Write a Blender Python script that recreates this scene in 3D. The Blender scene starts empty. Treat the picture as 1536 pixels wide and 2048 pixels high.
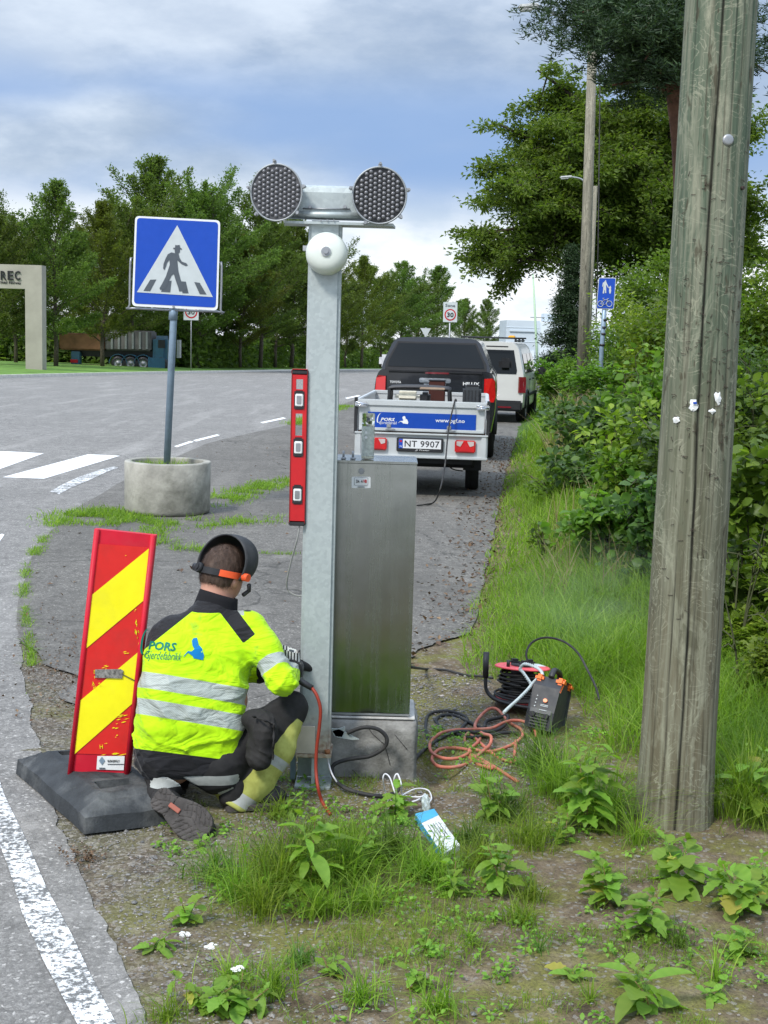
import bpy, bmesh, math, random
import numpy as np
from mathutils import Vector, Matrix, Euler, noise as mnoise
from mathutils.bvhtree import BVHTree
S = bpy.context.scene
C = S.collection
PI = math.pi
R = math.radians
# ------------------------------------------------------------ camera
F = 2700.0                                   # focal length in pixels of the 1536 x 2048 photograph
CAMH = 1.9
TH = math.atan((1024 - 665) / F)
RO = R(1.6)
_fw = np.array([0, math.cos(TH), -math.sin(TH)])
_u0 = np.array([0, math.sin(TH), math.cos(TH)])
_r0 = np.array([1.0, 0, 0])
_r = math.cos(RO) * _r0 + math.sin(RO) * _u0
_u = -math.sin(RO) * _r0 + math.cos(RO) * _u0
cd = bpy.data.cameras.new('camera'); cam = bpy.data.objects.new('camera', cd); C.objects.link(cam)
cam.matrix_world = Matrix(((_r[0], _u[0], -_fw[0], 0), (_r[1], _u[1], -_fw[1], 0), (_r[2], _u[2], -_fw[2], CAMH), (0, 0, 0, 1)))
cd.sensor_fit = 'VERTICAL'; cd.sensor_height = 24; cd.lens = 24 * F / 2048
cd.clip_start = 0.05; cd.clip_end = 3000
S.camera = cam
# ------------------------------------------------------------ light
SUN_EL, SUN_AZ = 48, 215          # degrees; azimuth from north (+Y) clockwise
w = bpy.data.worlds.new('World'); S.world = w; w.use_nodes = True
nt = w.node_tree; N = nt.nodes; L = nt.links; N.clear()
def nn(t, **k):
    n = N.new(t)
    for a, b in k.items(): setattr(n, a, b)
    return n
out = nn('ShaderNodeOutputWorld'); bg = nn('ShaderNodeBackground'); bg.inputs[1].default_value = 0.1
sky = nn('ShaderNodeTexSky'); sky.sky_type = 'NISHITA'; sky.sun_disc = False
sky.sun_elevation = R(SUN_EL); sky.sun_rotation = R(SUN_AZ); sky.air_density = 1.1; sky.dust_density = 1.5
tc = nn('ShaderNodeTexCoord'); sep = nn('ShaderNodeSeparateXYZ'); L.new(tc.outputs['Generated'], sep.inputs[0])
mp = nn('ShaderNodeMapping'); mp.inputs['Scale'].default_value = (3.2, 3.2, 8.5); mp.inputs['Location'].default_value = (0.35, 0.3, 0.1)
L.new(tc.outputs['Generated'], mp.inputs[0])
def wnoise(scale, det, rough, loc):
    m = nn('ShaderNodeMapping'); m.inputs['Scale'].default_value = scale; m.inputs['Location'].default_value = loc
    L.new(tc.outputs['Generated'], m.inputs[0])
    n = nn('ShaderNodeTexNoise'); n.inputs['Scale'].default_value = 1.0; n.inputs['Detail'].default_value = det; n.inputs['Roughness'].default_value = rough
    L.new(m.outputs[0], n.inputs['Vector']); return n.outputs['Fac']
def ramp(src, stops, interp='EASE'):
    r = nn('ShaderNodeValToRGB'); r.color_ramp.interpolation = interp
    e = r.color_ramp.elements
    while len(e) < len(stops): e.new(0.5)
    for i, (p, c) in enumerate(stops):
        e[i].position = p; e[i].color = (c[0], c[1], c[2], 1) if not isinstance(c, (int, float)) else (c, c, c, 1)
    L.new(src, r.inputs[0]); return r.outputs[0]
def wmix(f, a, b, t='MIX'):
    m = nn('ShaderNodeMixRGB'); m.blend_type = t
    for i, v in enumerate((f, a, b)):
        if isinstance(v, (int, float)): m.inputs[i].default_value = v if i == 0 else (v, v, v, 1)
        elif isinstance(v, tuple): m.inputs[i].default_value = (*v, 1)
        else: L.new(v, m.inputs[i])
    return m.outputs[0]
# cloud tone: bluish grey layers; white haze towards the horizon; brighter towards the zenith as any overcast sky
n1 = wnoise((4.2, 4.2, 10.0), 7, 0.55, (1.7, 0.3, 0.2))
n2 = wnoise((9.0, 9.0, 22.0), 7, 0.6, (0.2, 3.1, 0.9))
n3 = wnoise((2.6, 2.6, 7.0), 3, 0.5, (4.4, 1.3, 2.0))
cl = ramp(n1, [(0.34, (2.5, 3.45, 5.2)), (0.5, (3.6, 4.5, 5.9)), (0.62, (6.6, 7.4, 8.5))])
cl = wmix(0.45, cl, ramp(n2, [(0.32, (2.6, 3.4, 4.9)), (0.68, (6.3, 7.0, 8.0))]))
gap = ramp(n3, [(0.42, 1.0), (0.56, 0.0)])
blue = (2.2, 3.5, 6.2)
zb = ramp(sep.outputs[2], [(0.06, 0.0), (0.115, 1.0), (0.15, 0.9), (0.2, 0.0)])
gm = nn('ShaderNodeMath', operation='MULTIPLY'); L.new(gap, gm.inputs[0]); L.new(zb, gm.inputs[1])
cl = wmix(gm.outputs[0], cl, blue)
hz = ramp(sep.outputs[2], [(0.0, 1.0), (0.055, 0.9), (0.12, 0.0)])
hn = ramp(n2, [(0.35, (6.4, 7.3, 8.4)), (0.6, (9.3, 9.6, 10.0))])
cl = wmix(hz, cl, hn)
zen = ramp(sep.outputs[2], [(0.0, .86), (0.08, .80), (0.22, .78), (1.0, 2.6)], 'LINEAR')
cl = wmix(1.0, cl, zen, 'MULTIPLY')
fin = wmix(0.88, sky.outputs[0], cl)
L.new(fin, bg.inputs[0]); L.new(bg.outputs[0], out.inputs[0])
sl = bpy.data.lights.new('sun', 'SUN'); sl.energy = 2.3; sl.angle = R(10); sl.color = (1, 0.96, 0.9)
so = bpy.data.objects.new('sun', sl); C.objects.link(so)
d = Vector((math.sin(R(SUN_AZ)) * math.cos(R(SUN_EL)), math.cos(R(SUN_AZ)) * math.cos(R(SUN_EL)), math.sin(R(SUN_EL))))
so.rotation_euler = (-d).to_track_quat('-Z', 'Y').to_euler()
S.view_settings.view_transform = 'Standard'; S.view_settings.look = 'None'
S.view_settings.exposure = 0.66; S.view_settings.gamma = 1.0; S.view_settings.use_curve_mapping = False
# ------------------------------------------------------------ helpers
def zg(Y):
    t = (Y - 35) / 8
    return -0.021 * 8 * (math.log1p(math.exp(t)) if t < 30 else t)
def ray(px, py):
    d = _fw + _r * (px - 768) / F + _u * (1024 - py) / F
    return d / d[1]
def P(px, py, Y):
    d = ray(px, py) * Y
    return Vector((d[0], d[1], d[2] + CAMH))
def G(px, py, z=None):                        # photograph pixel -> place on the ground
    d = ray(px, py)
    if z is not None: return P(px, py, (z - CAMH) / d[2])
    lo, hi = .5, 2000
    for i in range(50):
        Y = (lo + hi) / 2
        if CAMH + d[2] * Y > zg(Y): lo = Y
        else: hi = Y
    return P(px, py, lo)
def projpx(p):
    v = np.array(p) - np.array([0, 0, CAMH]); z = v @ _fw
    return 768 + F * (v @ _r) / z, 1024 - F * (v @ _u) / z
class MB:
    def __init__(s): s.v = []; s.f = []; s.m = []; s.mats = []; s.sm = []
    def mi(s, m):
        if m not in s.mats: s.mats.append(m)
        return s.mats.index(m)
    def add(s, vs, fs, m=None, M=None, smooth=False):
        o = len(s.v)
        if M is not None: vs = [M @ Vector(p) for p in vs]
        s.v += [tuple(p) for p in vs]; k = s.mi(m) if m is not None else 0
        for f in fs: s.f.append(tuple(i + o for i in f)); s.m.append(k); s.sm.append(smooth)
        return s
    def box(s, c, d, m=None, M=None, bev=0.0):
        x, y, z = d[0] / 2, d[1] / 2, d[2] / 2
        if bev <= 0:
            vs = [(c[0] + a * x, c[1] + b * y, c[2] + e * z) for a in (-1, 1) for b in (-1, 1) for e in (-1, 1)]
            return s.add(vs, [(0, 1, 3, 2), (4, 6, 7, 5), (0, 4, 5, 1), (2, 3, 7, 6), (0, 2, 6, 4), (1, 5, 7, 3)], m, M)
        bm = bmesh.new(); bmesh.ops.create_cube(bm, size=1)
        for v in bm.verts: v.co = Vector((v.co.x * d[0], v.co.y * d[1], v.co.z * d[2]))
        bmesh.ops.bevel(bm, geom=bm.edges[:], offset=min(bev, min(d) * .49), segments=2, affect='EDGES')
        bm.verts.index_update()
        vs = [v.co + Vector(c) for v in bm.verts]; fs = [[v.index for v in f.verts] for f in bm.faces]
        big = [max(abs(c) for c in f.normal) > .999 for f in bm.faces]
        bm.free(); s.add(vs, fs, m, M, True)
        for i, q in enumerate(big):
            if q: s.sm[len(s.sm) - len(big) + i] = False
        return s
    def cyl(s, a, b, r, r2=None, n=16, m=None, M=None, caps=True, smooth=True):
        r2 = r if r2 is None else r2
        a = Vector(a); b = Vector(b); q = (b - a).to_track_quat('Z', 'Y')
        vs = []
        for p, rr in ((a, r), (b, r2)):
            for i in range(n): vs.append(p + q @ Vector((rr * math.cos(2 * PI * i / n), rr * math.sin(2 * PI * i / n), 0)))
        s.add(vs, [(i, (i + 1) % n, n + (i + 1) % n, n + i) for i in range(n)], m, M, smooth)
        if caps:
            o = len(s.v) - 2 * n; k = s.mi(m) if m is not None else 0
            s.f.append(tuple(o + i for i in reversed(range(n)))); s.m.append(k); s.sm.append(False)
            s.f.append(tuple(o + n + i for i in range(n))); s.m.append(k); s.sm.append(False)
        return s
    def lathe(s, pts, n=24, m=None, M=None, smooth=True):      # pts (r, z)
        vs = []; k = len(pts)
        for r, z in pts:
            for i in range(n): vs.append((r * math.cos(2 * PI * i / n), r * math.sin(2 * PI * i / n), z))
        fs = [(j * n + i, j * n + (i + 1) % n, (j + 1) * n + (i + 1) % n, (j + 1) * n + i) for j in range(k - 1) for i in range(n)]
        return s.add(vs, fs, m, M, smooth)
    def tube(s, pts, r, n=8, m=None, closed=False, M=None, caps=True):
        pts = [Vector(p) for p in pts]; k = len(pts); vs = []
        rr = r if hasattr(r, '__len__') else [r] * k
        up = None
        for i, p in enumerate(pts):
            a = pts[i - 1] if (i > 0 or closed) else pts[i]; b = pts[(i + 1) % k] if (i < k - 1 or closed) else pts[i]
            t = (b - a).normalized()
            if up is None:
                up = Vector((0, 0, 1)) if abs(t.z) < .9 else Vector((1, 0, 0))
            up = (up - t * up.dot(t))
            up = up.normalized() if up.length > 1e-6 else t.orthogonal().normalized()
            x = t.cross(up)
            for j in range(n):
                an = 2 * PI * j / n; vs.append(p + (up * math.cos(an) + x * math.sin(an)) * rr[i])
        fs = []
        for i in range(k if closed else k - 1):
            q = (i + 1) % k
            for j in range(n): fs.append((i * n + j, i * n + (j + 1) % n, q * n + (j + 1) % n, q * n + j))
        if not closed and caps: fs += [tuple(reversed(range(n))), tuple((k - 1) * n + j for j in range(n))]
        return s.add(vs, fs, m, M, True)
    def prism(s, poly, z0, z1, m=None, M=None, smooth=False):   # poly in XY, extruded along Z
        n = len(poly)
        vs = [(p[0], p[1], z0) for p in poly] + [(p[0], p[1], z1) for p in poly]
        fs = [tuple(reversed(range(n))), tuple(range(n, 2 * n))] + [(i, (i + 1) % n, n + (i + 1) % n, n + i) for i in range(n)]
        return s.add(vs, fs, m, M, smooth)
    def build(s, name, parent=None, mat=None, loc=None):
        me = bpy.data.meshes.new(name); me.from_pydata(s.v, [], s.f)
        ms = [q for q in s.mats if q is not None] or [mat]
        for q in ms: me.materials.append(q)
        me.polygons.foreach_set('material_index', s.m); me.polygons.foreach_set('use_smooth', s.sm)
        me.update()
        o = bpy.data.objects.new(name, me); C.objects.link(o)
        if parent is not None: o.parent = parent
        if loc is not None: o.location = loc
        return o
def autosmooth(o, deg=40):
    me = o.data; me.polygons.foreach_set('use_smooth', [True] * len(me.polygons))
    bm = bmesh.new(); bm.from_mesh(me)
    for e in bm.edges:
        if len(e.link_faces) == 2 and e.calc_face_angle(0) > R(deg): e.smooth = False
    bm.to_mesh(me); bm.free(); return o
def mesh_np(name, V, Fc, mat, parent=None, smooth=False, attrs=None):   # Fc: (n, k) array
    me = bpy.data.meshes.new(name); V = np.asarray(V, np.float32); Fc = np.asarray(Fc, np.int32)
    k = Fc.shape[1]; me.vertices.add(len(V)); me.vertices.foreach_set('co', V.ravel())
    me.loops.add(Fc.size); me.loops.foreach_set('vertex_index', Fc.ravel())
    me.polygons.add(len(Fc)); me.polygons.foreach_set('loop_start', np.arange(0, Fc.size, k, dtype=np.int32))
    me.polygons.foreach_set('loop_total', np.full(len(Fc), k, np.int32))
    me.polygons.foreach_set('use_smooth', np.full(len(Fc), smooth))
    me.update(calc_edges=True)
    for a, vals in (attrs or {}).items():
        at = me.attributes.new(a, 'FLOAT', 'POINT'); at.data.foreach_set('value', np.asarray(vals, np.float32))
    if mat is not None: me.materials.append(mat)
    o = bpy.data.objects.new(name, me); C.objects.link(o)
    if parent is not None: o.parent = parent
    return o
def tag(o, label=None, cat=None, group=None, kind=None):
    if label: o['label'] = label
    if cat: o['category'] = cat
    if group: o['group'] = group
    if kind: o['kind'] = kind
    return o
def thing(name, label, cat, loc=(0, 0, 0), rz=0, group=None):
    o = bpy.data.objects.new(name, None); C.objects.link(o); o.location = loc; o.rotation_euler = (0, 0, rz)
    o.empty_display_size = .1
    return tag(o, label, cat, group)
def dup(root, loc, rz=0, label=None, group=None, scale=None):
    r = root.copy(); C.objects.link(r); r.location = loc; r.rotation_euler = (root.rotation_euler[0], root.rotation_euler[1], rz)
    if scale: r.scale = (scale,) * 3 if not hasattr(scale, '__len__') else scale
    if label: r['label'] = label
    if group: r['group'] = group
    for ch in list(root.children):
        c = ch.copy(); C.objects.link(c); c.parent = r
        for g in ch.children:
            e = g.copy(); C.objects.link(e); e.parent = c
    return r
def smoothpts(pts, k=6, closed=False):        # Catmull-Rom
    pts = [Vector(p) for p in pts]; n = len(pts); o = []
    for i in range(n if closed else n - 1):
        if closed: p0, p1, p2, p3 = pts[i - 1], pts[i], pts[(i + 1) % n], pts[(i + 2) % n]
        else: p0, p1, p2, p3 = pts[max(i - 1, 0)], pts[i], pts[i + 1], pts[min(i + 2, n - 1)]
        for j in range(k):
            t = j / k
            o.append(.5 * ((2 * p1) + (p2 - p0) * t + (2 * p0 - 5 * p1 + 4 * p2 - p3) * t * t + (3 * p1 - p0 - 3 * p2 + p3) * t ** 3))
    if not closed: o.append(pts[-1])
    return o
# ------------------------------------------------------------ materials
class NT:
    def __init__(s, name):
        s.mat = bpy.data.materials.new(name); s.mat.use_nodes = True
        s.nt = s.mat.node_tree; s.b = s.nt.nodes['Principled BSDF']; s.out = s.nt.nodes['Material Output']
        s.tc = None
    def n(s, t, **k):
        q = s.nt.nodes.new(t)
        for a, b in k.items(): setattr(q, a, b)
        return q
    def l(s, a, b): s.nt.links.new(a, b)
    def co(s, scale=(1, 1, 1), kind='Object', rot=(0, 0, 0), loc=(0, 0, 0)):
        if s.tc is None: s.tc = s.n('ShaderNodeTexCoord')
        m = s.n('ShaderNodeMapping'); m.inputs['Scale'].default_value = scale; m.inputs['Rotation'].default_value = rot; m.inputs['Location'].default_value = loc
        s.l(s.tc.outputs[kind], m.inputs[0]); return m.outputs[0]
    def geo(s, scale=(1, 1, 1), loc=(0, 0, 0)):
        g = s.n('ShaderNodeNewGeometry'); m = s.n('ShaderNodeMapping'); m.inputs['Scale'].default_value = scale; m.inputs['Location'].default_value = loc
        s.l(g.outputs['Position'], m.inputs[0]); return m.outputs[0]
    def noise(s, vec, scale, det=4, rough=.55, dist=0):
        q = s.n('ShaderNodeTexNoise'); q.inputs['Scale'].default_value = scale; q.inputs['Detail'].default_value = det
        q.inputs['Roughness'].default_value = rough; q.inputs['Distortion'].default_value = dist
        if vec is not None: s.l(vec, q.inputs['Vector'])
        return q.outputs['Fac']
    def vor(s, vec, scale, feature='F1', out='Distance', rnd=1):
        q = s.n('ShaderNodeTexVoronoi'); q.feature = feature; q.inputs['Scale'].default_value = scale; q.inputs['Randomness'].default_value = rnd
        if vec is not None: s.l(vec, q.inputs['Vector'])
        return q.outputs[out]
    def ramp(s, src, stops, interp='LINEAR'):
        r = s.n('ShaderNodeValToRGB'); r.color_ramp.interpolation = interp; e = r.color_ramp.elements
        while len(e) < len(stops): e.new(.5)
        for i, (p, c) in enumerate(stops):
            e[i].position = p; e[i].color = (*c, 1) if not isinstance(c, (int, float)) else (c, c, c, 1)
        s.l(src, r.inputs[0]); return r.outputs[0]
    def mix(s, f, a, b, t='MIX'):
        m = s.n('ShaderNodeMixRGB', blend_type=t)
        for i, v in enumerate((f, a, b)):
            if isinstance(v, (int, float)): m.inputs[i].default_value = v if i == 0 else (v, v, v, 1)
            elif isinstance(v, tuple): m.inputs[i].default_value = (*v, 1)
            else: s.l(v, m.inputs[i])
        return m.outputs[0]
    def math(s, op, a, b=None, c=None):
        m = s.n('ShaderNodeMath', operation=op)
        for i, v in enumerate((a, b, c)):
            if v is None: continue
            if isinstance(v, (int, float)): m.inputs[i].default_value = v
            else: s.l(v, m.inputs[i])
        return m.outputs[0]
    def attr(s, name):
        a = s.n('ShaderNodeAttribute'); a.attribute_name = name; return a.outputs['Fac']
    def set(s, k, v):
        if isinstance(v, (int, float)): s.b.inputs[k].default_value = v
        elif isinstance(v, tuple): s.b.inputs[k].default_value = (*v, 1)
        else: s.l(v, s.b.inputs[k])
    def bump(s, h, strength=.3, dist=.01):
        b = s.n('ShaderNodeBump'); b.inputs['Strength'].default_value = strength; b.inputs['Distance'].default_value = dist
        s.l(h, b.inputs['Height']); s.l(b.outputs[0], s.b.inputs['Normal'])
def simple(name, col, rough=.5, metal=0., var=.15, scale=12, bump=.05, spec=None, coat=0, dirt=None, bd=.003):
    t = NT(name); v = t.co()
    n1 = t.noise(v, scale, 5, .6)
    lo = tuple(c * (1 - var) for c in col); hi = tuple(min(1, c * (1 + var)) for c in col)
    c = t.ramp(n1, [(.3, lo), (.7, hi)])
    if dirt:
        n2 = t.noise(v, scale * .35, 6, .65)
        c = t.mix(t.ramp(n2, [(.5, 0.0), (.72, dirt[1])]), c, dirt[0])
    t.set('Base Color', c); t.set('Metallic', metal)
    t.set('Roughness', t.ramp(t.noise(v, scale * 2, 4), [(.3, max(.02, rough - .08)), (.7, min(1, rough + .08))]))
    if coat: t.set('Coat Weight', coat)
    t.set('Specular IOR Level', .22 if rough > .45 and not metal else .5)
    if bump: t.bump(t.noise(v, scale * 6, 4, .6), bump, bd)
    return t.mat
def leafmat(name, dark, mid, light, sat=1.0, trans=.35, rough=.55):
    t = NT(name)
    a = t.attr('rnd')
    c = t.ramp(a, [(0, dark), (.5, mid), (1, light)])
    n1 = t.noise(t.geo(), .9, 3, .5)
    c = t.mix(t.ramp(n1, [(.35, .45), (.65, 0.0)]), c, tuple(x * .6 for x in mid))
    oi = t.n('ShaderNodeObjectInfo')
    hs = t.n('ShaderNodeHueSaturation'); t.l(t.math('MULTIPLY_ADD', oi.outputs['Random'], .03, .487), hs.inputs['Hue'])
    t.l(t.math('MULTIPLY_ADD', oi.outputs['Random'], .4, .8), hs.inputs['Value']); t.l(c, hs.inputs['Color'])
    c = hs.outputs[0]
    t.set('Base Color', c); t.set('Roughness', rough); t.set('Specular IOR Level', .35)
    tr = t.n('ShaderNodeBsdfTranslucent'); t.l(t.mix(1.0, c, (1.5, 1.6, .7), 'MULTIPLY'), tr.inputs[0])
    ms = t.n('ShaderNodeMixShader'); ms.inputs[0].default_value = trans
    t.l(t.b.outputs[0], ms.inputs[1]); t.l(tr.outputs[0], ms.inputs[2]); t.l(ms.outputs[0], t.out.inputs[0])
    return t.mat
def asphalt(name, a, b, patch, crack=.5, warm=(1, 1, 1)):
    t = NT(name); v = t.geo()
    sp = t.vor(v, 95, out='Color'); sps = t.n('ShaderNodeSeparateColor'); t.l(sp, sps.inputs[0])
    n1 = t.noise(v, 210, 3, .7)
    s1 = t.ramp(sps.outputs[0], [(0, tuple(a * x for x in warm)), (.55, tuple((a + b) / 2 * x for x in warm)), (.92, tuple(b * x for x in warm)), (1, tuple(b * 1.9 * x for x in warm))])
    s1 = t.mix(t.ramp(n1, [(.4, .55), (.6, 0.0)]), s1, tuple(a * .45 * x for x in warm))
    big = t.noise(v, .55, 6, .6); c = t.mix(t.ramp(big, [(.35, .5), (.62, 0.0)]), s1, s1, 'MIX')
    c = t.mix(t.ramp(big, [(.33, patch), (.6, 0.0)]), s1, tuple(a * .75 * x for x in warm))
    md = t.noise(v, 9, 6, .7); c = t.mix(t.ramp(md, [(.34, .55), (.52, 0.0)]), c, tuple(a * .55 * x for x in warm)); c = t.mix(t.ramp(t.noise(v, 2.7, 6, .7), [(.56, 0.0), (.66, .4)]), c, tuple(b * 1.05 * x for x in warm))
    st = t.noise(t.geo((1.6, .16, 1)), 1.3, 5, .65)
    c = t.mix(t.ramp(st, [(.52, 0.0), (.7, .35)]), c, tuple(b * 1.15 * x for x in warm))
    w = t.n('ShaderNodeVectorMath', operation='ADD'); t.l(v, w.inputs[0])
    nz = t.n('ShaderNodeTexNoise'); nz.inputs['Scale'].default_value = 2.2; nz.inputs['Detail'].default_value = 5; t.l(v, nz.inputs['Vector'])
    sc = t.n('ShaderNodeVectorMath', operation='SCALE'); sc.inputs['Scale'].default_value = .55; t.l(nz.outputs['Color'], sc.inputs[0]); t.l(sc.outputs[0], w.inputs[1])
    ck = t.vor(w.outputs[0], .42, 'DISTANCE_TO_EDGE'); m = t.ramp(ck, [(0, crack), (.0018, crack * .8), (.005, 0.0)])
    c = t.mix(m, c, (.025, .025, .022))
    t.set('Base Color', c); t.set('Roughness', .88); t.set('Specular IOR Level', .3)
    h = t.math('ADD', t.math('MULTIPLY', sps.outputs[1], .7), n1); h = t.math('SUBTRACT', h, t.math('MULTIPLY', m, 3))
    t.bump(h, .55, .006)
    return t.mat
M = {}
M['road'] = asphalt('road_asphalt', .18, .34, .3, .3, (1.0, .955, .88))
M['path'] = asphalt('path_asphalt', .115, .235, .6, .6, (1.0, .94, .83))
def soilmat():
    t = NT('soil'); v = t.geo()
    big = t.noise(v, 1.1, 6, .62); mid = t.noise(v, 7, 6, .7); fine = t.noise(v, 90, 4, .75)
    c = t.ramp(mid, [(.3, (.055, .038, .025)), (.5, (.155, .115, .072)), (.72, (.30, .24, .16))])
    gx = t.n('ShaderNodeSeparateXYZ'); t.l(v, gx.inputs[0])
    c = t.mix(t.ramp(t.noise(v, 2.3, 6, .7), [(.44, 0.0), (.58, .8)]), c, (.19, .19, .04))     # moss
    vv = t.vor(v, 70, out='Color'); q = t.n('ShaderNodeSeparateColor'); t.l(vv, q.inputs[0])
    st = t.ramp(q.outputs[0], [(.0, (.075, .066, .055)), (.7, (.18, .165, .14)), (1, (.38, .35, .31))])
    lft = t.n('ShaderNodeMapRange'); t.l(gx.outputs[0], lft.inputs[0]); lft.inputs[1].default_value = -.25; lft.inputs[2].default_value = -1.0
    gm = t.math('MULTIPLY', t.ramp(big, [(.3, .3), (.6, 1.0)]), t.math('MULTIPLY_ADD', lft.outputs[0], .8, .06))
    c = t.mix(gm, c, st)
    c = t.mix(t.ramp(q.outputs[1], [(.86, 0.0), (.9, .6)]), c, (.3, .28, .25))
    c = t.mix(t.ramp(fine, [(.35, .6), (.55, 0.0)]), c, (.045, .035, .025))
    g2 = t.math('ADD', t.math('GREATER_THAN', gx.outputs[1], 22.0), t.math('LESS_THAN', gx.outputs[1], -.5))
    c = t.mix(g2, c, t.ramp(mid, [(.3, (.035, .07, .012)), (.7, (.09, .16, .03))]))
    t.set('Base Color', c); t.set('Roughness', .95); t.set('Specular IOR Level', .2)
    t.bump(t.math('ADD', t.math('ADD', t.math('MULTIPLY', mid, 1.5), fine), q.outputs[0]), .8, .012)
    return t.mat
M['soil'] = soilmat()
def paintmat(name, worn=.5, sc=60):
    t = NT(name); v = t.geo(); n1 = t.noise(v, sc, 5, .75); n2 = t.noise(v, 5, 4, .6)
    f = t.ramp(t.math('ADD', t.math('MULTIPLY', n1, .75), t.math('MULTIPLY', n2, .25)), [(worn - .05, 0.0), (worn + .03, 1.0)])
    c = t.mix(f, (.12, .12, .115), t.ramp(n2, [(.3, (.62, .62, .6)), (.7, (.8, .8, .78))]))
    t.set('Base Color', c); t.set('Roughness', .8); t.bump(n1, .4, .004); return t.mat
M['paint'] = paintmat('road_paint', .36); M['paint_worn'] = paintmat('worn_road_paint', .515, 42)
M['grass'] = leafmat('grass_blades', (.075, .135, .012), (.18, .29, .025), (.36, .46, .07), trans=.5)
M['grass_dark'] = leafmat('verge_grass', (.045, .09, .012), (.10, .19, .025), (.19, .30, .05), trans=.4)
M['dry'] = leafmat('dry_grass', (.16, .13, .06), (.30, .25, .13), (.42, .36, .2), trans=.3)
M['tree'] = leafmat('tree_leaves', (.055, .09, .022), (.115, .17, .035), (.2, .27, .06), trans=.5)
M['tree2'] = leafmat('yellowish_tree_leaves', (.06, .08, .012), (.125, .155, .025), (.2, .23, .045), trans=.5)
M['oak'] = leafmat('ash_leaves', (.045, .09, .012), (.12, .19, .026), (.23, .31, .05), trans=.5)
M['pine'] = leafmat('pine_needles', (.010, .022, .008), (.026, .05, .016), (.06, .095, .03), trans=.15)
M['shrub'] = leafmat('shrub_leaves', (.055, .105, .012), (.125, .22, .028), (.24, .35, .055), trans=.5, rough=.45)
M['shrub_y'] = leafmat('yellow_green_leaves', (.08, .13, .012), (.18, .26, .03), (.33, .40, .055), trans=.5, rough=.45)
M['shrub_d'] = leafmat('dark_shrub_leaves', (.03, .07, .018), (.075, .14, .032), (.15, .23, .05), trans=.45, rough=.4)
M['weed'] = leafmat('weed_leaves', (.10, .19, .02), (.20, .34, .04), (.34, .48, .08), trans=.45, rough=.5)
M['bark'] = simple('bark', (.09, .075, .055), .9, scale=9, var=.45, bump=.6, bd=.02)
M['bark_dark'] = simple('dark_bark', (.035, .028, .02), .9, scale=9, var=.45, bump=.6, bd=.02)
M['bark_pine'] = simple('pine_bark', (.12, .062, .04), .9, scale=7, var=.5, bump=.6, bd=.02)
M['weed_y'] = leafmat('yellowing_leaves', (.2, .2, .03), (.38, .36, .06), (.5, .42, .12), trans=.4)
M['twig'] = simple('dark_twig', (.06, .065, .03), .8)
M['stem'] = simple('green_stem', (.13, .22, .05), .6)
M['stemr'] = simple('reddish_stem', (.2, .13, .06), .6)
# ------------------------------------------------------------ the ground
def interp(x, tab):
    if x <= tab[0][0]: return tab[0][1]
    for (a, va), (b, vb) in zip(tab, tab[1:]):
        if x <= b: return va + (vb - va) * (x - a) / (b - a)
    return tab[-1][1]
def tabpx(pts, extra=()):
    t = [(G(*p).y, G(*p).x) for p in pts] + list(extra); t.sort(); return t
EDGE = tabpx([(300, 2048), (185, 1800), (120, 1650), (72, 1480), (45, 1340), (38, 1230), (60, 1130), (105, 1065), (160, 1015), (250, 962), (420, 885), (590, 848), (690, 808), (745, 786)],
             [(-6, 1.5), (2.0, -.1), (60, .6), (90, 3.2), (140, 10), (200, 21), (420, 62)])
PATHR = tabpx([(835, 1300), (945, 1265), (965, 1180), (985, 1080), (1000, 1000), (1012, 940), (1035, 870), (1062, 800)],
              [(5.0, -.3), (70, 8.3), (100, 13.0), (200, 34), (420, 80)])
KERB = [(-6, -21), (40, -18.2), (57.2, -16.4), (82.3, -14.4), (128, -9.25), (195, 1.5), (260, 13), (420, 42)]
fe = lambda Y: interp(Y, EDGE); fp = lambda Y: interp(Y, PATHR); fk = lambda Y: interp(Y, KERB)
def bank(x, Y):                                # the grassy bank right of the path
    d = x - max(fp(Y), .95 + .02 * Y)
    if d <= 0 or Y < 6.5: k = 0
    else: k = d
    a = min(1, max(0, (Y - 6.5) / 3.5))
    s = lambda t: t * t * (3 - 2 * t)
    h = .32 * min(k, 9) * s(a)
    if k > 9: h += .05 * (k - 9)
    return min(h, 4.5) * (1 if Y < 60 else max(0, 1 - (Y - 60) / 45))
YS = list(np.concatenate([np.arange(-6, 2.6, .6), np.arange(2.8, 8.6, .045), np.arange(8.7, 20, .25), np.arange(20.5, 60, 1), np.arange(61, 140, 3), np.arange(145, 420, 12), [500, 800, 1400, 2200]]))
YS = [float(y) for y in YS]
def zlin(Y):                                   # zg made piecewise linear on YS, shared by all sheets
    import bisect
    i = min(max(bisect.bisect_right(YS, Y) - 1, 0), len(YS) - 2)
    a, b = YS[i], YS[i + 1]; t = (Y - a) / (b - a)
    return zg(a) * (1 - t) + zg(b) * t
FRONT = [(5.75, -2.2), (6.05, -1.25), (6.35, -.75), (7.0, -.15), (7.5, .3), (8.3, .75), (8.5, 99)]
def hsoil(x, Y):
    return .016 * mnoise.noise((x * 1.7, Y * 1.7, 3.1)) + .010 * mnoise.noise((x * 6, Y * 6, 1.1)) + .006 * mnoise.noise((x * 19, Y * 19, 7))
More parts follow.
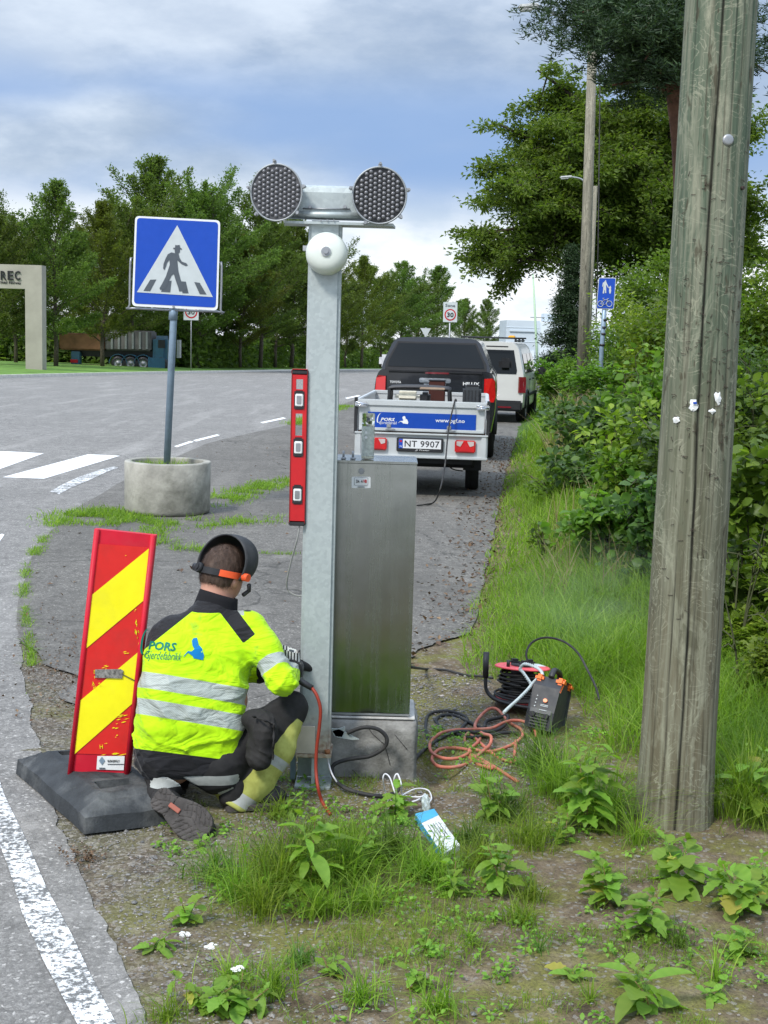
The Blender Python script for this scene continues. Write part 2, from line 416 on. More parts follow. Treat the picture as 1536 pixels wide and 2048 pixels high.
def zter(x, Y):
    b = bank(x, Y); z = zlin(Y) + b
    road = -.008
    d = x - fe(Y) if Y < 5.85 else x - min(fp(Y), interp(Y, FRONT))
    if Y < 9 and x > -2:
        a = min(1, max(0, d / .25))
        z += road * (1 - a) + a * (hsoil(x, Y) + .004)
        # small trench beside the plinth
        e = math.hypot((x - .27) / .12, (Y - 5.75) / .3)
        if e < 1: z -= .09 * (1 - e * e)
    elif d > 0 and x > 0: z += road + min(1, d) * .05 * (1 + mnoise.noise((x, Y, 0)))
    else: z += road
    return z
XS = sorted(set([float(round(v, 3)) for v in np.concatenate([[-2000, -900, -400, -200, -120, -80, -60, -45, -35], np.arange(-30, -2, 2), np.arange(-2, -1.3, .2), np.arange(-1.3, 2.6, .045), np.arange(2.7, 6, .3), np.arange(6.5, 20, 1), [22, 26, 32, 40, 60, 100, 200, 450, 1000, 2000]])]))
def grid_sheet(name, xs_of, ys, zf, mat, nx=None):
    V = []; cols = None
    for Y in ys:
        xs = xs_of(Y); cols = len(xs)
        for x in xs: V.append((x, Y, zf(x, Y)))
    Fc = [(j * cols + i, j * cols + i + 1, (j + 1) * cols + i + 1, (j + 1) * cols + i) for j in range(len(ys) - 1) for i in range(cols - 1)]
    return mesh_np(name, V, Fc, mat, smooth=True)
o = grid_sheet('ground', lambda Y: XS, YS, zter, M['soil']); tag(o, 'bare soil, moss and grass covered ground beside the road', kind='structure')
lin = lambda a, b, n: [a + (b - a) * i / n for i in range(n + 1)]
ragged = lambda Y, s: .03 * mnoise.noise((Y * 3.1, s, 0)) + .02 * mnoise.noise((Y * 11, s, 0))
ys = [y for y in YS if y <= 420]
o = grid_sheet('road', lambda Y: lin(fk(Y), fe(Y) + (ragged(Y, 1) if Y < 30 else 0), 10), ys, lambda x, Y: zlin(Y), M['road']); tag(o, 'wide grey asphalt road curving away', kind='structure')
ys = [y for y in YS if 5.75 <= y <= 200]
def pl(Y): return fe(Y) - .02 + (ragged(Y, 1) if Y < 30 else 0) + interp(Y, [(5.75, .36), (7.0, .26), (7.6, .1), (8.2, .0)]) * (1 + 1.2 * mnoise.noise((Y * 2.3, 4, 4)))
def pr(Y):
    e = fp(Y)
    if Y < 8.3: e = min(e, interp(Y, FRONT) + .05 * mnoise.noise((Y * 7, 2, 2)))
    return max(e + 1.6 * ragged(Y, 5), pl(Y) + .05)
o = grid_sheet('footpath', lambda Y: lin(pl(Y), pr(Y), 8), ys, lambda x, Y: zlin(Y) + .005, M['path']); tag(o, 'cracked asphalt footpath on which the vehicles park', kind='structure')
def flat(name, pts, mat, lift=.009, label=None):
    ps = [G(*p) for p in pts]
    V = [(p.x, p.y, zlin(p.y) + lift) for p in ps]
    mb = MB(); mb.add(V, [tuple(range(len(V)))]); o = mb.build(name, mat=mat)
    return tag(o, label, kind='structure')
def strip(name, pts, mat, lift, label):          # pts: list of (left px, right px) pairs
    V = []
    for a, b in pts:
        for p in (G(*a), G(*b)): V.append((p.x, p.y, zlin(p.y) + lift))
    mb = MB(); mb.add(V, [(2 * i, 2 * i + 1, 2 * i + 3, 2 * i + 2) for i in range(len(pts) - 1)])
    return tag(mb.build(name, mat=mat), label, kind='structure')
strip('edge_line', [((-60, 1540), (-20, 1500)), ((-20, 1640), (8, 1590)), ((18, 1740), (52, 1680)), ((45, 1830), (92, 1775)), ((85, 1920), (143, 1870)), ((122, 1990), (183, 1955)), ((160, 2060), (232, 2048)), ((200, 2150), (290, 2140))], M['paint_worn'], .004, 'worn white edge line on the road in the left foreground')
flat('crosswalk_stripe', [(-140, 952), (-40, 953), (88, 907), (10, 903), (-50, 905)], M['paint'], .004, 'white crosswalk stripe cut by the left border of the photo')
flat('crosswalk_stripe', [(5, 955), (88, 958), (240, 912), (176, 909)], M['paint'], .004, 'white crosswalk stripe nearest the concrete planter')
strip('road_line', [((100, 984), (118, 989)), ((120, 972), (140, 977)), ((158, 954), (180, 960)), ((200, 940), (214, 944)), ((228, 933), (238, 936))], M['paint_worn'], .004, 'thin curved white line between the crosswalk and the planter')
flat('lane_dash', [(348, 893), (354, 895), (388, 884), (381, 882)], M['paint'], .004, 'short white dash just right of the crossing sign pole')
flat('lane_dash', [(386, 881), (392, 883.5), (440, 871), (434, 869)], M['paint'], .004, 'longer white dash right of the crossing sign pole')
flat('lane_dash', [(520, 845), (526, 847), (573, 837), (566, 835)], M['paint'], .004, 'white dash left of the red spirit level')
flat('lane_dash', [(690, 796), (694, 798), (722, 792), (716, 790.5)], M['paint'], .004, 'white dash left of the trailer')
flat('road_line', [(-30, 1085), (-30, 1100), (0, 1083), (9, 1070), (4, 1068)], M['paint'], .004, 'white painted tip at the left border of the photo')
# kerb and grass verge across the road
M['kerb'] = simple('kerb_stone', (.62, .60, .54), .85, scale=3)
M['verge'] = simple('verge_turf', (.11, .205, .035), .95, scale=.8, var=.35)
kr = thing('kerb', 'long pale kerb along the far grass verge', 'kerb'); del kr['category']; kr['kind'] = 'structure'
def kx(Y): return fk(Y)
kys = [40.0]
while kys[-1] < 300: kys.append(kys[-1] + 1.1 * (1 + max(0, kys[-1] - 60) / 30))
ksh = {}
for i, (a, b) in enumerate(zip(kys, kys[1:])):
    pa = Vector((kx(a), a, zlin(a))); pb = Vector((kx(b), b, zlin(b))); ln = (pb - pa).length
    mb = MB(); mb.box((-.07, ln / 2, .02), (.16, ln - .03, .26), None)
    o = mb.build('kerb_stone', kr, M['kerb']); o.location = pa; q = (pb - pa); o.rotation_euler = (math.atan2(q.z, math.hypot(q.x, q.y)), 0, math.atan2(-q.x, q.y))
ys = [y for y in YS if 30 <= y <= 420]
o = grid_sheet('grass_verge', lambda Y: [fk(Y) - v for v in (60, 40, 25, 12, 6, 3, 1, .14)], ys, lambda x, Y: zlin(Y) + .11 + .25 * min(1, (fk(Y) - x) / 8), M['verge']); tag(o, 'mown grass verge behind the far kerb', kind='structure')
o = grid_sheet('grass_verge', lambda Y: [fp(Y) + v for v in (-.1, 1, 2, 3, 5)], [y for y in YS if 70 <= y <= 300], lambda x, Y: zlin(Y) + .03 + bank(x, Y), M['verge']); tag(o, 'small lawn beyond the white van', kind='structure')
# ------------------------------------------------------------ grass blades
rng = np.random.default_rng(5)
def blades(pos, h, wid, lean, seed=0, droop=.5, nseg=3):
    """pos (n,3); each blade a bent tapering strip"""
    r = np.random.default_rng(seed); n = len(pos)
    az = r.uniform(0, 2 * PI, n); d = np.stack([np.cos(az), np.sin(az), 0 * az], 1); sd = np.stack([-np.sin(az), np.cos(az), 0 * az], 1)
    tw = r.uniform(-1, 1, n)[:, None]; sd = sd * np.cos(tw) + d * np.sin(tw)
    ln = (np.abs(r.normal(lean, lean * .5, n)) + .02)[:, None]
    V = []; 
    for k in range(nseg + 1):
        t = k / nseg
        c = pos + d * (ln * h[:, None] * t ** 1.8) + np.array([0, 0, 1.0]) * (h[:, None] * (t - droop * ln * t * t * .6))
        ww = (wid * (1 - t ** 1.5) * (.6 + .8 * t if t < .5 else 1))[:, None] / 2
        if k < nseg: V += [c - sd * ww, c + sd * ww]
        else: V += [c]
    nv = 2 * nseg + 1
    A = np.stack(V, 1).reshape(-1, 3)
    b = (np.arange(n) * nv)[:, None]
    tris = []
    for k in range(nseg - 1):
        q = 2 * k; tris += [(q, q + 1, q + 3), (q, q + 3, q + 2)]
    q = 2 * (nseg - 1); tris += [(q, q + 1, q + 2)]
    Fc = (b[:, None, :] + np.array(tris)[None]).reshape(-1, 3)
    rn = np.repeat(np.clip(r.normal(.5, .22, n), 0, 1), nv)
    return A, Fc, rn
def grassobj(name, pos, h, wid, lean, mat, label, seed=0, droop=.5, nseg=3, kind='stuff', parent=None):
    A, Fc, rn = blades(np.asarray(pos), np.asarray(h), np.asarray(wid), lean, seed, droop, nseg)
    o = mesh_np(name, A, Fc, mat, parent, True, {'rnd': rn}); tag(o, label, kind=kind)
    if parent is None and kind == 'stuff': o['category'] = 'grass'
    return o
def scatter(n, x0, x1, y0, y1, dens, seed):
    r = np.random.default_rng(seed); o = []
    while len(o) < n:
        x = r.uniform(x0, x1); y = r.uniform(y0, y1)
        if r.random() < dens(x, y): o.append((x, y))
    return o
# bank grass, dense near the path, by distance bands so that far blades are fewer and wider
bandpos = []; hh = []; ww = []
r = np.random.default_rng(11)
def bankdens(x, y):
    e = max(fp(y), .5 if y > 7 else 1.05)
    d = x - e - .12 * mnoise.noise((x * 2, y * 2, 5))
    return 0 if d < 0 else min(1, .3 + d * 1.2)
for (y0, y1, n, hb, wb, span) in ((5.6, 7.5, 15000, .34, .006, 2.0), (7.5, 10.5, 18000, .37, .008, 2.6), (10.5, 16, 16000, .36, .012, 2.9), (16, 26, 12000, .34, .02, 3.4), (26, 60, 8000, .4, .04, 6)):
    k = 0
    while k < n:
        y = r.uniform(y0, y1); e = max(fp(y), .45); x = e + r.uniform(-.1, span) if y > 7.3 else r.uniform(.75, 3.3)
        if y < 7.3 and (x < 1.0 + .35 * mnoise.noise((x * 3, y * 3, 0)) + (.0 if y > 6.0 else .35)): continue
        if r.random() > bankdens(x, y) : continue
        cl = mnoise.noise((x * 2.2, y * 2.2, 9)) * .5 + .5
        bandpos.append((x, y, zter(x, y) - .01)); hh.append(hb * (.35 + .9 * cl) * r.uniform(.6, 1.25) * min(1, .35 + (x - e) * .9 if y > 7.3 else 1)); ww.append(wb * r.uniform(.7, 1.3)); k += 1
grassobj('bank_grass', bandpos, hh, ww, .72, M['grass'], 'long green grass along the right side of the path', 1)
# ------------------------------------------------------------ foliage
def leaves_np(pos, size, seed, asp=.5, up=.35, outward=None, shape='diamond', curl=.15):
    """pos (n,3), size (n,), leaf tips point outwards/downwards at random"""
    r = np.random.default_rng(seed); n = len(pos)
    d = r.normal(0, 1, (n, 3)); d[:, 2] = d[:, 2] * .6 - .15
    if outward is not None: d += outward * 1.1
    d /= np.linalg.norm(d, axis=1)[:, None] + 1e-9
    nrm = r.normal(0, 1, (n, 3)) * .75; nrm[:, 2] += up * 3
    s = np.cross(nrm, d); s /= np.linalg.norm(s, axis=1)[:, None] + 1e-9
    u = np.cross(d, s)
    z = size[:, None]
    if shape == 'diamond':
        V = np.stack([pos, pos + d * z * .45 + s * z * asp * .5 + u * z * curl, pos + d * z, pos + d * z * .45 - s * z * asp * .5 + u * z * curl], 1).reshape(-1, 3)
        Fc = ((np.arange(n) * 4)[:, None, None] + np.array([(0, 1, 2), (0, 2, 3)])[None]).reshape(-1, 3); nv = 4
    else:                                       # 8-vertex pointed leaf folded along the midrib
        pr = [(0, 0, 0), (.22, .34, .5), (.5, .5, .9), (.8, .26, .6), (1, 0, -.6), (.8, -.26, .6), (.5, -.5, .9), (.22, -.34, .5)]
        V = np.stack([pos + d * z * a + s * z * asp * b + u * z * curl * c for a, b, c in pr], 1).reshape(-1, 3)
        Fc = ((np.arange(n) * 8)[:, None, None] + np.array([(0, 1, 7), (1, 2, 6), (1, 6, 7), (2, 3, 5), (2, 5, 6), (3, 4, 5)])[None]).reshape(-1, 3); nv = 8
    rn = np.repeat(np.clip(r.normal(.45, .24, n), 0, 1), nv)
    return V, Fc, rn
def leafobj(name, pos, size, mat, parent, seed=0, asp=.5, shape='diamond', up=.35, outward=None, curl=.15):
    V, Fc, rn = leaves_np(np.asarray(pos), np.asarray(size), seed, asp, up, outward, shape, curl)
    o = mesh_np(name, V, Fc, mat, parent, shape != 'diamond', {'rnd': rn}); o['kind'] = 'stuff'; return o
def conical_tree(seed, h, r0, nl, ls, z0=2.2, droop=.0, twig=.34, shapef=None, nb=58, ang=42, mat='tree', spread=.15):
    """root + crown + trunk, leaves along upward branches: spiky uneven outline"""
    r = np.random.default_rng(seed)
    root = bpy.data.objects.new('tree', None); C.objects.link(root)
    mb = MB(); wob = [Vector((r.normal(0, .05) * i, r.normal(0, .05) * i, h * .97 * i / 8)) for i in range(9)]
    mb.tube(wob, [.15 * (1 - i / 9.3) + .01 for i in range(9)], 8)
    lp = []; ow = []; lz = []
    sf = shapef or (lambda t: (1 - t) ** 1.0 * (.6 + .4 * min(1, t * 5)) * 1.22)
    for k in range(nb):
        t = (k + r.uniform(-.4, .4)) / nb; t = min(max(t, 0), .985); z = z0 + (h - z0) * t * .93
        L_ = r0 * sf(t) * r.uniform(.6, 1.3) + .3; az = k * 2.4 + r.uniform(-.5, .5)
        a = R(ang * (.55 + .75 * t) + r.uniform(-10, 10)); dd = Vector((math.cos(az) * math.cos(a), math.sin(az) * math.cos(a), math.sin(a)))
        p0 = Vector((0, 0, z)); L2 = L_ / max(.35, math.cos(a)); L2 = min(L2, L_ * 1.5)
        pts = [p0 + dd * L2 * s + Vector((0, 0, -droop * L2 * s * s)) for s in (0, .25, .5, .75, 1)]
        mb.tube(pts, [.045 * (1 - t * .6), .035, .025, .016, .008], 4, caps=False)
        m = int(nl / nb * (.35 + 1.3 * sf(t)))
        s = r.uniform(.12, 1.0, m) ** .8
        seg = np.array([list(p) for p in pts]); xs = np.array([0, .25, .5, .75, 1])
        c = np.stack([np.interp(s, xs, seg[:, i]) for i in range(3)], 1)
        side = twig * L_ * (1.05 - s) * .55 + .10
        # side twigs: discrete planes of leaves
        ta = r.integers(0, 9, m) * .7 + k; tr = np.abs(r.normal(0, 1, m)) * side
        off = np.stack([np.cos(ta) * tr, np.sin(ta) * tr, .35 * tr + r.normal(0, spread * .4, m)], 1) + r.normal(0, spread * .45, (m, 3))
        lp.append(c + off); o_ = off + np.array(dd) * .5; ow.append(o_ / (np.linalg.norm(o_, axis=1)[:, None] + 1e-6)); lz.append(np.full(m, ls) * r.uniform(.6, 1.3, m))
    mt = MB(); mb.build('trunk', root, M['bark'])
    leafobj('crown', np.concatenate(lp), np.concatenate(lz), M[mat], root, seed, .48, outward=np.concatenate(ow))
    return root
sf_round = lambda t: math.sin(PI * min(1, (t * .8 + .2))) ** .8
protos = [conical_tree(1, 12.5, 3.7, 27000, .185, 1.7), conical_tree(2, 11.5, 4.0, 27000, .185, 1.6, ang=50), conical_tree(3, 12, 3.5, 26000, .185, 1.6, ang=55, mat='tree2'),
          conical_tree(4, 11, 4.3, 28000, .19, 1.6, shapef=sf_round, ang=40)]
def G_at(px, Y):                                # ground point in the column px at distance Y
    x = P(px, 760, Y).x
    return x
def kerbY(px):
    for Y in range(40, 400, 2):
        if fk(Y) > G_at(px, Y): return Y
    return 400
TREES = [  # px of the trunk, distance, px height of the top, prototype, label
    (-10, 82, 395, 1, 'dark green tree behind the left end of the concrete portal'),
    (32, 95, 430, 3, 'tree whose thin trunk shows through the concrete portal'),
    (112, 84, 338, 0, 'tree with a feathery pointed top just right of the concrete portal'),
    (205, 92, 385, 2, 'lighter green tree with a bushy top between two taller ones, left of the crossing sign'),
    (308, 80, 292, 1, 'tallest roadside tree, its top rising just above the crossing sign'),
    (262, 100, 400, 3, 'round dark tree above the tipper truck, half behind its taller neighbour'),
    (395, 88, 362, 3, 'dark tree whose crown shows right of the crossing sign'),
    (425, 84, 372, 0, 'tree in front of the gap beside the speed sign post'),
    (520, 82, 325, 0, 'tree with loose branches reaching up behind the left signal lamp'),
    (582, 92, 420, 1, 'tree directly left of the galvanised signal post'),
    (480, 105, 455, 2, 'smaller tree far back between the speed sign and the signal post'),
    (650, 100, 470, 2, 'tree hidden for the most part behind the signal post'),
    (722, 112, 500, 2, 'yellowish tree just right of the signal post'),
    (800, 116, 510, 0, 'yellow green tree above the pickup, second right of the signal post'),
    (760, 135, 545, 3, 'low round tree far back above the left side of the pickup'),
    (872, 122, 520, 0, 'tree with a thin pointed top behind the speed zone sign'),
    (925, 140, 590, 1, 'lowest tree of the row, just right of the speed zone sign'),
    (968, 128, 590, 0, 'last tree of the row, its branches ending over the white van'),
    (690, 140, 560, 1, 'dark tree far back, just right of the signal post'),
 (60, 112, 470, 3, 'round tree behind the concrete portal and its feathery neighbour'),
 (160, 110, 440, 2, 'tree filling the gap between the feathery tree and the bushy one'),
 (350, 108, 430, 3, 'dark tree directly behind the crossing sign'),
 (550, 110, 430, 0, 'tree behind the two trees left of the signal post'),
 (835, 150, 560, 3, 'low dark tree behind the yellow green one above the pickup'),
 (620, 120, 500, 3, 'dark tree exactly behind the galvanised signal post'),
]
TG = 'trees in a row behind the far grass verge'
first = {}
for i, (px, Y, top, k, lab) in enumerate(TREES):
    Y = max(Y, kerbY(px) + 4 + (i * 7 % 5)) + (3 if Y > 103 and px < 640 else 0) + (8 if px in (350, 395, 425) else 0) + (19 if px == 308 else 0); x = G_at(px, Y); z0 = zlin(Y) + .3
    htop = P(px, top, Y).z - z0
    hp = (12.5, 11.5, 12, 11)[k] + (.55 if k == 3 else .3)
    s = htop / hp
    if k not in first:
        first[k] = 1; o = protos[k]; o.location = (x, Y, z0); o.rotation_euler = (0, 0, i * 1.3); o.scale = (s, s, s)
        tag(o, lab, 'tree', TG)
    else: dup(protos[k], (x, Y, z0), i * 1.7, lab, TG, (s * (1 + .12 * math.sin(i * 3)), s * (1 + .12 * math.cos(i * 2)), s))
# understorey far behind the row
r = np.random.default_rng(77); pp = []; sz = []
for i in range(30000):
    px = r.uniform(-80, 985); Y = max(106, kerbY(px) + 12) + r.uniform(0, 8)
    x = G_at(px, Y); hm = (3.2 + 2.2 * mnoise.noise((x * .12, 0, 4)))
    pp.append((x, Y, zlin(Y) + r.uniform(0, 1) ** .8 * hm)); sz.append(r.uniform(.3, .75))
o = leafobj('thicket', pp, sz, M['tree'], None, 3, .6); tag(o, 'dense dark undergrowth behind the roadside trees', kind='stuff')
# --- the big spreading ash tree on the right
def limb_tree(name, label, base, limbs, leaf, nl, ls, mat, bark, trunkr, seed, sp=.55, shape='diamond', asp=.4, lower=None, up=.35):
    """limbs: list of polylines in world space with start radius; leaves scatter round sub branches of every limb"""
    r = np.random.default_rng(seed)
    root = thing(name, label, 'tree', base)
    off = Vector(base); mb = MB(); lp = []; ow = []
    tl = sum(w for _, _, w in limbs)
    for pts, r0, wgt in limbs:
        sp_ = smoothpts(pts, 5); k = len(sp_)
        mb.tube([p - off for p in sp_], [r0 * (1 - .85 * i / (k - 1)) + .006 for i in range(k)], 7, caps=False)
        if wgt <= 0: continue
        nsub = max(4, int(34 * wgt)); m = int(nl * wgt / tl / nsub)
        L_ = sum((a - b).length for a, b in zip(sp_, sp_[1:]))
        for j in range(nsub):
            t = .3 + .7 * j / nsub; q = sp_[min(k - 1, int(t * (k - 1)))]
            dd = Vector(r.normal(0, 1, 3)); dd.z = dd.z * .6 - .15; dd.normalize(); ll = r.uniform(.25, 1.25) * sp * 2.6 * (1.1 - .4 * t)
            e = q + dd * ll + Vector((0, 0, -.12 * ll))
            mb.tube([q - off, (q + e) / 2 - off + Vector((0, 0, .08 * ll)), e - off], [.045, .028, .012], 4, caps=False)
            s = r.uniform(.25, 1.08, m)[:, None]; c = np.array(q) * (1 - s) + np.array(e) * s
            o_ = r.normal(0, 1, (m, 3)) * np.array([1, 1, .5]) * sp * r.uniform(.12, .34)
            lp.append(c + o_ - np.array(off)); ow.append(o_ / (np.linalg.norm(o_, axis=1)[:, None] + 1e-6))
    mb.build('trunk', root, M[bark])
    lp = np.concatenate(lp); ow = np.concatenate(ow)
    leafobj('crown', lp, r.uniform(.6, 1.3, len(lp)) * ls, M[mat], root, seed, asp, shape, up, ow)
    return root
Yo = 68.0
b0 = P(1395, 620, Yo); b0 = Vector((b0.x, Yo, zter(b0.x, Yo)))
fork = P(1345, 470, Yo)
def bl(a, c, mid, w_, y=0.0, r0=.09):
    e = P(c[0], c[1], Yo + y * 2); m = P(mid[0], mid[1], Yo + y); return ([a, m, e], r0 * 2.6, w_)
LM = [([b0, P(1375, 560, Yo), fork, P(1315, 380, Yo), P(1300, 240, Yo)], .55, .35)]
f2 = P(1325, 410, Yo)
for c, mid, w_, y in [((960, 470), (1180, 430), 1.2, -1.0), ((985, 400), (1170, 400), 1.1, .6), ((1030, 530), (1170, 450), .8, -1.5), ((965, 540), (1090, 440), .45, -.6), ((1000, 250), (1150, 320), .5, .5), ((1075, 140), (1210, 250), .6, -.4), ((975, 515), (1120, 440), .6, .3), ((990, 330), (1150, 350), 1.2, -.5), ((1040, 300), (1180, 330), 1.1, 1.2), ((1100, 250), (1220, 310), 1.1, -1.2), ((1090, 190), (1220, 270), 1.0, .5), ((1170, 190), (1270, 290), 1, 1.5),
                      ((1180, 360), (1240, 380), .8, -2.4), ((1090, 400), (1210, 400), 1.0, -2.0), ((1260, 150), (1290, 260), .9, -1), ((1270, 330), (1300, 360), .6, -2.5), ((1060, 440), (1180, 420), .9, -.2), ((1430, 300), (1370, 360), 1, 0), ((1500, 250), (1400, 350), 1, 1), ((1530, 400), (1420, 420), .9, -1), ((1240, 450), (1290, 440), .35, 2), ((1440, 180), (1370, 280), .8, 2), ((1280, 530), (1330, 480), .6, .5), ((1215, 520), (1290, 470), .4, 1), ((1400, 520), (1370, 480), .8, .3), ((1500, 500), (1420, 470), .9, .6), ((1340, 250), (1335, 330), .8, -1.5), ((1010, 370), (1150, 380), .9, -2.2)]:
    LM.append(bl(f2, c, mid, w_, y))
limb_tree('ash_tree', 'big spreading broadleaf tree with thick dark limbs on the slope right of the lamp poles', b0, LM, None, 200000, .25, 'oak', 'bark_dark', .3, 21, 1.25, asp=.45)
# --- pine whose dark boughs hang into the top of the picture
Yp = 16.0
def pine():
    base = P(1372, 700, Yp); base = Vector((base.x, Yp, zter(base.x, Yp)))
    r = np.random.default_rng(8); root = thing('pine_tree', 'tall pine with reddish trunk and dark needle boughs at the top right', 'tree', base)
    tr = smoothpts([base, P(1368, 480, Yp), P(1362, 300, Yp), P(1345, 150, Yp), P(1335, -60, Yp), P(1350, -400, Yp)], 6)
    mb = MB(); mb.tube([p - base for p in tr], [.135 - .0024 * i for i in range(len(tr))], 9)
    lp = []; dirs = []
    tips = [((1130, 25), -.5, 1.2), ((1085, 60), .4, .8), ((1190, 60), -1.0, 1.6), ((1205, 60), .8, 1.2), ((1240, 30), 0, 1.8), ((1215, -30), 1, 2), ((1130, -40), 0, 1.8), ((1290, 60), -1.2, 1.8), ((1255, 130), .5, .9), ((1250, 60), 1.0, .8), ((1310, 110), .9, 1.2), ((1350, 50), -.8, 1.4), ((1400, 20), .6, 1.2), ((1240, 165), .0, .35), ((1420, 110), 1, .8), ((1500, 50), 0, 1), ((1540, 150), 1, .9), ((1080, 10), 0, .7), ((1190, 0), .5, 1.6), ((1320, 150), -.5, .8), ((1290, 120), -.8, .9), ((1350, 100), -.6, 1.2), ((1280, -10), .2, 1.6)]
    for (tx, ty), dy, wgt in tips:
        e = P(tx + max(0, (1200 - tx) * .5) , ty, Yp + dy); s0 = tr[min(len(tr) - 1, (20 if tx < 1250 else 16) + int(r.uniform(0, 7)))]
        mid = (s0 + e) / 2 + Vector((0, 0, .12)); sp_ = smoothpts([s0, mid, e], 6)
        mb.tube([p - base for p in sp_], [.045 - .0032 * i for i in range(len(sp_))], 5, caps=False)
        for j in range(int(95 * wgt)):
            q = sp_[int(r.uniform(2, len(sp_) - .01))] + Vector(r.normal(0, .30, 3) * np.array([1, 1, .5]))
            # one needle brush
            m = 34; dd = r.normal(0, 1, (m, 3)); dd[:, 2] = np.abs(dd[:, 2]) * .6; dd /= np.linalg.norm(dd, axis=1)[:, None]
            lp.append(np.array(q - base) + dd * .03 + r.normal(0, .035, (m, 3))); dirs.append(dd)
    # bare low bough
    bb = smoothpts([tr[16], P(1300, 165, Yp), P(1225, 170, Yp - .3)], 5); mb.tube([p - base for p in bb], [.04 - .003 * i for i in range(len(bb))], 5)
    mb.build('trunk', root, M['bark_pine'])
    lp = np.concatenate(lp); dirs = np.concatenate(dirs); n = len(lp)
    sd = np.cross(dirs, r.normal(0, 1, (n, 3))); sd /= np.linalg.norm(sd, axis=1)[:, None]
    ln = r.uniform(.06, .10, n)[:, None]
    V = np.stack([lp - sd * .0085, lp + sd * .0085, lp + dirs * ln], 1).reshape(-1, 3); Fc = np.arange(n * 3).reshape(-1, 3)
    o = mesh_np('crown', V, Fc, M['pine'], root, False, {'rnd': np.repeat(np.clip(r.normal(.45, .25, n), 0, 1), 3)}); o['kind'] = 'stuff'
pine()
# --- spruce at the end of the path
def spruce(px, Y, top, label):
    x = G_at(px, Y); z0 = zlin(Y); h = P(px, top, Y).z - z0; r = np.random.default_rng(3)
    root = thing('spruce_tree', label, 'tree', (x, Y, z0)); mb = MB(); mb.cyl((0, 0, 0), (0, 0, h), .16, .01, 8); lp = []; ow = []
    nb = 170
    for k in range(nb):
        t = k / nb; z = .5 + (h - .5) * t; L_ = (.14 + 1.5 * (1 - t) ** .9) * r.uniform(.6, 1.15); az = r.uniform(0, 2 * PI)
        e = Vector((math.cos(az) * L_, math.sin(az) * L_, z - .28 * L_ + .1)); s0 = Vector((0, 0, z)); mb.tube([s0, (s0 + e) / 2 + Vector((0, 0, .04)), e], [.02, .013, .005], 3, caps=False)
        m = int(80 + 330 * (1 - t)); s = r.uniform(.15, 1, m)[:, None]; c = np.array(s0) * (1 - s) + np.array(e) * s; o_ = r.normal(0, 1, (m, 3)) * np.array([.12, .12, .07]) * (1 + L_ * .5); lp.append(c + o_); ow.append(o_ + np.array(e - s0) * .3)
    mb.build('trunk', root, M['bark_dark']); lp = np.concatenate(lp); ow = np.concatenate(ow)
    leafobj('crown', lp, r.uniform(.07, .17, len(lp)), M['pine'], root, 4, .35, outward=ow)
spruce(1133, 62, 492, 'narrow dark spruce between the white building and the wooden lamp pole')
# --- shrubs on the bank
def shrub(px, py_top, Y, width, mat, ls, n, label, shape='leaf', asp=.55, h=None, stems=7, seed=0, up=.5, cat='shrub', name='shrub', compound=False):
    r = np.random.default_rng(seed + 100); x = G_at(px, Y); z0 = zter(x, Y); h = P(px, py_top, Y).z - z0 if h is None else h
    h = max(h, .25)
    root = thing(name, label, cat, (x, Y, z0 - .03)); mb = MB(); lp = []; ow = []
    per = n // (stems * 7)
    for k in range(stems):
        a = r.uniform(0, 2 * PI); q = r.uniform(.1, 1) ** .6 * width / 2; tip = Vector((math.cos(a) * q, math.sin(a) * q * .8, h * r.uniform(.72, 1.02) * (1 - .25 * (q / (width / 2)) ** 2)))
        st = smoothpts([Vector((tip.x * .25, tip.y * .25, 0)), Vector((tip.x * .55, tip.y * .55, tip.z * .55)), tip], 5)
        mb.tube(st, [.007 * (1 - i / 14) * (1 + h * .4) for i in range(len(st))], 4, caps=False)
        for j in range(7):
            b = st[int(r.uniform(1, len(st) - .01))]; dd = Vector(r.normal(0, 1, 3)); dd.z = abs(dd.z) * .6; dd.normalize(); L_ = r.uniform(.35, 1) * width * .3
            e = b + dd * L_; mb.tube([b, (b + e) / 2 + Vector((0, 0, .03)), e], [.006, .004, .002], 3, caps=False)
            s = r.uniform(.15, 1.02, per)[:, None]; c = np.array(b) * (1 - s) + np.array(e) * s
            o_ = r.normal(0, 1, (per, 3)) * width * .07; o_[:, 2] *= .7; lp.append(c + o_); ow.append(o_ / (width * .07) + np.array(dd) * .7)
    lp = np.concatenate(lp); ow = np.concatenate(ow); ow /= np.linalg.norm(ow, axis=1)[:, None]; lp[:, 2] = np.maximum(lp[:, 2], .03)
    mb.build('stem', root, M['twig'])
    if compound:      # pinnate leaves: leaflets paired along a rachis
        k = len(lp) // 9; V_ = lp[:k]; d_ = ow[:k] * np.array([1, 1, .4]); d_ /= np.linalg.norm(d_, axis=1)[:, None]; LL = ls * 3.4
        sd = np.cross(d_, np.array([0, 0, 1.])); sd /= np.linalg.norm(sd, axis=1)[:, None]
        P2 = []; O2 = []
        for q in range(9):
            t = (q // 2) / 4.; s_ = 1 if q % 2 else -1
            P2.append(V_ + d_ * LL * t * .8 + np.array([0, 0, -1]) * LL * .25 * t * t); O2.append(d_ * (3 if q == 8 else .9) + sd * s_ * (0 if q == 8 else 2))
        lp = np.concatenate(P2); ow = np.concatenate(O2)
    leafobj('foliage', lp, r.uniform(.6, 1.3, len(lp)) * ls, M[mat], root, seed, asp, shape, up, ow, .12)
    return root
BG = 'shrubs and young trees on the grassy bank'
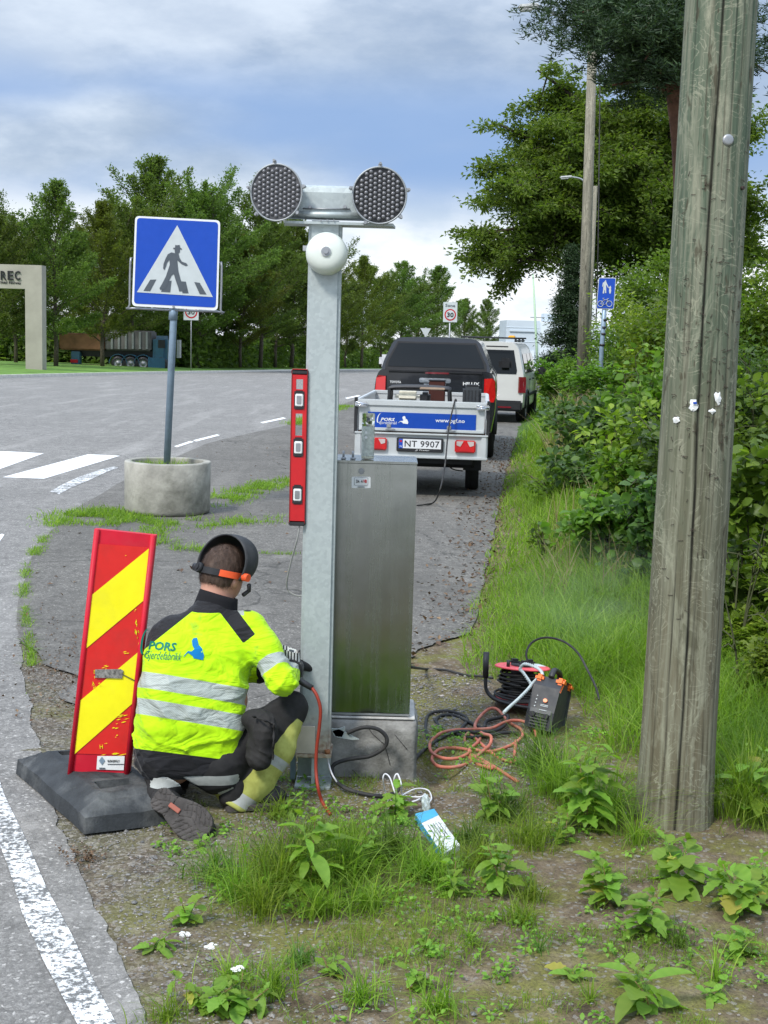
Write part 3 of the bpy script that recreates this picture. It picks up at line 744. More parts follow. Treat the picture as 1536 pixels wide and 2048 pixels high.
SH = [ # px, top, Y, width, mat, leaf, n, label, kw
 (1330, 495, 30, 2.9, 'shrub', .11, 13000, 'large bushy thicket behind the blue path sign', dict(shape='diamond', stems=14)),
 (1262, 590, 25, 1.9, 'shrub_y', .085, 8000, 'yellowish green bush directly behind the blue path sign', dict(shape='diamond', stems=14)),
 (1335, 560, 19, 1.9, 'shrub_y', .075, 9000, 'tall yellow green bush left of the wooden pole top half', dict(shape='diamond', stems=12)),
 (1510, 520, 16, 2.4, 'shrub', .09, 9000, 'tall green bush behind the right side of the wooden pole', dict(shape='diamond', stems=14)),
 (1550, 620, 10, 1.3, 'shrub_d', .05, 9000, 'dark small leaved bush at the right border', dict(shape='diamond', stems=12)),
 (1118, 705, 34, 1.2, 'shrub', .12, 2500, 'low bush at the foot of the spruce', dict(shape='diamond', stems=9)),
 (1140, 690, 29, .8, 'shrub', .10, 1600, 'bush just left of the wooden lamp pole foot', dict(shape='diamond', stems=7)),
 (1225, 700, 18, 1.0, 'shrub', .075, 5200, 'sapling with feathery compound leaves below the blue path sign', dict(compound=True, asp=.4, stems=9)),
 (1300, 690, 14, 1.0, 'shrub', .11, 1200, 'broad leaved shrub left of the wooden pole', dict(asp=.62, stems=9)),
 (1215, 790, 15.5, 1.25, 'shrub_d', .085, 2600, 'dark green shrub in the middle of the bank', dict(asp=.7, stems=9)),
 (1165, 800, 20, 1.1, 'shrub_d', .09, 1900, 'dark shrub next to the tall dry grass', dict(asp=.6, stems=8)),
 (1300, 790, 11.5, .9, 'shrub_y', .08, 1700, 'bush with yellowish leaves close to the wooden pole', dict(asp=.6, stems=8)),
 (1240, 890, 11.5, .95, 'shrub', .08, 1900, 'leafy bush on the middle of the bank above the long grass', dict(asp=.65, stems=8)),
 (1185, 905, 13.5, .9, 'shrub_d', .085, 1500, 'dark low bush bordering the long grass', dict(asp=.7, stems=8)),
 (1265, 985, 9.8, .75, 'shrub', .075, 1300, 'bush with hanging maple like leaves left of the pole', dict(asp=.8, stems=7)),
 (1330, 930, 9.2, .6, 'shrub_d', .08, 900, 'dark bush half hidden by the left edge of the pole', dict(asp=.8, stems=7)),
 (1515, 720, 9.5, 1.1, 'shrub', .08, 2600, 'green bush right of the pole at eye level', dict(asp=.6, stems=9)),
 (1535, 880, 8.0, .8, 'shrub', .085, 1200, 'bush with large lobed leaves at the right border', dict(asp=.8, stems=8)),
 (1500, 1000, 7.6, .6, 'shrub_y', .05, 4200, 'bright green sapling with compound leaves right of the pole', dict(compound=True, asp=.5, stems=6)),
 (1540, 1140, 6.9, .5, 'shrub_y', .042, 3200, 'small bright sapling at the right border above the grass', dict(compound=True, asp=.5, stems=5)),
 (1200, 1030, 10.4, .5, 'shrub', .055, 600, 'low leafy plant in the long grass of the bank', dict(asp=.6, stems=6)),
 (1110, 1035, 10.9, .35, 'shrub', .07, 160, 'solitary upright plant with drooping leaves beside the path', dict(asp=.4, stems=4)),
 (1130, 930, 14, .8, 'shrub', .06, 800, 'small leafy plant where the grass meets the bushes', dict(asp=.5, stems=6)),
 (1094, 742, 38, .9, 'shrub_y', .09, 1300, 'thin bush beside the right flank of the white van', dict(shape='diamond', stems=8)),
 (1400, 600, 15.5, 1.6, 'shrub', .08, 5000, 'dense bush behind the wooden pole', dict(shape='diamond', stems=10)),
 (1430, 800, 10.5, 1.2, 'shrub_d', .08, 2200, 'dark bush covered by the wooden pole', dict(asp=.6, stems=9)),
 (1270, 640, 21.5, 1.3, 'shrub', .085, 5000, 'green bush at the right edge of the blue path sign post', dict(shape='diamond', stems=10)),
]
for i, (px, top, Y, wd, mt, ls, n, lab, kw) in enumerate(SH): shrub(px, top, Y, wd, mt, ls, n, lab, seed=i, **kw)['group'] = BG
# tall dry grass along the bank
r = np.random.default_rng(31); pos = []; hh = []; wv = []
while len(pos) < 4200:
    y = r.uniform(9, 36); x = max(fp(y), .6) + r.uniform(.5, 2.6) * (.5 + y / 28)
    if mnoise.noise((x * .8, y * .45, 2)) < -.05: continue
    pos.append((x, y, zter(x, y))); hh.append(r.uniform(.35, .75) * (1 if y > 15 else .75)); wv.append(.004 + y * .0006)
grassobj('dry_grass', pos, hh, wv, .5, M['dry'], 'tall straw coloured seeding grass among the bushes', 6, .3)
# --- weeds with separate leaves
def leafmesh(name, L_, W_, teeth=2, curl=.18, fold=.22, stalk=.25):
    """a leaf along +Y with a short stalk, lobed margin, midrib fold and droop"""
    ks = 9; V = []; Fc = []
    prof = []
    for i in range(ks):
        t = i / (ks - 1); w_ = W_ * .5 * (math.sin(PI * t ** .75) ** .8 if 0 < t < 1 else 0)
        if teeth and 0 < t < 1: w_ *= 1 + (.22 if i % 2 else -.14)
        prof.append((t, w_))
    for t, w_ in prof:
        y = stalk * L_ + t * L_; z = -curl * L_ * t * t + .08 * L_ * t
        V += [(-w_, y + (.04 * L_ if w_ else 0), z + fold * w_), (0, y, z), (w_, y + (.04 * L_ if w_ else 0), z + fold * w_)]
    for i in range(ks - 1):
        a = 3 * i; Fc += [(a, a + 1, a + 4, a + 3), (a + 1, a + 2, a + 5, a + 4)]
    n0 = len(V); V += [(-.0012, 0, 0), (.0012, 0, 0), (.0012, stalk * L_, 0), (-.0012, stalk * L_, 0)]; Fc.append((n0, n0 + 1, n0 + 2, n0 + 3))
    me = bpy.data.meshes.new(name); me.from_pydata(V, [], Fc); me.polygons.foreach_set('use_smooth', [True] * len(Fc)); me.materials.append(M['weed'])
    at = me.attributes.new('rnd', 'FLOAT', 'POINT'); q = random.Random(name).uniform(.25, .75); at.data.foreach_set('value', [q + .12 * math.sin(i) for i in range(len(V))]); me.update(); return me
LEAFM = [leafmesh('leaf', .05, .036), leafmesh('leaf', .06, .03, 2, .3), leafmesh('leaf', .042, .034, 0, .1), leafmesh('leaf', .07, .026, 0, .35), leafmesh('leaf', .035, .022, 2, .15)]
YLEAF = []
for q_ in LEAFM[:2]: q2 = q_.copy(); q2.materials[0] = M['weed_y']; YLEAF.append(q2)
NLEAF = [0]
def weed(px, py, h, label, nst=3, nl=16, spread=.08, big=1.0, seed=0, kind=0, flowers=False, group='weeds growing in the foreground soil'):
    rr = random.Random(seed * 7 + 1); g = G(px, py); z = zter(g.x, g.y)
    root = thing('weed', label, 'plant', (g.x, g.y, z - .005), group=group)
    for s in range(nst):
        a = rr.uniform(0, 2 * PI) if nst > 1 else 0; rd = rr.uniform(.3, 1) * spread if nst > 1 else .01
        hs = h * rr.uniform(.65, 1.0) if s else h
        tip = Vector((math.cos(a) * rd, math.sin(a) * rd, hs)); pts = smoothpts([(0, 0, 0), (tip.x * .35, tip.y * .35, hs * .5), tip], 4)
        mb = MB(); mb.tube(pts, [.0028 * (1 - .6 * i / len(pts)) for i in range(len(pts))], 5); mb.build('stem', root, M['stem'] if (seed + s) % 3 else M['stemr'])
        m = max(5, int(nl * hs / h / 1.0)) // (1 if nst == 1 else 1)
        m = max(6, int(2.4 * nl) // nst)
        for j in range(m):
            t = (.18 + .82 * (j + .5) / m); q = pts[min(len(pts) - 1, int(t * (len(pts) - 1) + .5))]
            az = j * 2.4 + rr.uniform(-.4, .4) + s; sc = 1.1 * big * rr.uniform(.75, 1.15) * (1.25 - .75 * abs(t - .45)) * (.62 if t > .9 else 1)
            el = R(rr.uniform(-35, 25) + (45 if t > .88 else 0))
            me = LEAFM[(kind + (rr.random() < .4) * rr.randint(1, 4) + (1 if t > .9 else 0)) % len(LEAFM)]; sc *= rr.choice((.45, .65, .9, 1.1))
            lo = bpy.data.objects.new('leaf', me if rr.random() > .03 or t > .8 else YLEAF[j % 2]); C.objects.link(lo); lo.parent = root; lo.location = q
            lo.rotation_euler = Euler((el, rr.uniform(-.3, .3), az), 'XYZ'); lo.scale = (sc, sc, sc); NLEAF[0] += 1
    return root
WEEDS = [
 (790, 1640, .135, 'bright green weed with toothed leaves at the foot of the concrete plinth', 3, 17, .05, 1.1, 0),
 (985, 1640, .17, 'bushy weed right of the concrete plinth, below the red cable', 4, 24, .08, 1.05, 0),
 (1170, 1660, .40, 'tallest weed, standing left of the wooden pole foot', 4, 44, .10, 1.35, 1),
 (1130, 1690, .12, 'low yellowish weed in front of the tallest one', 3, 16, .08, .8, 2),
 (1215, 1810, .17, 'lower weed in front of the pole, left of the lobed pair', 3, 20, .07, 1.15, 0),
 (1285, 1870, .16, 'weed with drooping blue green leaves on the dark soil', 3, 22, .07, 1.15, 1),
 (1350, 1780, .17, 'broad leaved weed directly below the wooden pole', 3, 22, .08, 1.5, 2),
 (1395, 1640, .17, 'slender flowering weed touching the right edge of the pole foot', 2, 14, .04, .8, 4),
 (1480, 1830, .17, 'dense weed at the right border below the pole', 4, 28, .09, 1.4, 1),
 (1535, 1790, .14, 'weed cut by the right border of the photo', 2, 12, .06, 1.3, 1),
 (1480, 1920, .09, 'small star shaped weed on bare soil near the right border', 1, 11, .02, 1.0, 0),
 (620, 1790, .27, 'tall dock like plant in the middle of the big grass tuft', 2, 17, .05, 1.5, 3),
 (1000, 1790, .19, 'upright weed at the lower end of the packet', 4, 26, .07, 1.0, 0),
 (905, 1800, .12, 'leafy weed between the packet and the big tuft', 3, 14, .07, .95, 4),
 (375, 1850, .09, 'small pale weed near the edge line', 2, 10, .05, 1.0, 2),
 (305, 1900, .06, 'flat rosette plant on the gravel by the edge line', 2, 11, .06, .8, 3),
 (395, 1700, .045, 'two leaved seedling below the boot sole', 1, 5, .01, .7, 2),
 (850, 1900, .07, 'short seedling in the mossy middle foreground', 2, 9, .04, .8, 4),
 (1300, 2030, .12, 'thistle like plant at the lower edge', 3, 16, .08, 1.5, 3),
 (1150, 1960, .03, 'tiny rosette on the moss patch', 2, 7, .03, .8, 2),
 (660, 1960, .08, 'feathery weed left of the lower middle', 3, 15, .06, .7, 4),
 (840, 1980, .09, 'fine leaved weed at the bottom, near the middle', 4, 18, .07, .7, 4),
 (420, 2020, .10, 'dense dark green plant at the bottom, under the white flowers', 6, 42, .14, .9, 4),
 (480, 2030, .09, 'dark green plant beside the dense one at the bottom border', 5, 30, .12, .9, 4),
 (1430, 2000, .05, 'little weed near the lower right corner', 2, 9, .05, .8, 2),
 (570, 1640, .08, 'weed just below the right boot', 2, 10, .06, .9, 0),
 (700, 1740, .16, 'leafy weed right of the tall dock like plant', 3, 18, .1, 1.0, 0),
 (1500, 1640, .3, 'lush plant right of the wooden pole foot', 3, 18, .1, 1.5, 3),
]
for i, (px, py, h, lab, ns, nl, spd, big, kd) in enumerate(WEEDS): weed(px, py, h, lab, ns, nl, spd, big, i + 1, kd)
# foreground grass tufts: each tuft a plant of its own
def tuft(px, py, n, rad, h, label, mat='grass', wid=.005, lean=.75, seed=0, sx=1.0):
    g = G(px, py); r = np.random.default_rng(seed + 500); pos = []
    for i in range(n):
        q = abs(r.normal(0, .5)) * rad; a = r.uniform(0, 2 * PI); x = math.cos(a) * q * sx; y = math.sin(a) * q
        pos.append((x, y, zter(g.x + x, g.y + y) - zter(g.x, g.y) - .005))
    A, Fc, rn = blades(np.array(pos), 1.5 * h * r.uniform(.35, 1.1, n), wid * r.uniform(.6, 1.3, n), lean, seed, .9, 4)
    o = mesh_np('grass_tuft', A, Fc, M[mat], None, True, {'rnd': rn}); o.location = (g.x, g.y, zter(g.x, g.y))
    return tag(o, label, 'grass', 'grass tufts on the foreground soil')
for i, a in enumerate([
 (600, 1740, 420, .2, .17, 'soft grass tuft behind the tall dock like plant'), (850, 1760, 300, .14, .14, 'grass tuft at the lower left side of the packet'), (520, 1830, 260, .12, .13, 'low tuft left of the tall dock like plant'), (700, 1700, 260, .16, .12, 'thin grass strip in front of the post foot'), (940, 1690, 200, .1, .10, 'fine grass right of the packet'), (1060, 1690, 260, .14, .14, 'grass below the red cable coil'),
 (960, 1740, 200, .12, .12, 'grass along the right side of the packet'), (1040, 1850, 160, .12, .09, 'low grass on the moss, right part of the foreground'), (430, 1760, 200, .14, .14, 'arching blades between the boot sole and the big tuft'), (640, 1680, 200, .14, .10, 'short grass where the red hose ends'),
 (560, 1780, 420, .16, .20, 'widest tuft of arching grass, left part of the middle foreground'), (690, 1760, 380, .15, .19, 'dense grass tuft right of the tall dock like plant'),
 (780, 1720, 260, .12, .16, 'grass tuft just left of the blue and white packet'), (470, 1800, 150, .12, .17, 'sparse arching tuft nearest the edge line'), (640, 1830, 260, .12, .12, 'low tuft in front of the tall dock like plant'),
 (1060, 1800, 130, .08, .10, 'small tuft right of the upright weed'), (1010, 1640, 160, .07, .17, 'tuft of stiff blades beside the bushy weed by the plinth'), (560, 1640, 160, .12, .10, 'short tuft at the boot'), (740, 1820, 160, .09, .12, 'tuft on the mossy edge of the big clump'),
 (1120, 1600, 420, .14, .24, 'thick dark tuft beside the red and black cables'), (1080, 1550, 360, .12, .22, 'thick tuft hiding the foot of the welding machine'), (1210, 1640, 260, .12, .24, 'tuft of long blades left of the pole foot'),
 (1480, 1640, 420, .18, .34, 'tall tuft right of the pole foot'), (1270, 1690, 90, .07, .2, 'thin blades touching the left edge of the pole foot'), (1360, 1900, 40, .05, .12, 'few upright blades on the dark soil'),
 (540, 1990, 160, .10, .12, 'tuft beside the white flowers at the bottom'), (720, 2010, 140, .09, .11, 'tuft at the bottom border, left of the middle'), (880, 2030, 120, .09, .1, 'low tuft at the bottom border, near the middle'), (600, 1930, 90, .06, .08, 'small tuft above the feathery weed'),
 (1180, 2010, 40, .05, .07, 'thin small tuft near the bottom right'), (1430, 1970, 50, .05, .12, 'upright tuft at the lower right'), (460, 1960, 120, .08, .09, 'short tuft behind the white flowers'), (1080, 1910, 30, .04, .08, 'single thin tuft on the moss'), (970, 1580, 90, .08, .12, 'dry looking tuft at the plinth corner'),
 (330, 2040, 110, .1, .08, 'low tuft at the bottom left corner of the soil'), (940, 1900, 60, .07, .06, 'flat tuft on the moss'),
]): tuft(*a, seed=i, mat='grass' if i % 4 else 'grass_dark')
# small broad leaved seedlings between the grass
r = np.random.default_rng(44); pp = []; sz = []
while len(pp) < 5200:
    x = r.uniform(-.8, 1.9); y = r.uniform(3.2, 6.4); m = mnoise.noise((x * 2.1 + 5, y * 2.1, 3)) + .5 * mnoise.noise((x * 7, y * 7, 4)) + .5 * math.exp(-((x + .0) / .45) ** 2 - ((y - 4.6) / .4) ** 2)
    if x < fe(y) + .3 or m < .18: continue
    for k in range(r.integers(4, 12)):
        pp.append((x + r.normal(0, .018), y + r.normal(0, .018), zter(x, y) + r.uniform(.004, .03))); sz.append(r.uniform(.010, .026))
leafobj('seedlings', pp, sz, M['weed'], None, 45, .6, 'leaf', up=.8); tag(bpy.data.objects['seedlings'], 'tiny broad leaved seedlings and clover spread over the soil', kind='stuff')
# white flowers (yarrow)
M['petal'] = simple('white_petals', (.8, .8, .76), .6, var=.05)
for k, (px, py, h, lab) in enumerate([(425, 2010, .17, 'taller white yarrow flower at the bottom'), (478, 2020, .12, 'lower white yarrow flower at the bottom, right of the taller one'), (372, 1905, .05, 'white flower head on the gravel')]):
    g = G(px, py); t = thing('yarrow', lab, 'flower', (g.x, g.y, zter(g.x, g.y)), group='white yarrow flowers'); mb = MB(); mb.tube([(0, 0, 0), (.003, 0, h * .5), (-.006, 0, h)], .0014, 5); mb.build('stem', t, M['stem'])
    rr = random.Random(k); mb = MB()
    for j in range(26):
        a = rr.uniform(0, 6.28); q = .016 * rr.random() ** .5; c = Vector((-.006 + math.cos(a) * q, math.sin(a) * q, h + .006 - q * .3 + rr.uniform(-.002, .002)))
        for s in range(5):
            b = s * 1.257 + a; mb.add([c, c + Vector((math.cos(b - .4) * .0045, math.sin(b - .4) * .0045, .002)), c + Vector((math.cos(b) * .0055, math.sin(b) * .0055, .001)), c + Vector((math.cos(b + .4) * .0045, math.sin(b + .4) * .0045, .002))], [(0, 1, 2, 3)])
    mb.build('flower_head', t, M['petal'])
# short sparse grass and ground cover, moss cushions
r = np.random.default_rng(91); pos = []; hh = []; wv = []
while len(pos) < 20000:
    x = r.uniform(-.75, 1.9); y = r.uniform(3.2, 6.3)
    m = .55 * math.exp(-((x + .0) / .42) ** 2 - ((y - 4.6) / .38) ** 2) + mnoise.noise((x * 2.6, y * 2.6, 3)) + .5 * mnoise.noise((x * 8, y * 8, 1)) + (.25 if x > .9 and y > 5.2 else 0) - .35 * max(0, -x - .1) - (.25 if (x > 1.0 and y < 4.9) else 0)
    if x < fe(y) + .28 or m < .12: continue
    pos.append((x, y, zter(x, y) - .003)); hh.append(r.uniform(.015, .05) + .07 * r.random() * max(0, min(1, m))); wv.append(r.uniform(.0018, .004))
grassobj('ground_cover', pos, hh, wv, .8, M['grass'], 'thin short grass sprouting over the soil', 9, .8, 2)
# grass growing in the joints of the path
pos = []; hh = []; wv = []; r = np.random.default_rng(17)
JN = [[(105, 1050), (180, 1030), (290, 1040), (420, 1050), (520, 1042), (600, 1040)], [(420, 1010), (480, 990), (530, 972), (600, 962)], [(300, 1060), (310, 1090), (340, 1095)], [(330, 1100), (390, 1100), (440, 1108)], [(520, 1108), (600, 1110)],
      [(115, 1035), (220, 1025), (250, 1035)], [(590, 850), (650, 825), (690, 812)], [(60, 1120), (90, 1075), (110, 1050)], [(45, 1200), (52, 1150), (75, 1100)], [(70, 1390), (60, 1300), (50, 1215)], [(160, 1050), (250, 1045), (330, 1052), (430, 1048)]]
WD = [(.22, .5), (.30, .9), (.2, .4), (.10, .35), (.05, .3), (.32, .8), (.3, .5), (.07, .3), (.05, .3), (.03, .25), (.3, .6)]
for li, (ln, (wd, dn)) in enumerate(zip(JN, WD)):
    for a, b in zip(ln, ln[1:]):
        A_ = G(*a); B_ = G(*b); L_ = (B_ - A_).length
        for i in range(int(L_ * 1500 * dn)):
            t = r.random(); p = A_.lerp(B_, t); x = p.x + r.normal(0, wd * .45); y = p.y + r.normal(0, wd * .6)
            if mnoise.noise((x * 3, y * 3, 8)) < -.12: continue
            pos.append((x, y, zlin(y) - .005)); hh.append(r.uniform(.03, .12) * (1 if wd > .08 else .6)); wv.append(.006 + wd * .02)
grassobj('joint_grass', pos, hh, wv, .9, M['grass'], 'grass and moss growing in the joints of the footpath', 12, .7, 2)
# broad little leaves in the joints
# fallen leaves along the right side of the path and gravel
M['deadleaf'] = leafmat('fallen_leaves', (.05, .03, .018), (.13, .075, .04), (.26, .17, .09), trans=.1)
pp = []; sz = []
r = np.random.default_rng(4)
while len(pp) < 1500:
    y = r.uniform(7.5, 26); d = abs(r.normal(0, .28)); x = fp(y) - d + .08
    pp.append((x, y, zlin(y) + .012)); sz.append(r.uniform(.02, .055))
for i in range(260): y = r.uniform(8, 24); pp.append((r.uniform(fe(y), fp(y)), y, zlin(y) + .012)); sz.append(r.uniform(.02, .05))
for i in range(500):
    p = G(r.normal(130, 60), r.normal(1330, 60)); pp.append((p.x, p.y, zlin(p.y) + .012)); sz.append(r.uniform(.008, .025))
for i in range(160):
    p = G(r.normal(165, 22), r.normal(1715, 12)); pp.append((p.x, p.y, .006)); sz.append(r.uniform(.008, .018))
leafobj('fallen_leaves', pp, sz, M['deadleaf'], None, 5, .7, up=1.2); tag(bpy.data.objects['fallen_leaves'], 'brown fallen leaves and litter along the path edge', kind='stuff')
# gravel
def stones(name, pts, sizes, mat, label, seed=0):
    r = np.random.default_rng(seed); n = len(pts)
    base = np.array([(0, 0, 1), (.9, 0, .2), (.28, .86, .15), (-.73, .53, .25), (-.73, -.53, .1), (.28, -.86, .2), (.4, .3, -.6), (-.5, .1, -.6), (.1, -.5, -.6)])
    fc = np.array([(0, 1, 2), (0, 2, 3), (0, 3, 4), (0, 4, 5), (0, 5, 1), (1, 6, 2), (2, 6, 7), (2, 7, 3), (3, 7, 4), (4, 7, 8), (4, 8, 5), (5, 8, 1), (1, 8, 6)])
    V = np.repeat(base[None], n, 0) * (1 + r.normal(0, .18, (n, 9, 3))); a = r.uniform(0, 6.28, n); ca, sa = np.cos(a), np.sin(a)
    x = V[:, :, 0] * ca[:, None] - V[:, :, 1] * sa[:, None]; y = V[:, :, 0] * sa[:, None] + V[:, :, 1] * ca[:, None]
    V = np.stack([x * r.uniform(.7, 1.3, n)[:, None], y, V[:, :, 2] * r.uniform(.4, .75, n)[:, None]], 2) * np.asarray(sizes)[:, None, None] + np.asarray(pts)[:, None, :]
    o = mesh_np(name, V.reshape(-1, 3), ((np.arange(n) * 9)[:, None, None] + fc[None]).reshape(-1, 3), mat, attrs={'rnd': np.repeat(r.random(n), 9)}); tag(o, label, kind='stuff'); return o
def stonemat():
    t = NT('gravel_stone'); c = t.ramp(t.attr('rnd'), [(0, (.05, .047, .042)), (.45, (.125, .115, .10)), (.75, (.22, .20, .17)), (.9, (.26, .19, .15)), (1, (.45, .43, .39))])
    c = t.mix(.35, c, t.ramp(t.noise(t.geo(), 140, 3), [(.3, .05), (.7, .4)])); t.set('Base Color', c); t.set('Roughness', .85); return t.mat
M['gravel'] = stonemat()
r = np.random.default_rng(6); pp = []; sz = []
for k_ in range(1500):
    y = r.uniform(5.5, 8.3); x = fe(y) + r.uniform(-.02, .5) * min(1, (8.6 - y)); s = r.uniform(.0025, .007); pp.append((x, y, -.006 + s * .2)); sz.append(s)
while len(pp) < 15600:
    x = r.uniform(-1.3, 1.9); y = r.uniform(3.3, 7.4); w_ = .06
    if y < 6.2 and x < .1: w_ = .95 * max(.12, 1 - abs(x - fe(y) - .25) / .55)
    if 4.9 < y < 6.4 and -.6 < x < .75: w_ = .9
    if y > 6.2 and -.1 < x < .75: w_ = .95
    if x < fe(y) + .04 * mnoise.noise((y * 6, 0, 0)) - .02: continue
    if y > 6.3 and x < -.1 - .2 * mnoise.noise((x * 3, y * 3, 0)): continue
    if y > 6.4 and x > .62: continue
    if r.random() > w_: continue
    s = r.uniform(.0022, .0062) * (1 if r.random() > .04 else 2.4); pp.append((x, y, max(zter(x, y), 0.004 if y > 6.4 else -1) + s * .15)); sz.append(s)
stones('gravel', pp, sz, M['gravel'], 'loose gravel and small stones at the road edge and round the plinth')
# ------------------------------------------------------------ object materials
def galv():
    t = NT('galvanised_steel'); v = t.co(); v2 = t.vor(v, 75, out='Color'); q = t.n('ShaderNodeSeparateColor'); t.l(v2, q.inputs[0]); n1 = t.noise(v, 3, 5, .6)
    c = t.mix(.5, t.ramp(q.outputs[0], [(0, (.33, .37, .37)), (1, (.46, .51, .50))]), t.ramp(n1, [(.3, (.34, .38, .38)), (.7, (.50, .55, .54))]))
    t.set('Base Color', c); t.set('Metallic', .35); t.set('Roughness', t.ramp(q.outputs[1], [(0, .42), (1, .6)])); t.bump(t.noise(v, 160, 3), .06, .002); return t
M['galv'] = galv().mat
def galv_rust():
    t = galv(); t.mat.name = 'galvanised_steel_rusty_foot'; g = t.geo(); s = t.n('ShaderNodeSeparateXYZ'); t.l(g, s.inputs[0])
    z = t.math('ADD', s.outputs[2], t.math('MULTIPLY', t.noise(g, 25, 5, .7), .14)); f = t.ramp(z, [(.24, .85), (.33, .35), (.45, 0.0)])
    old = t.b.inputs['Base Color'].links[0].from_socket; t.set('Base Color', t.mix(f, old, t.ramp(t.noise(g, 45, 4), [(.35, (.22, .09, .03)), (.6, (.45, .38, .28))]))); return t.mat
M['galv_rust'] = galv_rust()
def stainless():
    t = NT('brushed_stainless'); v = t.co((1, 1, 1)); b = t.noise(t.co((220, 220, 3)), 1.0, 3, .6)
    t.set('Base Color', t.ramp(t.noise(v, 2.5, 4), [(.3, (.28, .295, .275)), (.7, (.37, .385, .37))])); t.set('Metallic', 1.); t.set('Anisotropic', .7)
    t.set('Roughness', t.math('ADD', t.ramp(t.noise(v, 7, 6, .7), [(.35, .12), (.7, .22)]), t.math('ADD', t.math('MULTIPLY', b, .04), t.ramp(t.noise(t.co((26, 26, .7)), 1, 5, .7), [(.45, 0.0), (.7, .16)])))); t.bump(t.math('ADD', b, t.math('MULTIPLY', t.noise(v, 4, 2), 9)), .02, .01); return t.mat
M['stainless'] = stainless()
def woodpole(name, green, pale, brown):
    t = NT(name); v = t.co((14, 14, .8)); v1 = t.co((5, 5, 1.6)); v2 = t.co((60, 60, 1.6)); s = t.n('ShaderNodeSeparateXYZ'); t.l(t.co(), s.inputs[0])
    n1 = t.noise(t.co((30, 30, 1.3)), 1, 7, .72, .6); n2 = t.noise(v1, 1, 5, .6, 1.8); n3 = t.noise(v2, 1, 4, .6)
    gz = t.math('ADD', t.math('MULTIPLY', s.outputs[2], .33), t.math('MULTIPLY', n2, .5)); c = t.mix(t.ramp(gz, [(.45, 0.0), (1.15, 1.0)]), brown, green)
    c = t.mix(t.ramp(n1, [(.44, 0.0), (.60, .8)]), c, pale); n4 = t.noise(t.co((7, 7, 9)), 1, 3, .5, 1.2); c = t.mix(t.math('MULTIPLY', t.ramp(n4, [(.42, 0.0), (.435, .7), (.45, 0.0), (.53, 0.0), (.545, .7), (.56, 0.0)]), t.ramp(t.noise(v1, 2, 3), [(.4, 0.0), (.6, 1.0)])), c, tuple(x * 1.5 for x in pale))
    c = t.mix(t.ramp(n2, [(.55, 0.0), (.62, .5), (.66, 0.0)]), c, tuple(x * 1.35 for x in pale))
    c = t.mix(t.ramp(n3, [(.28, .8), (.45, 0.0)]), c, tuple(x * .35 for x in brown))
    fl = t.ramp(t.noise(t.co((22, 22, 7)), 1, 3, .6), [(.62, 0.0), (.67, .8)]); c = t.mix(t.math('MULTIPLY', fl, t.ramp(s.outputs[2], [(.3, .3), (1.4, 1.0)])), c, tuple(x * .5 for x in brown))
    c = t.mix(t.attr('crack'), c, (.012, .012, .01))
    t.set('Base Color', c); t.set('Roughness', .9); t.set('Specular IOR Level', .2); t.bump(t.math('ADD', n1, n3), .5, .006); return t.mat
M['pole'] = woodpole('weathered_green_pole_wood', (.085, .115, .078), (.22, .22, .16), (.13, .115, .075))
M['pole2'] = woodpole('grey_pole_wood', (.16, .15, .115), (.28, .26, .2), (.15, .13, .10))
M['concrete'] = simple('stained_concrete', (.30, .29, .25), .9, var=.3, scale=5, bump=.5, dirt=((.07, .07, .05), .9), bd=.01)
M['plinthc'] = simple('cast_concrete', (.22, .215, .20), .9, var=.45, scale=11, bump=.7, dirt=((.06, .06, .05), .9), bd=.006)
M['portalc'] = simple('board_marked_concrete', (.33, .31, .26), .9, var=.15, scale=.8, bump=.2)
M['blue'] = simple('sign_blue', (.0, .055, .40), .4, var=.04, bump=0)
M['white'] = simple('white_sheet', (.72, .73, .72), .5, var=.05, bump=0)
M['signwhite'] = simple('reflective_white', (.50, .54, .54), .5, var=.05, bump=0)
M['greyprint'] = simple('grey_print', (.085, .10, .115), .5, var=.05, bump=0)
M['blackprint'] = simple('black_print', (.02, .02, .022), .5, var=.05, bump=0)
M['red'] = simple('red_paint', (.50, .008, .012), .4, var=.1, scale=20, bump=.02)
M['redsheet'] = simple('red_reflective_sheet', (.60, .012, .008), .45, var=.06, bump=0, dirt=((.35, .02, .015), .6))
M['redrubber'] = simple('red_plastic_frame', (.52, .012, .03), .5, var=.12, scale=8, bump=.05, dirt=((.3, .06, .06), .5))
M['yellow'] = simple('yellow_reflective_sheet', (.80, .72, .0), .45, var=.05, bump=0, dirt=((.55, .52, .03), .5))
M['rubber'] = simple('worn_black_rubber', (.038, .042, .045), .75, var=.35, scale=12, bump=.5, dirt=((.17, .175, .17), .7), bd=.006)
M['black'] = simple('black_plastic', (.018, .018, .02), .45, bump=.05)
M['cable_black'] = simple('black_cable', (.028, .028, .028), .6, dirt=((.12, .11, .09), .5), scale=30, bump=0)
M['cable_red'] = simple('dusty_red_cable', (.42, .13, .085), .6, var=.2, scale=30, dirt=((.42, .28, .22), .6), bump=0)
M['cable_redc'] = simple('red_hose', (.25, .035, .02), .5, var=.1, bump=0)
M['cable_white'] = simple('pale_cable', (.6, .6, .62), .5, bump=0)
M['cable_grey'] = simple('grey_cable', (.27, .27, .26), .6, bump=0)
M['grey'] = simple('grey_metal', (.32, .33, .34), .45, metal=.6, bump=.02)
M['bellw'] = simple('bell_white', (.62, .66, .60), .38, var=.03, bump=0)
M['orange'] = simple('orange_plastic', (.85, .17, .015), .4, bump=0)
M['pink'] = simple('faded_red_plastic', (.80, .10, .11), .42, var=.08, bump=0)
M['bluepost'] = simple('blue_grey_post', (.23, .31, .39), .45, metal=.3, bump=.02)
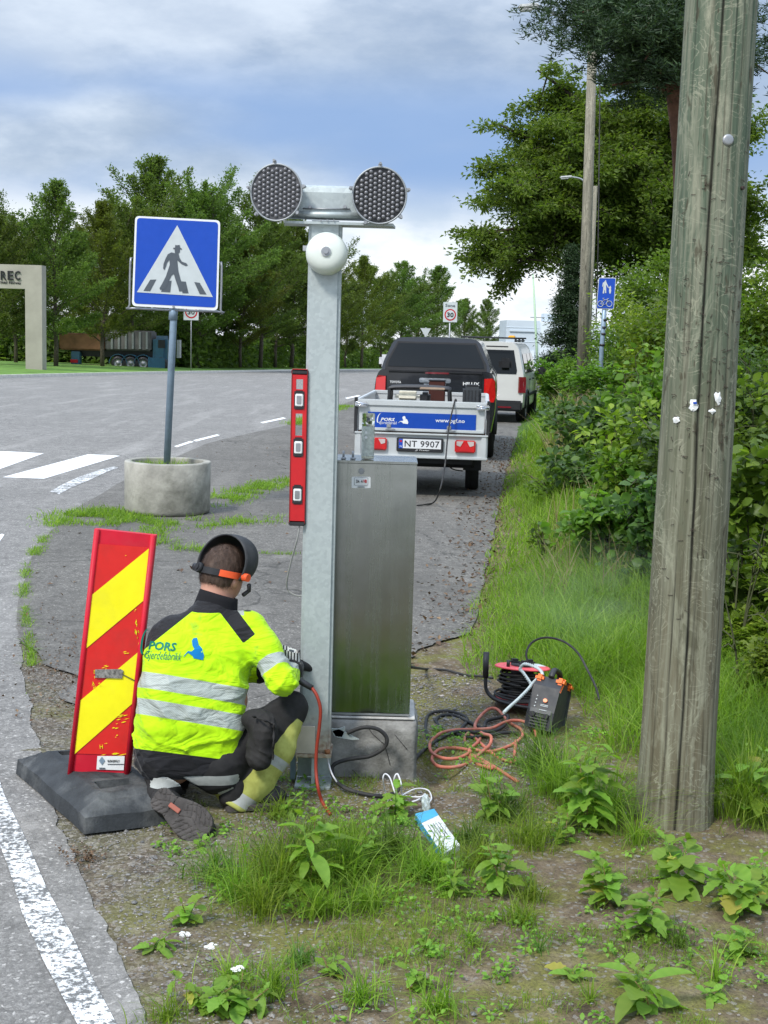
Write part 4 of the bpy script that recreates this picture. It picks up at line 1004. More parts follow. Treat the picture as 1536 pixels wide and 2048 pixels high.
M['clampgrey'] = simple('clamp_grey', (.30, .34, .33), .5)
M['cream'] = simple('cream_plastic', (.72, .68, .55), .5, bump=0)
def glassm(name, col=(.9, .95, .93), rough=.05, alpha=None):
    t = NT(name); t.set('Base Color', col); t.set('Transmission Weight', 1.0); t.set('Roughness', rough); t.set('IOR', 1.3); return t.mat
M['clear'] = glassm('clear_plastic')
# ------------------------------------------------------------ helpers for printed things
def onplane(px, py, p0, n):
    d = Vector(ray(px, py)); o_ = Vector((0, 0, CAMH)); t = (Vector(p0) - o_).dot(n) / d.dot(n); return o_ + d * t
def sheet(name, pts, mat, parent, lift, n, base):
    """thin printed sheet on a plane; pts are world points, lift towards the viewer side n"""
    n = n.normalized(); off = n * lift; th = n * .0012
    a = [p + off - base for p in pts]; k = len(a); mb = MB(); mb.add(a + [p - th for p in a], [tuple(range(k)), tuple(reversed(range(k, 2 * k)))] + [(i, i + k, (i + 1) % k + k, (i + 1) % k) for i in range(k)])
    return mb.build(name, parent, mat)
def rrect(pts, r, k=4):
    pts = [Vector(p) for p in pts]; o = []
    for i, p in enumerate(pts):
        a = (pts[i - 1] - p).normalized(); b = (pts[(i + 1) % len(pts)] - p).normalized()
        for j in range(k + 1):
            t = j / k; o.append((p + a * r) * (1 - t) ** 2 + p * 2 * t * (1 - t) + (p + b * r) * t ** 2)
    return o
def textmesh(body, size=1, shear=0, bold=0, spacing=1.0, res=2):
    cu = bpy.data.curves.new('t', 'FONT'); cu.body = body; cu.size = size; cu.shear = shear; cu.offset = bold; cu.space_character = spacing; cu.resolution_u = res; cu.align_x = 'CENTER'; cu.align_y = 'CENTER'
    o = bpy.data.objects.new('t', cu); C.objects.link(o); dg = bpy.context.evaluated_depsgraph_get(); me = bpy.data.meshes.new_from_object(o.evaluated_get(dg)); bpy.data.objects.remove(o)
    V = [v.co.copy() for v in me.vertices]; Fc = [tuple(p.vertices) for p in me.polygons]; bpy.data.meshes.remove(me)
    xs = [v.x for v in V]; ys_ = [v.y for v in V]; return V, Fc, (min(xs), max(xs), min(ys_), max(ys_))
def text_on(name, body, c, right, up, width, height, mat, parent, base=Vector((0, 0, 0)), shear=0, bold=0, spacing=1.0, thick=.001):
    """letters stretched to width x height on the plane spanned by right/up, centred at c"""
    V, Fc, (x0, x1, y0, y1) = textmesh(body, 1, shear, bold, spacing)
    right = Vector(right).normalized(); up = Vector(up).normalized(); n = right.cross(up)
    sx = width / (x1 - x0); sy = height / (y1 - y0) if height else sx
    f = lambda v, q: Vector(c) + right * (v.x - (x0 + x1) / 2) * sx + up * (v.y - (y0 + y1) / 2) * sy + n * q - base
    k = len(V); mb = MB(); mb.add([f(v, thick) for v in V] + [f(v, 0) for v in V], Fc + [tuple(i + k for i in reversed(q)) for q in Fc])
    o = mb.build(name, parent, mat); o['kind'] = 'stuff'; return o
# ------------------------------------------------------------ crossing sign and its planter
CP = lambda x, y: (x / 2.56, 250 + y / 2.56)
Ys = 13.9
b = P(333, 928, Ys); pc = G(335, 1034); pcx = pc.x; R_o = .44
pl_ = thing('concrete_planter', 'round stained concrete ring planter in the grass, holding the crossing sign', 'planter', (P(335, 1000, Ys).x, Ys, zlin(Ys)))
top = P(335, 928, Ys - R_o).z
mb = MB(); mb.lathe([(.40, 0), (.435, .02), (R_o, .05), (R_o + .003, top * .5), (R_o, top - .01), (R_o - .012, top), (R_o - .07, top), (R_o - .075, top - .01), (R_o - .075, top - .09)], 64); o = mb.build('ring', pl_, M['concrete'])
r = np.random.default_rng(2)
for v in o.data.vertices:
    q = mnoise.noise((v.co.x * 5, v.co.y * 5, v.co.z * 5)) * .006; v.co.x *= 1 + q * 2; v.co.y *= 1 + q * 2; v.co.z += (q * .9 if v.co.z > .1 else 0)
mb = MB(); mb.lathe([(.30, top - .07), (.001, top - .05)], 32); mb.lathe([(.37, top - .09), (.30, top - .07)], 32); mb.build('soil', pl_, M['soil'])
mb = MB(); mb.lathe([(.40, 0), (.41, .05), (.3, .06)], 40); mb.build('footing', pl_, M['plinthc'])
pos = [(r.uniform(-.33, .2), r.uniform(-.3, .3), top - .07) for _ in range(420)]; grassobj('grass', pos, r.uniform(.03, .12, 420), [.008] * 420, .8, M['grass'], None, 3, parent=pl_)
cs = thing('crossing_sign', 'blue pedestrian crossing sign on a leaning grey pole in the concrete planter', 'road sign', (b.x, Ys, b.z - .12))
B0 = cs.location.copy(); nF = Vector((0.02, -1, -.0)).normalized(); p0 = P(350, 525, Ys - .06)
W = lambda x, y: onplane(*CP(x, y), p0, nF)
mb = MB(); mb.tube([b - B0 + Vector((0, 0, -.1)), P(347, 640, Ys) - B0, P(350, 470, Ys) - B0], .036, 14); mb.tube([P(346, 640, Ys) - B0, P(347.5, 612, Ys) - B0], .045, 14); mb.build('pole', cs, M['bluepost'])
mb = MB(); q = [W(672, 683), W(665, 700), W(662, 920), W(680, 938), W(1110, 955), W(1127, 945), W(1133, 720), W(1122, 707)]; mb.tube([x + Vector((0, .03, 0)) - B0 for x in smoothpts(q, 3)], .011, 6); mb.build('bracket_frame', cs, M['grey'])
sheet('panel', rrect([W(692, 465), W(675, 927), W(1115, 950), W(1128, 488)], .045), M['white'], cs, 0, nF, B0)
sheet('blue_field', rrect([W(702, 475), W(686, 914), W(1105, 935), W(1117, 498)], .035), M['blue'], cs, .003, nF, B0)
sheet('triangle', [W(908, 513), W(701, 856), W(1090, 881)], M['signwhite'], cs, .006, nF, B0)
MAN = [(893, 656), (878, 652), (860, 662), (848, 685), (838, 712), (836, 735), (843, 742), (850, 725), (856, 705), (868, 690), (870, 715), (862, 740), (850, 775), (835, 805), (817, 836), (822, 845), (848, 838), (858, 815), (878, 772), (890, 762), (902, 800), (914, 835), (918, 852), (950, 848), (957, 840), (938, 825), (925, 790), (914, 750), (910, 715), (908, 692), (930, 712), (952, 722), (962, 718), (955, 708), (932, 700), (920, 680), (915, 660), (908, 656)]
HEAD = [(896, 655), (895, 636), (887, 634), (888, 629), (897, 628), (898, 614), (906, 616), (920, 614), (923, 628), (932, 634), (930, 638), (921, 636), (922, 650), (914, 658)]
sheet('walking_figure', [W(*p) for p in MAN], M['greyprint'], cs, .0105, nF, B0); sheet('walking_figure_head', [W(*p) for p in HEAD], M['greyprint'], cs, .0105, nF, B0)
for i, q in enumerate([[(770, 792), (735, 849), (769, 851), (801, 791)], [(850, 800), (825, 854), (872, 857), (879, 797)], [(922, 800), (935, 861), (966, 862), (952, 802)], [(995, 804), (1023, 866), (1058, 868), (1023, 808)]]): sheet('zebra_bar', [W(*p) for p in q], M['greyprint'], cs, .0085, nF, B0)
mb = MB(); mb.cyl(W(889, 931) - B0 + Vector((0, -.02, 0)), W(889, 931) - B0 + Vector((0, .05, 0)), .012, n=8); mb.build('bolt', cs, M['grey'])
# ------------------------------------------------------------ traffic delineator
Yd = 5.24
o_ = (Vector((-1.13, 5.28, 0))); dl = thing('traffic_delineator', 'leaning red and yellow striped marker board in a black rubber foot', 'traffic marker', o_)
ux = Vector((-.42, .64, 0)).normalized(); uy = Vector((.36, .16, 0)).normalized()
nx_, ny_ = 90, 48; V = []
for i in range(nx_ + 1):
    for j in range(ny_ + 1):
        a = (i / nx_ - .5) * .80; c = (j / ny_ - .5) * .40
        ea = min(.40 - abs(a), (.20 - abs(c)) * 1.0)
        nz = mnoise.noise((a * 9, c * 9, 1)) * .006 + mnoise.noise((a * 30, c * 30, 5)) * .003
        z = min(.115, .055 + ea * .62) if ea > .004 else 0.0
        if ea < .004: z = 0
        if z > .1: z += 0
        z += nz if ea > .004 else 0
        ha = (a + .20) / .035; hc = c / .075
        if abs(ha) < 1 and abs(hc) < 1: z -= .06
        ha = (a - .25) / .025; hc = c / .06
        if abs(ha) < 1 and abs(hc) < 1: z -= .05
        if abs(abs(a) - .31) < .012 and z > .06: z -= .006
        chip = mnoise.noise((a * 4 + 3, c * 4, 9)); k = (1 + chip * .03)
        V.append(ux * a * k + uy * c * k + Vector((0, 0, max(z, 0) + .002)))
Fc = [(i * (ny_ + 1) + j, i * (ny_ + 1) + j + 1, (i + 1) * (ny_ + 1) + j + 1, (i + 1) * (ny_ + 1) + j) for i in range(nx_) for j in range(ny_)]
o = mesh_np('rubber_foot', V, Fc, M['rubber'], dl, True); autosmooth(o, 24)
nD = Vector((0, -1, .0)); pD = P(195, 1558, Yd); WD = lambda x, y: onplane(x, y, pD, nD)
Bd = dl.location.copy()
body = [WD(189, 1058), WD(133, 1566), WD(258, 1557), WD(312, 1071)]
mb = MB(); k = 4; a = [p - Bd for p in body]; th = Vector((0, .03, 0)); mb.add(a + [p + th for p in a], [(0, 1, 2, 3), (7, 6, 5, 4)] + [(i, i + 4, (i + 1) % 4 + 4, (i + 1) % 4) for i in range(4)]); mb.build('board', dl, M['redrubber'])
for e0, e1 in (((189, 1058), (133, 1566)), ((312, 1071), (258, 1557))):
    p, q = WD(*e0) - Bd, WD(*e1) - Bd; s_ = .011 if e0[0] < 200 else -.011; mb = MB(); mb.tube([p + Vector((s_, -.004, 0)), q + Vector((s_, -.004, 0))], .011, 6); mb.build('edge_rib', dl, M['redrubber'])
DD = lambda x, y: WD(40 + x * 300 / 904., 1040 + y * 680 / 2048.)
sheet('red_sheet', [DD(462, 142), DD(318, 1405), DD(660, 1415), DD(778, 165)], M['redsheet'], dl, .003, nD, Bd)
sheet('yellow_stripe', [DD(778, 170), DD(432, 452), DD(400, 772), DD(748, 482)], M['yellow'], dl, .006, nD, Bd)
sheet('yellow_stripe', [DD(712, 795), DD(362, 1088), DD(327, 1411), DD(682, 1100)], M['yellow'], dl, .006, nD, Bd)
lx = (DD(600, 1400) - DD(400, 1400)); ly = DD(330, 1300) - DD(350, 1500)
sheet('sticker', [DD(468, 1420), DD(462, 1500), DD(626, 1505), DD(632, 1420)], M['white'], dl, .005, nD, Bd)
text_on('sticker_text', 'EUROSKILT', DD(566, 1448) + nD * .0075, lx, ly, .048, .009, M['blackprint'], dl, Bd, bold=.02)
sheet('sticker_logo', [DD(478, 1446), DD(496, 1472), DD(514, 1446), DD(496, 1422)], M['bluepost'], dl, .008, nD, Bd)
sheet('sticker_line', [DD(530, 1466), DD(530, 1469), DD(628, 1469), DD(628, 1466)], M['blackprint'], dl, .008, nD, Bd)
sheet('sticker_line', [DD(480, 1488), DD(480, 1495), DD(515, 1496), DD(515, 1489)], M['greyprint'], dl, .008, nD, Bd)
text_on('painted_letter', 'H', DD(492, 1362) + nD * .0065, lx, ly, .012, .016, M['yellow'], dl, Bd)
rr = random.Random(3); mb = MB()
for (cx, cy, w_, h_, n_) in ((600, 1200, 60, 8, 7), (560, 1240, 40, 6, 3), (700, 620, 10, 45, 6), (715, 690, 8, 40, 5), (620, 790, 40, 5, 3), (690, 545, 18, 4, 2), (640, 220, 3, 12, 1), (500, 885, 50, 8, 5), (445, 940, 14, 45, 6), (450, 985, 14, 30, 4), (570, 1305, 20, 6, 2), (515, 1365, 12, 8, 2), (540, 1410, 90, 3, 4), (480, 980, 30, 10, 5)):
    for i in range(n_):
        x = cx + rr.uniform(-w_, w_) * .6; y = cy + rr.uniform(-h_, h_) * 3.0 if w_ > h_ else cy + rr.uniform(-h_, h_); ln = max(w_, h_) * rr.uniform(.3, .8); v_ = h_ > w_; wd = rr.uniform(1.5, 4)
        q = [(x, y), (x + (wd if v_ else ln * .5), y + (ln * .5 if v_ else -wd - ln * .1)), (x + (rr.uniform(-8, 8) if v_ else ln), y + (ln if v_ else -ln * .22)), (x - (wd if v_ else -ln * .5), y + (ln * .5 if v_ else wd - ln * .1))]
        mb.add([DD(*p) + nD * .0068 - Bd for p in q], [(0, 1, 2, 3)])
o = mb.build('scratch_marks', dl, M['yellow']); o['kind'] = 'stuff'
mb = MB(); a = [DD(456, 898), DD(456, 945), DD(618, 950), DD(626, 905), DD(610, 896)]; a = [p + nD * .012 - Bd for p in a]; b_ = [p - nD * .008 for p in a]; mb.add(a + b_, [tuple(range(5)), tuple(reversed(range(5, 10)))] + [(i, i + 5, (i + 1) % 5 + 5, (i + 1) % 5) for i in range(5)]); o = mb.build('scraped_metal_plate', dl, simple('scraped_metal', (.19, .18, .17), .8, scale=90, var=.7, bump=.3))
mb = MB(); mb.tube([DD(618, 925) + nD * .01 - Bd, DD(660, 945) + nD * .012 - Bd, DD(715, 975) + nD * .01 - Bd, DD(730, 990) + nD * .01 - Bd], .0018, 5); mb.build('wire', dl, M['cable_black'])
# ------------------------------------------------------------ warning signal
Yg = 5.5; sb = G(626, 1570); sg = thing('warning_signal', 'galvanised steel warning post with two round lamps and a white bell', 'signal', (sb.x + .005, Yg, 0)); Bs = sg.location.copy()
def L_(px, py, dy=0.0): return P(px, py, Yg + dy) - Bs
pt = L_(652, 443); pb = L_(630, 1497); cxx = (pt.x + pb.x) / 2
w_ = .131
mb = MB(); mb.box(((pt.x + pb.x) / 2, .0, (pt.z + pb.z) / 2), (w_, .12, pt.z - pb.z), None, Matrix.Identity(4), .012); o = mb.build('post', sg, M['galv_rust'])
sh = (pt.x - pb.x) / (pt.z - pb.z)
for v in o.data.vertices: v.co.x += sh * (v.co.z - (pt.z + pb.z) / 2)
hh_ = pb.z
mb = MB(); mb.box((pb.x - .003, .0, hh_ - .008), (.15, .16, .016), bev=.003); mb.build('base_plate', sg, M['galv_rust'])
mb = MB(); mb.box((pb.x - .004, -.0, (hh_ - .016) / 2 + .008), (.012, .135, hh_ - .04)); mb.box((pb.x - .004, .0, .008), (.15, .15, .016), bev=.003); mb.box((pb.x - .004, .05, (hh_ - .016) / 2 + .006), (.14, .012, hh_ - .045)); mb.build('beam_stub', sg, M['galv'])
mb = MB(); mb.box((pb.x - .094, .06, .16), (.02, .07, .30)); mb.build('side_bracket', sg, M['bluepost'])
mb = MB(); mb.box((pb.x - .035, -.072, hh_ + .06), (.075, .012, .115)); o = mb.build('weld_tab', sg, simple('heat_stained_plate', (.52, .47, .38), .6, scale=8, var=.2, dirt=((.3, .13, .05), .8)))
for dx in (-.055, .055):
    mb = MB(); mb.cyl((pb.x + dx, -.065, hh_), (pb.x + dx, -.065, hh_ + .016), .012, n=6); mb.build('bolt', sg, simple('rusty_bolt', (.25, .11, .05), .8))
# crossbar
cb = L_(655, 412); x0 = L_(575, 410).x; x1 = L_(742, 412).x
mb = MB(); prof = [(-.03, .068), (-.045, .06), (-.05, .04), (-.05, -.042), (-.035, -.06), (.04, -.06), (.04, .068)]
mb.add([(x, q[0], cb.z + .008 + q[1]) for x in (x0, x1) for q in prof], [tuple(range(7)), tuple(reversed(range(7, 14)))] + [(i, i + 7, (i + 1) % 7 + 7, (i + 1) % 7) for i in range(7)]); mb.build('crossbar', sg, M['galv'])
mb = MB(); xa, xb = L_(572, 445).x, L_(786, 450).x
mb.add([(xa, -.085, cb.z - .068), (xb, -.085, cb.z - .068), (xb + .01, .06, cb.z - .068), (xa - .01, .06, cb.z - .068), (xa, -.085, cb.z - .078), (xb, -.085, cb.z - .078), (xb + .01, .06, cb.z - .078), (xa - .01, .06, cb.z - .078)], [(0, 1, 2, 3), (7, 6, 5, 4), (0, 4, 5, 1), (1, 5, 6, 2), (2, 6, 7, 3), (3, 7, 4, 0)])
mb.tube([L_(585, 428, -.06), L_(722, 431, -.06)], .012, 10); mb.build('lower_rail', sg, M['galv'])
for px in (620, 690):
    mb = MB(); p = L_(px, 414, -.052); mb.cyl(p, p + Vector((0, -.016, 0)), .007, n=6); mb.build('bolt', sg, M['grey'])
mb = MB(); mb.tube([L_(606, 417, -.055), L_(700, 418, -.055)], .003, 5); mb.build('cable', sg, M['grey'])
for px in (642, 655, 668): mb = MB(); p = L_(px, 441, -.086); mb.cyl(p, p + Vector((0, -.006, 0)), .004, n=6); mb.build('bolt', sg, M['grey'])
# lamps
def ledmat():
    t = NT('clear_led_lens'); t.set('Base Color', (.17, .17, .18)); t.set('Roughness', .25); t.set('Metallic', .3); return t.mat
M['led'] = ledmat()
bm = bmesh.new(); bmesh.ops.create_icosphere(bm, subdivisions=2, radius=.0088)
for v in list(bm.verts):
    if v.co.z < -.002: bm.verts.remove(v)
me_led = bpy.data.meshes.new('led'); bm.to_mesh(me_led); bm.free(); me_led.materials.append(M['led']); me_led.polygons.foreach_set('use_smooth', [True] * len(me_led.polygons))
for li, (px, py, rot, plate, clips) in enumerate([(553, 385, -.10, (.07, .07, .075), (95, 12, 172, 225, 320)), (759, 391, .04, (.012, .012, .013), (90, 12, 168, 243, 318))]):
    c = L_(px, py, -.10); lp_ = bpy.data.objects.new('lamp', None); C.objects.link(lp_); lp_.parent = sg; lp_.location = c; lp_.rotation_euler = (PI / 2, 0, rot); lp_.scale = (.93, 1.0, 1.0) if li == 0 else (.97, 1.0, 1)
    lp_['label'] = 'left round signal lamp with pale backing' if li == 0 else 'right round signal lamp with black backing'
    ra = .112; mb = MB(); mb.lathe([(.0, -.07), (ra * .8, -.065), (ra * .95, -.02), (ra, -.004), (ra, .006), (ra - .006, .007), (ra - .007, .0)], 48); mb.build('housing', lp_, simple('lamp_housing_%d' % li, (.30, .32, .33), .5, metal=.4))
    mb = MB(); mb.lathe([(ra - .006, .0), (.0005, .0005)], 48); mb.build('backing', lp_, simple('lamp_backing_%d' % li, plate, .45, bump=.0))
    pt_ = .0208
    for i in range(-7, 8):
        for j in range(-7, 8):
            x = i * pt_ * .87; y = (j + (.5 if i % 2 else 0)) * pt_ * .86
            if math.hypot(x, y) > ra - .014: continue
            e = bpy.data.objects.new('led', me_led); C.objects.link(e); e.parent = lp_; e.location = (x, y, .001)
    for a in clips:
        a = R(a); mb = MB(); p = Vector((math.cos(a) * (ra + .004), math.sin(a) * (ra + .004), 0)); mb.box(p, (.016, .016, .012), None, Matrix.Identity(4), .003); mb.cyl(p * 1.05 + Vector((0, 0, -.012)), p * 1.05 + Vector((0, 0, .02)), .006, .005, 8); mb.build('clip', lp_, M['grey'])
# bell
be = bpy.data.objects.new('bell', None); C.objects.link(be); be.parent = sg; be.location = L_(652, 503, -.15); be.rotation_euler = (PI / 2 - .08, 0, 0)
ra = .082; mb = MB(); mb.lathe([(.0005, .004), (.012, .004), (.014, 0), (.03, -.001), (.05, -.004), (.066, -.012), (.076, -.024), (.081, -.04), (ra, -.062), (ra + .001, -.078), (ra - .004, -.08)], 48); mb.build('bell_dome', be, M['bellw'])
mb = MB(); mb.cyl((0, 0, .001), (0, 0, .005), .019, n=20); mb.cyl((0, 0, .005), (0, 0, .013), .011, n=6); mb.build('centre_bolt', be, M['grey'])
mb = MB(); mb.cyl((0, 0, -.10), (0, 0, -.06), .05, n=20); mb.box((-.07, .02, -.075), (.05, .02, .02)); mb.build('bell_mount', be, M['grey'])
# ------------------------------------------------------------ spirit level leaning at the post
Yl = 5.44; la, lb_ = P(600, 738, Yl), P(594, 1048, Yl); lv = thing('spirit_level', 'red spirit level with black end caps hanging on the left side of the galvanised post', 'spirit level', lb_)
ln = (la - lb_).length; ax = (la - lb_).normalized(); lv.rotation_euler = ax.to_track_quat('Z', 'Y').to_euler(); lv.rotation_euler = Matrix((Vector((1, 0, 0)) - ax * ax.x, ax.cross(Vector((1, 0, 0)) - ax * ax.x), ax)).transposed().to_euler()
wv_ = .060; mb = MB(); zs = [0, .148, .215, .395, .475, .52, .60, 1.0]
pxz = lambda y: ln * (1048 - y) / 310.
# body built as a frame with openings
ops = [(1008, 968), (913, 873), (870, 826), (818, 780), (778, 758)]; cur = 0.0; hw = wv_ / 2
ed = sorted([(pxz(a), pxz(b)) for a, b in ops]); ys2 = [0.0]
for a, b in ed:
    if a - cur > .001: mb.box((0, 0, (cur + a) / 2), (wv_, .022, a - cur))
    for s_ in (-1, 1): mb.box((s_ * (hw - .008), 0, (a + b) / 2), (.016, .022, b - a))
    cur = b
mb.box((0, 0, (cur + ln) / 2), (wv_, .022, ln - cur)); mb.build('body', lv, M['red'])
for s_ in (-1, 1): mb = MB(); mb.box((s_ * (hw + .001), 0, ln / 2), (.003, .027, ln * .985)); mb.build('edge_strip', lv, simple('dark_red_edge', (.22, .008, .01), .4))
for z in (.004, ln - .012): mb = MB(); mb.box((0, 0, z), (wv_ + .008, .03, .02), bev=.004); mb.build('end_cap', lv, M['black'])
for py in (988, 893, 799):
    mb = MB(); z = pxz(py); mb.box((0, -.003, z), (.052, .026, .082), bev=.006); mb.build('vial_holder', lv, M['black'])
    mb = MB(); mb.box((0, -.0165, z), (.032, .006, .05), bev=.005); mb.build('vial_frame', lv, M['white'])
    mb = MB(); mb.box((0, -.0195, z), (.020, .004, .034), bev=.003); mb.build('vial', lv, M['grey'])
mb = MB(); c = smoothpts([P(600, 1046, Yl), P(594, 1080, Yl), P(583, 1120, Yl + .05), P(574, 1160, Yl + .08), P(576, 1180, Yl + .1), P(590, 1190, Yl + .1), P(606, 1192, Yl + .1)], 6); B = c[0]; t = thing('cord', 'thin grey cord hanging from the lower end of the spirit level', 'cord', B); mb.tube([p - B for p in c], .0035, 6, M['cable_grey']); mb.build('cord', t)
# ------------------------------------------------------------ plinth and cabinet
Yc = 5.62; gl, gr_ = P(650, 1500, Yc), P(835, 1500, Yc); pz = P(750, 1442, Yc).z; pw = gr_.x - gl.x
pli = thing('concrete_plinth', 'low cracked concrete plinth carrying the steel cabinet', 'plinth', ((gl.x + gr_.x) / 2, Yc + .17, 0))
bm = bmesh.new(); bmesh.ops.create_cube(bm, size=1)
for v in bm.verts: v.co = Vector((v.co.x * pw, v.co.y * .34, v.co.z * (pz + .12) + (pz - .12) / 2))
bmesh.ops.subdivide_edges(bm, edges=bm.edges[:], cuts=22, use_grid_fill=True)
for v in bm.verts:
    p = v.co; e = max(0, abs(p.x) - pw / 2 + .018) + max(0, abs(p.y) - .17 + .018) + max(0, p.z - pz + .018); n_ = mnoise.noise((p.x * 6, p.y * 6, p.z * 6)) * .014 + mnoise.noise((p.x * 22, p.y * 22, p.z * 22)) * .006
    q = p.copy(); q.x *= 1 + n_ * 1.3; q.y *= 1 + n_ * 1.3
    if e > .02: q -= Vector((math.copysign(.008, p.x), math.copysign(.008, p.y), .006 if p.z > 0 else 0)) * (1 + 30 * n_)
    v.co = q
me = bpy.data.meshes.new('block'); bm.to_mesh(me); bm.free(); me.materials.append(M['plinthc']); me.polygons.foreach_set('use_smooth', [True] * len(me.polygons)); o = bpy.data.objects.new('block', me); C.objects.link(o); o.parent = pli
mb = MB(); mb.box((0, .004, pz + .006), (pw - .03, .31, .008), bev=.003); mb.build('mortar_cap', pli, simple('pale_mortar', (.46, .45, .42), .85, scale=20, var=.25, bump=.3))
mb = MB()
for pts in ([(733, 1450), (745, 1468), (770, 1490), (780, 1530)], [(790, 1470), (815, 1500)], [(705, 1540), (725, 1560), (735, 1585)]): mb.tube([Vector(onplane(x, y, Vector((0, Yc - .002, 0)), Vector((0, -1, 0)))) - pli.location for x, y in pts], .0012, 4)
o = mb.build('crack', pli, M['blackprint']); o['kind'] = 'stuff'
cbn = thing('steel_cabinet', 'tall brushed stainless steel cabinet on the concrete plinth', 'cabinet', ((gl.x + gr_.x) / 2 - .001, Yc + .17, pz + .015)); Bc = cbn.location.copy()
xr = P(826, 1200, Yc + .04).x - Bc.x; xl = P(657, 1200, Yc + .04).x - Bc.x; zt = P(750, 923, Yc + .04).z - Bc.z; cw = xr - xl; cxm = (xr + xl) / 2; fy = -.13; bw = .27
mb = MB(); mb.box((cxm, fy + bw / 2, zt / 2), (cw - .006, bw, zt - .02), bev=.004); mb.build('body', cbn, M['stainless'])
mb = MB(); mb.box((cxm, fy - .004, zt / 2 - .002), (cw, .010, zt - .012), bev=.003); o = mb.build('door', cbn, M['stainless'])
mb = MB(); mb.box((cxm, fy + bw / 2 - .004, zt - .004), (cw + .004, bw + .012, .012), bev=.004); mb.build('lid', cbn, M['stainless'])
mb = MB(); mb.box((cxm, fy - .002, .006), (cw + .004, .018, .012), bev=.002); mb.build('base_strip', cbn, M['grey'])
nC = Vector((0, -1, 0)); pC = Bc + Vector((0, fy - .009, 0)); WC = lambda x, y: onplane(x, y, pC, nC); K = lambda x, y: WC(640 + x * 220 / 1536., 780 + y * 220 / 1536.)
mb = MB(); c = K(578, 1135) - Bc; mb.cyl(c + Vector((0, .001, 0)), c + Vector((0, -.006, 0)), .013, n=20); mb.cyl(c + Vector((0, -.006, 0)), c + Vector((0, -.010, 0)), .006, n=10); mb.build('lock', cbn, M['grey'])
sheet('sticker', rrect([K(442, 1212), K(442, 1368), K(706, 1368), K(706, 1212)], .005), M['white'], cbn, .0015, nC, Bc)
for i, pr_ in enumerate((((478, 1222), (478, 1330), (672, 1330), (672, 1222)), ((482, 1226), (482, 1326), (668, 1326), (668, 1226)))): sheet('sticker_border', rrect([K(*p) for p in pr_], .004), M['greyprint'] if i == 0 else M['white'], cbn, .003 + .0015 * i, nC, Bc)
rt, up_ = Vector((1, 0, -.028)), Vector((.028, 0, 1))
text_on('sticker_text', 'DA', K(530, 1272) + nC * .0062, rt, up_, .0135, .0135, M['blackprint'], cbn, Bc, bold=.015); text_on('sticker_text', 'A', K(585, 1272) + nC * .0068, rt, up_, .0085, .0115, M['blackprint'], cbn, Bc, bold=.015); text_on('sticker_text', 'B', K(643, 1272) + nC * .0062, rt, up_, .008, .0135, M['red'], cbn, Bc, bold=.02); text_on('sticker_text', 'N', K(618, 1268) + nC * .0064, rt, up_, .007, .0115, M['red'], cbn, Bc, bold=.015)
sheet('sticker_line', [K(525, 1347), K(525, 1357), K(622, 1357), K(622, 1347)], M['greyprint'], cbn, .004, nC, Bc)
# scratches and runs on the door
rr = random.Random(8)
# canister and bolts on the lid
zt_w = Bc.z + zt + .003; yy = Yc + .11
cn = P(735, 914, yy); t = thing('clear_canister', 'clear plastic tube with white label standing on the steel cabinet', 'tube', (cn.x, yy, zt_w)); hc = P(735, 826, yy).z - zt_w; rc = .0275
mb = MB(); mb.lathe([(.0005, .002), (rc * .95, .002), (rc, .01), (rc, hc * .74), (rc * .96, hc * .76), (rc * .99, hc * .77), (rc, hc * .98), (rc * .9, hc), (.0005, hc)], 32); mb.build('tube', t, M['clear'])
mb = MB(); mb.lathe([(rc * .86, .014), (rc * .86, hc * .70)], 32, smooth=True); mb.build('inner_label', t, simple('pale_label', (.66, .67, .62), .5, scale=60, var=.25))
mb = MB(); mb.lathe([(.0005, .003), (rc * .9, .003), (rc * .9, .013), (.0005, .0135)], 24); mb.build('base_disc', t, M['cream'])
mb = MB(); mb.box((.0, -rc - .0005, hc * .87), (.014, .0012, .012)); mb.build('cap_label', t, M['greyprint'])
for z in (.59, .48): mb = MB(); s_ = .0065; mb.add([(-.008, -rc - .001, hc * z + s_), (-.008 - s_, -rc - .001, hc * z), (-.008, -rc - .001, hc * z - s_), (-.008 + s_, -rc - .001, hc * z)], [(0, 1, 2, 3)]); mb.build('hazard_mark', t, M['white'])
for k, px in enumerate((687, 706)):
    p = P(px, 912, yy - .03); t = thing('bolt', 'bolt standing on the cabinet lid, %s' % ('beside the galvanised post' if k == 0 else 'nearest the clear tube'), 'bolt', (p.x, yy - .03, zt_w), group='bolts on the cabinet lid'); mb = MB(); mb.cyl((0, 0, 0), (0, 0, .008), .011, n=6); mb.build('head', t, M['grey']); mb = MB(); mb.cyl((0, 0, .008), (0, 0, .035), .005, n=10); mb.build('shank', t, M['grey'])
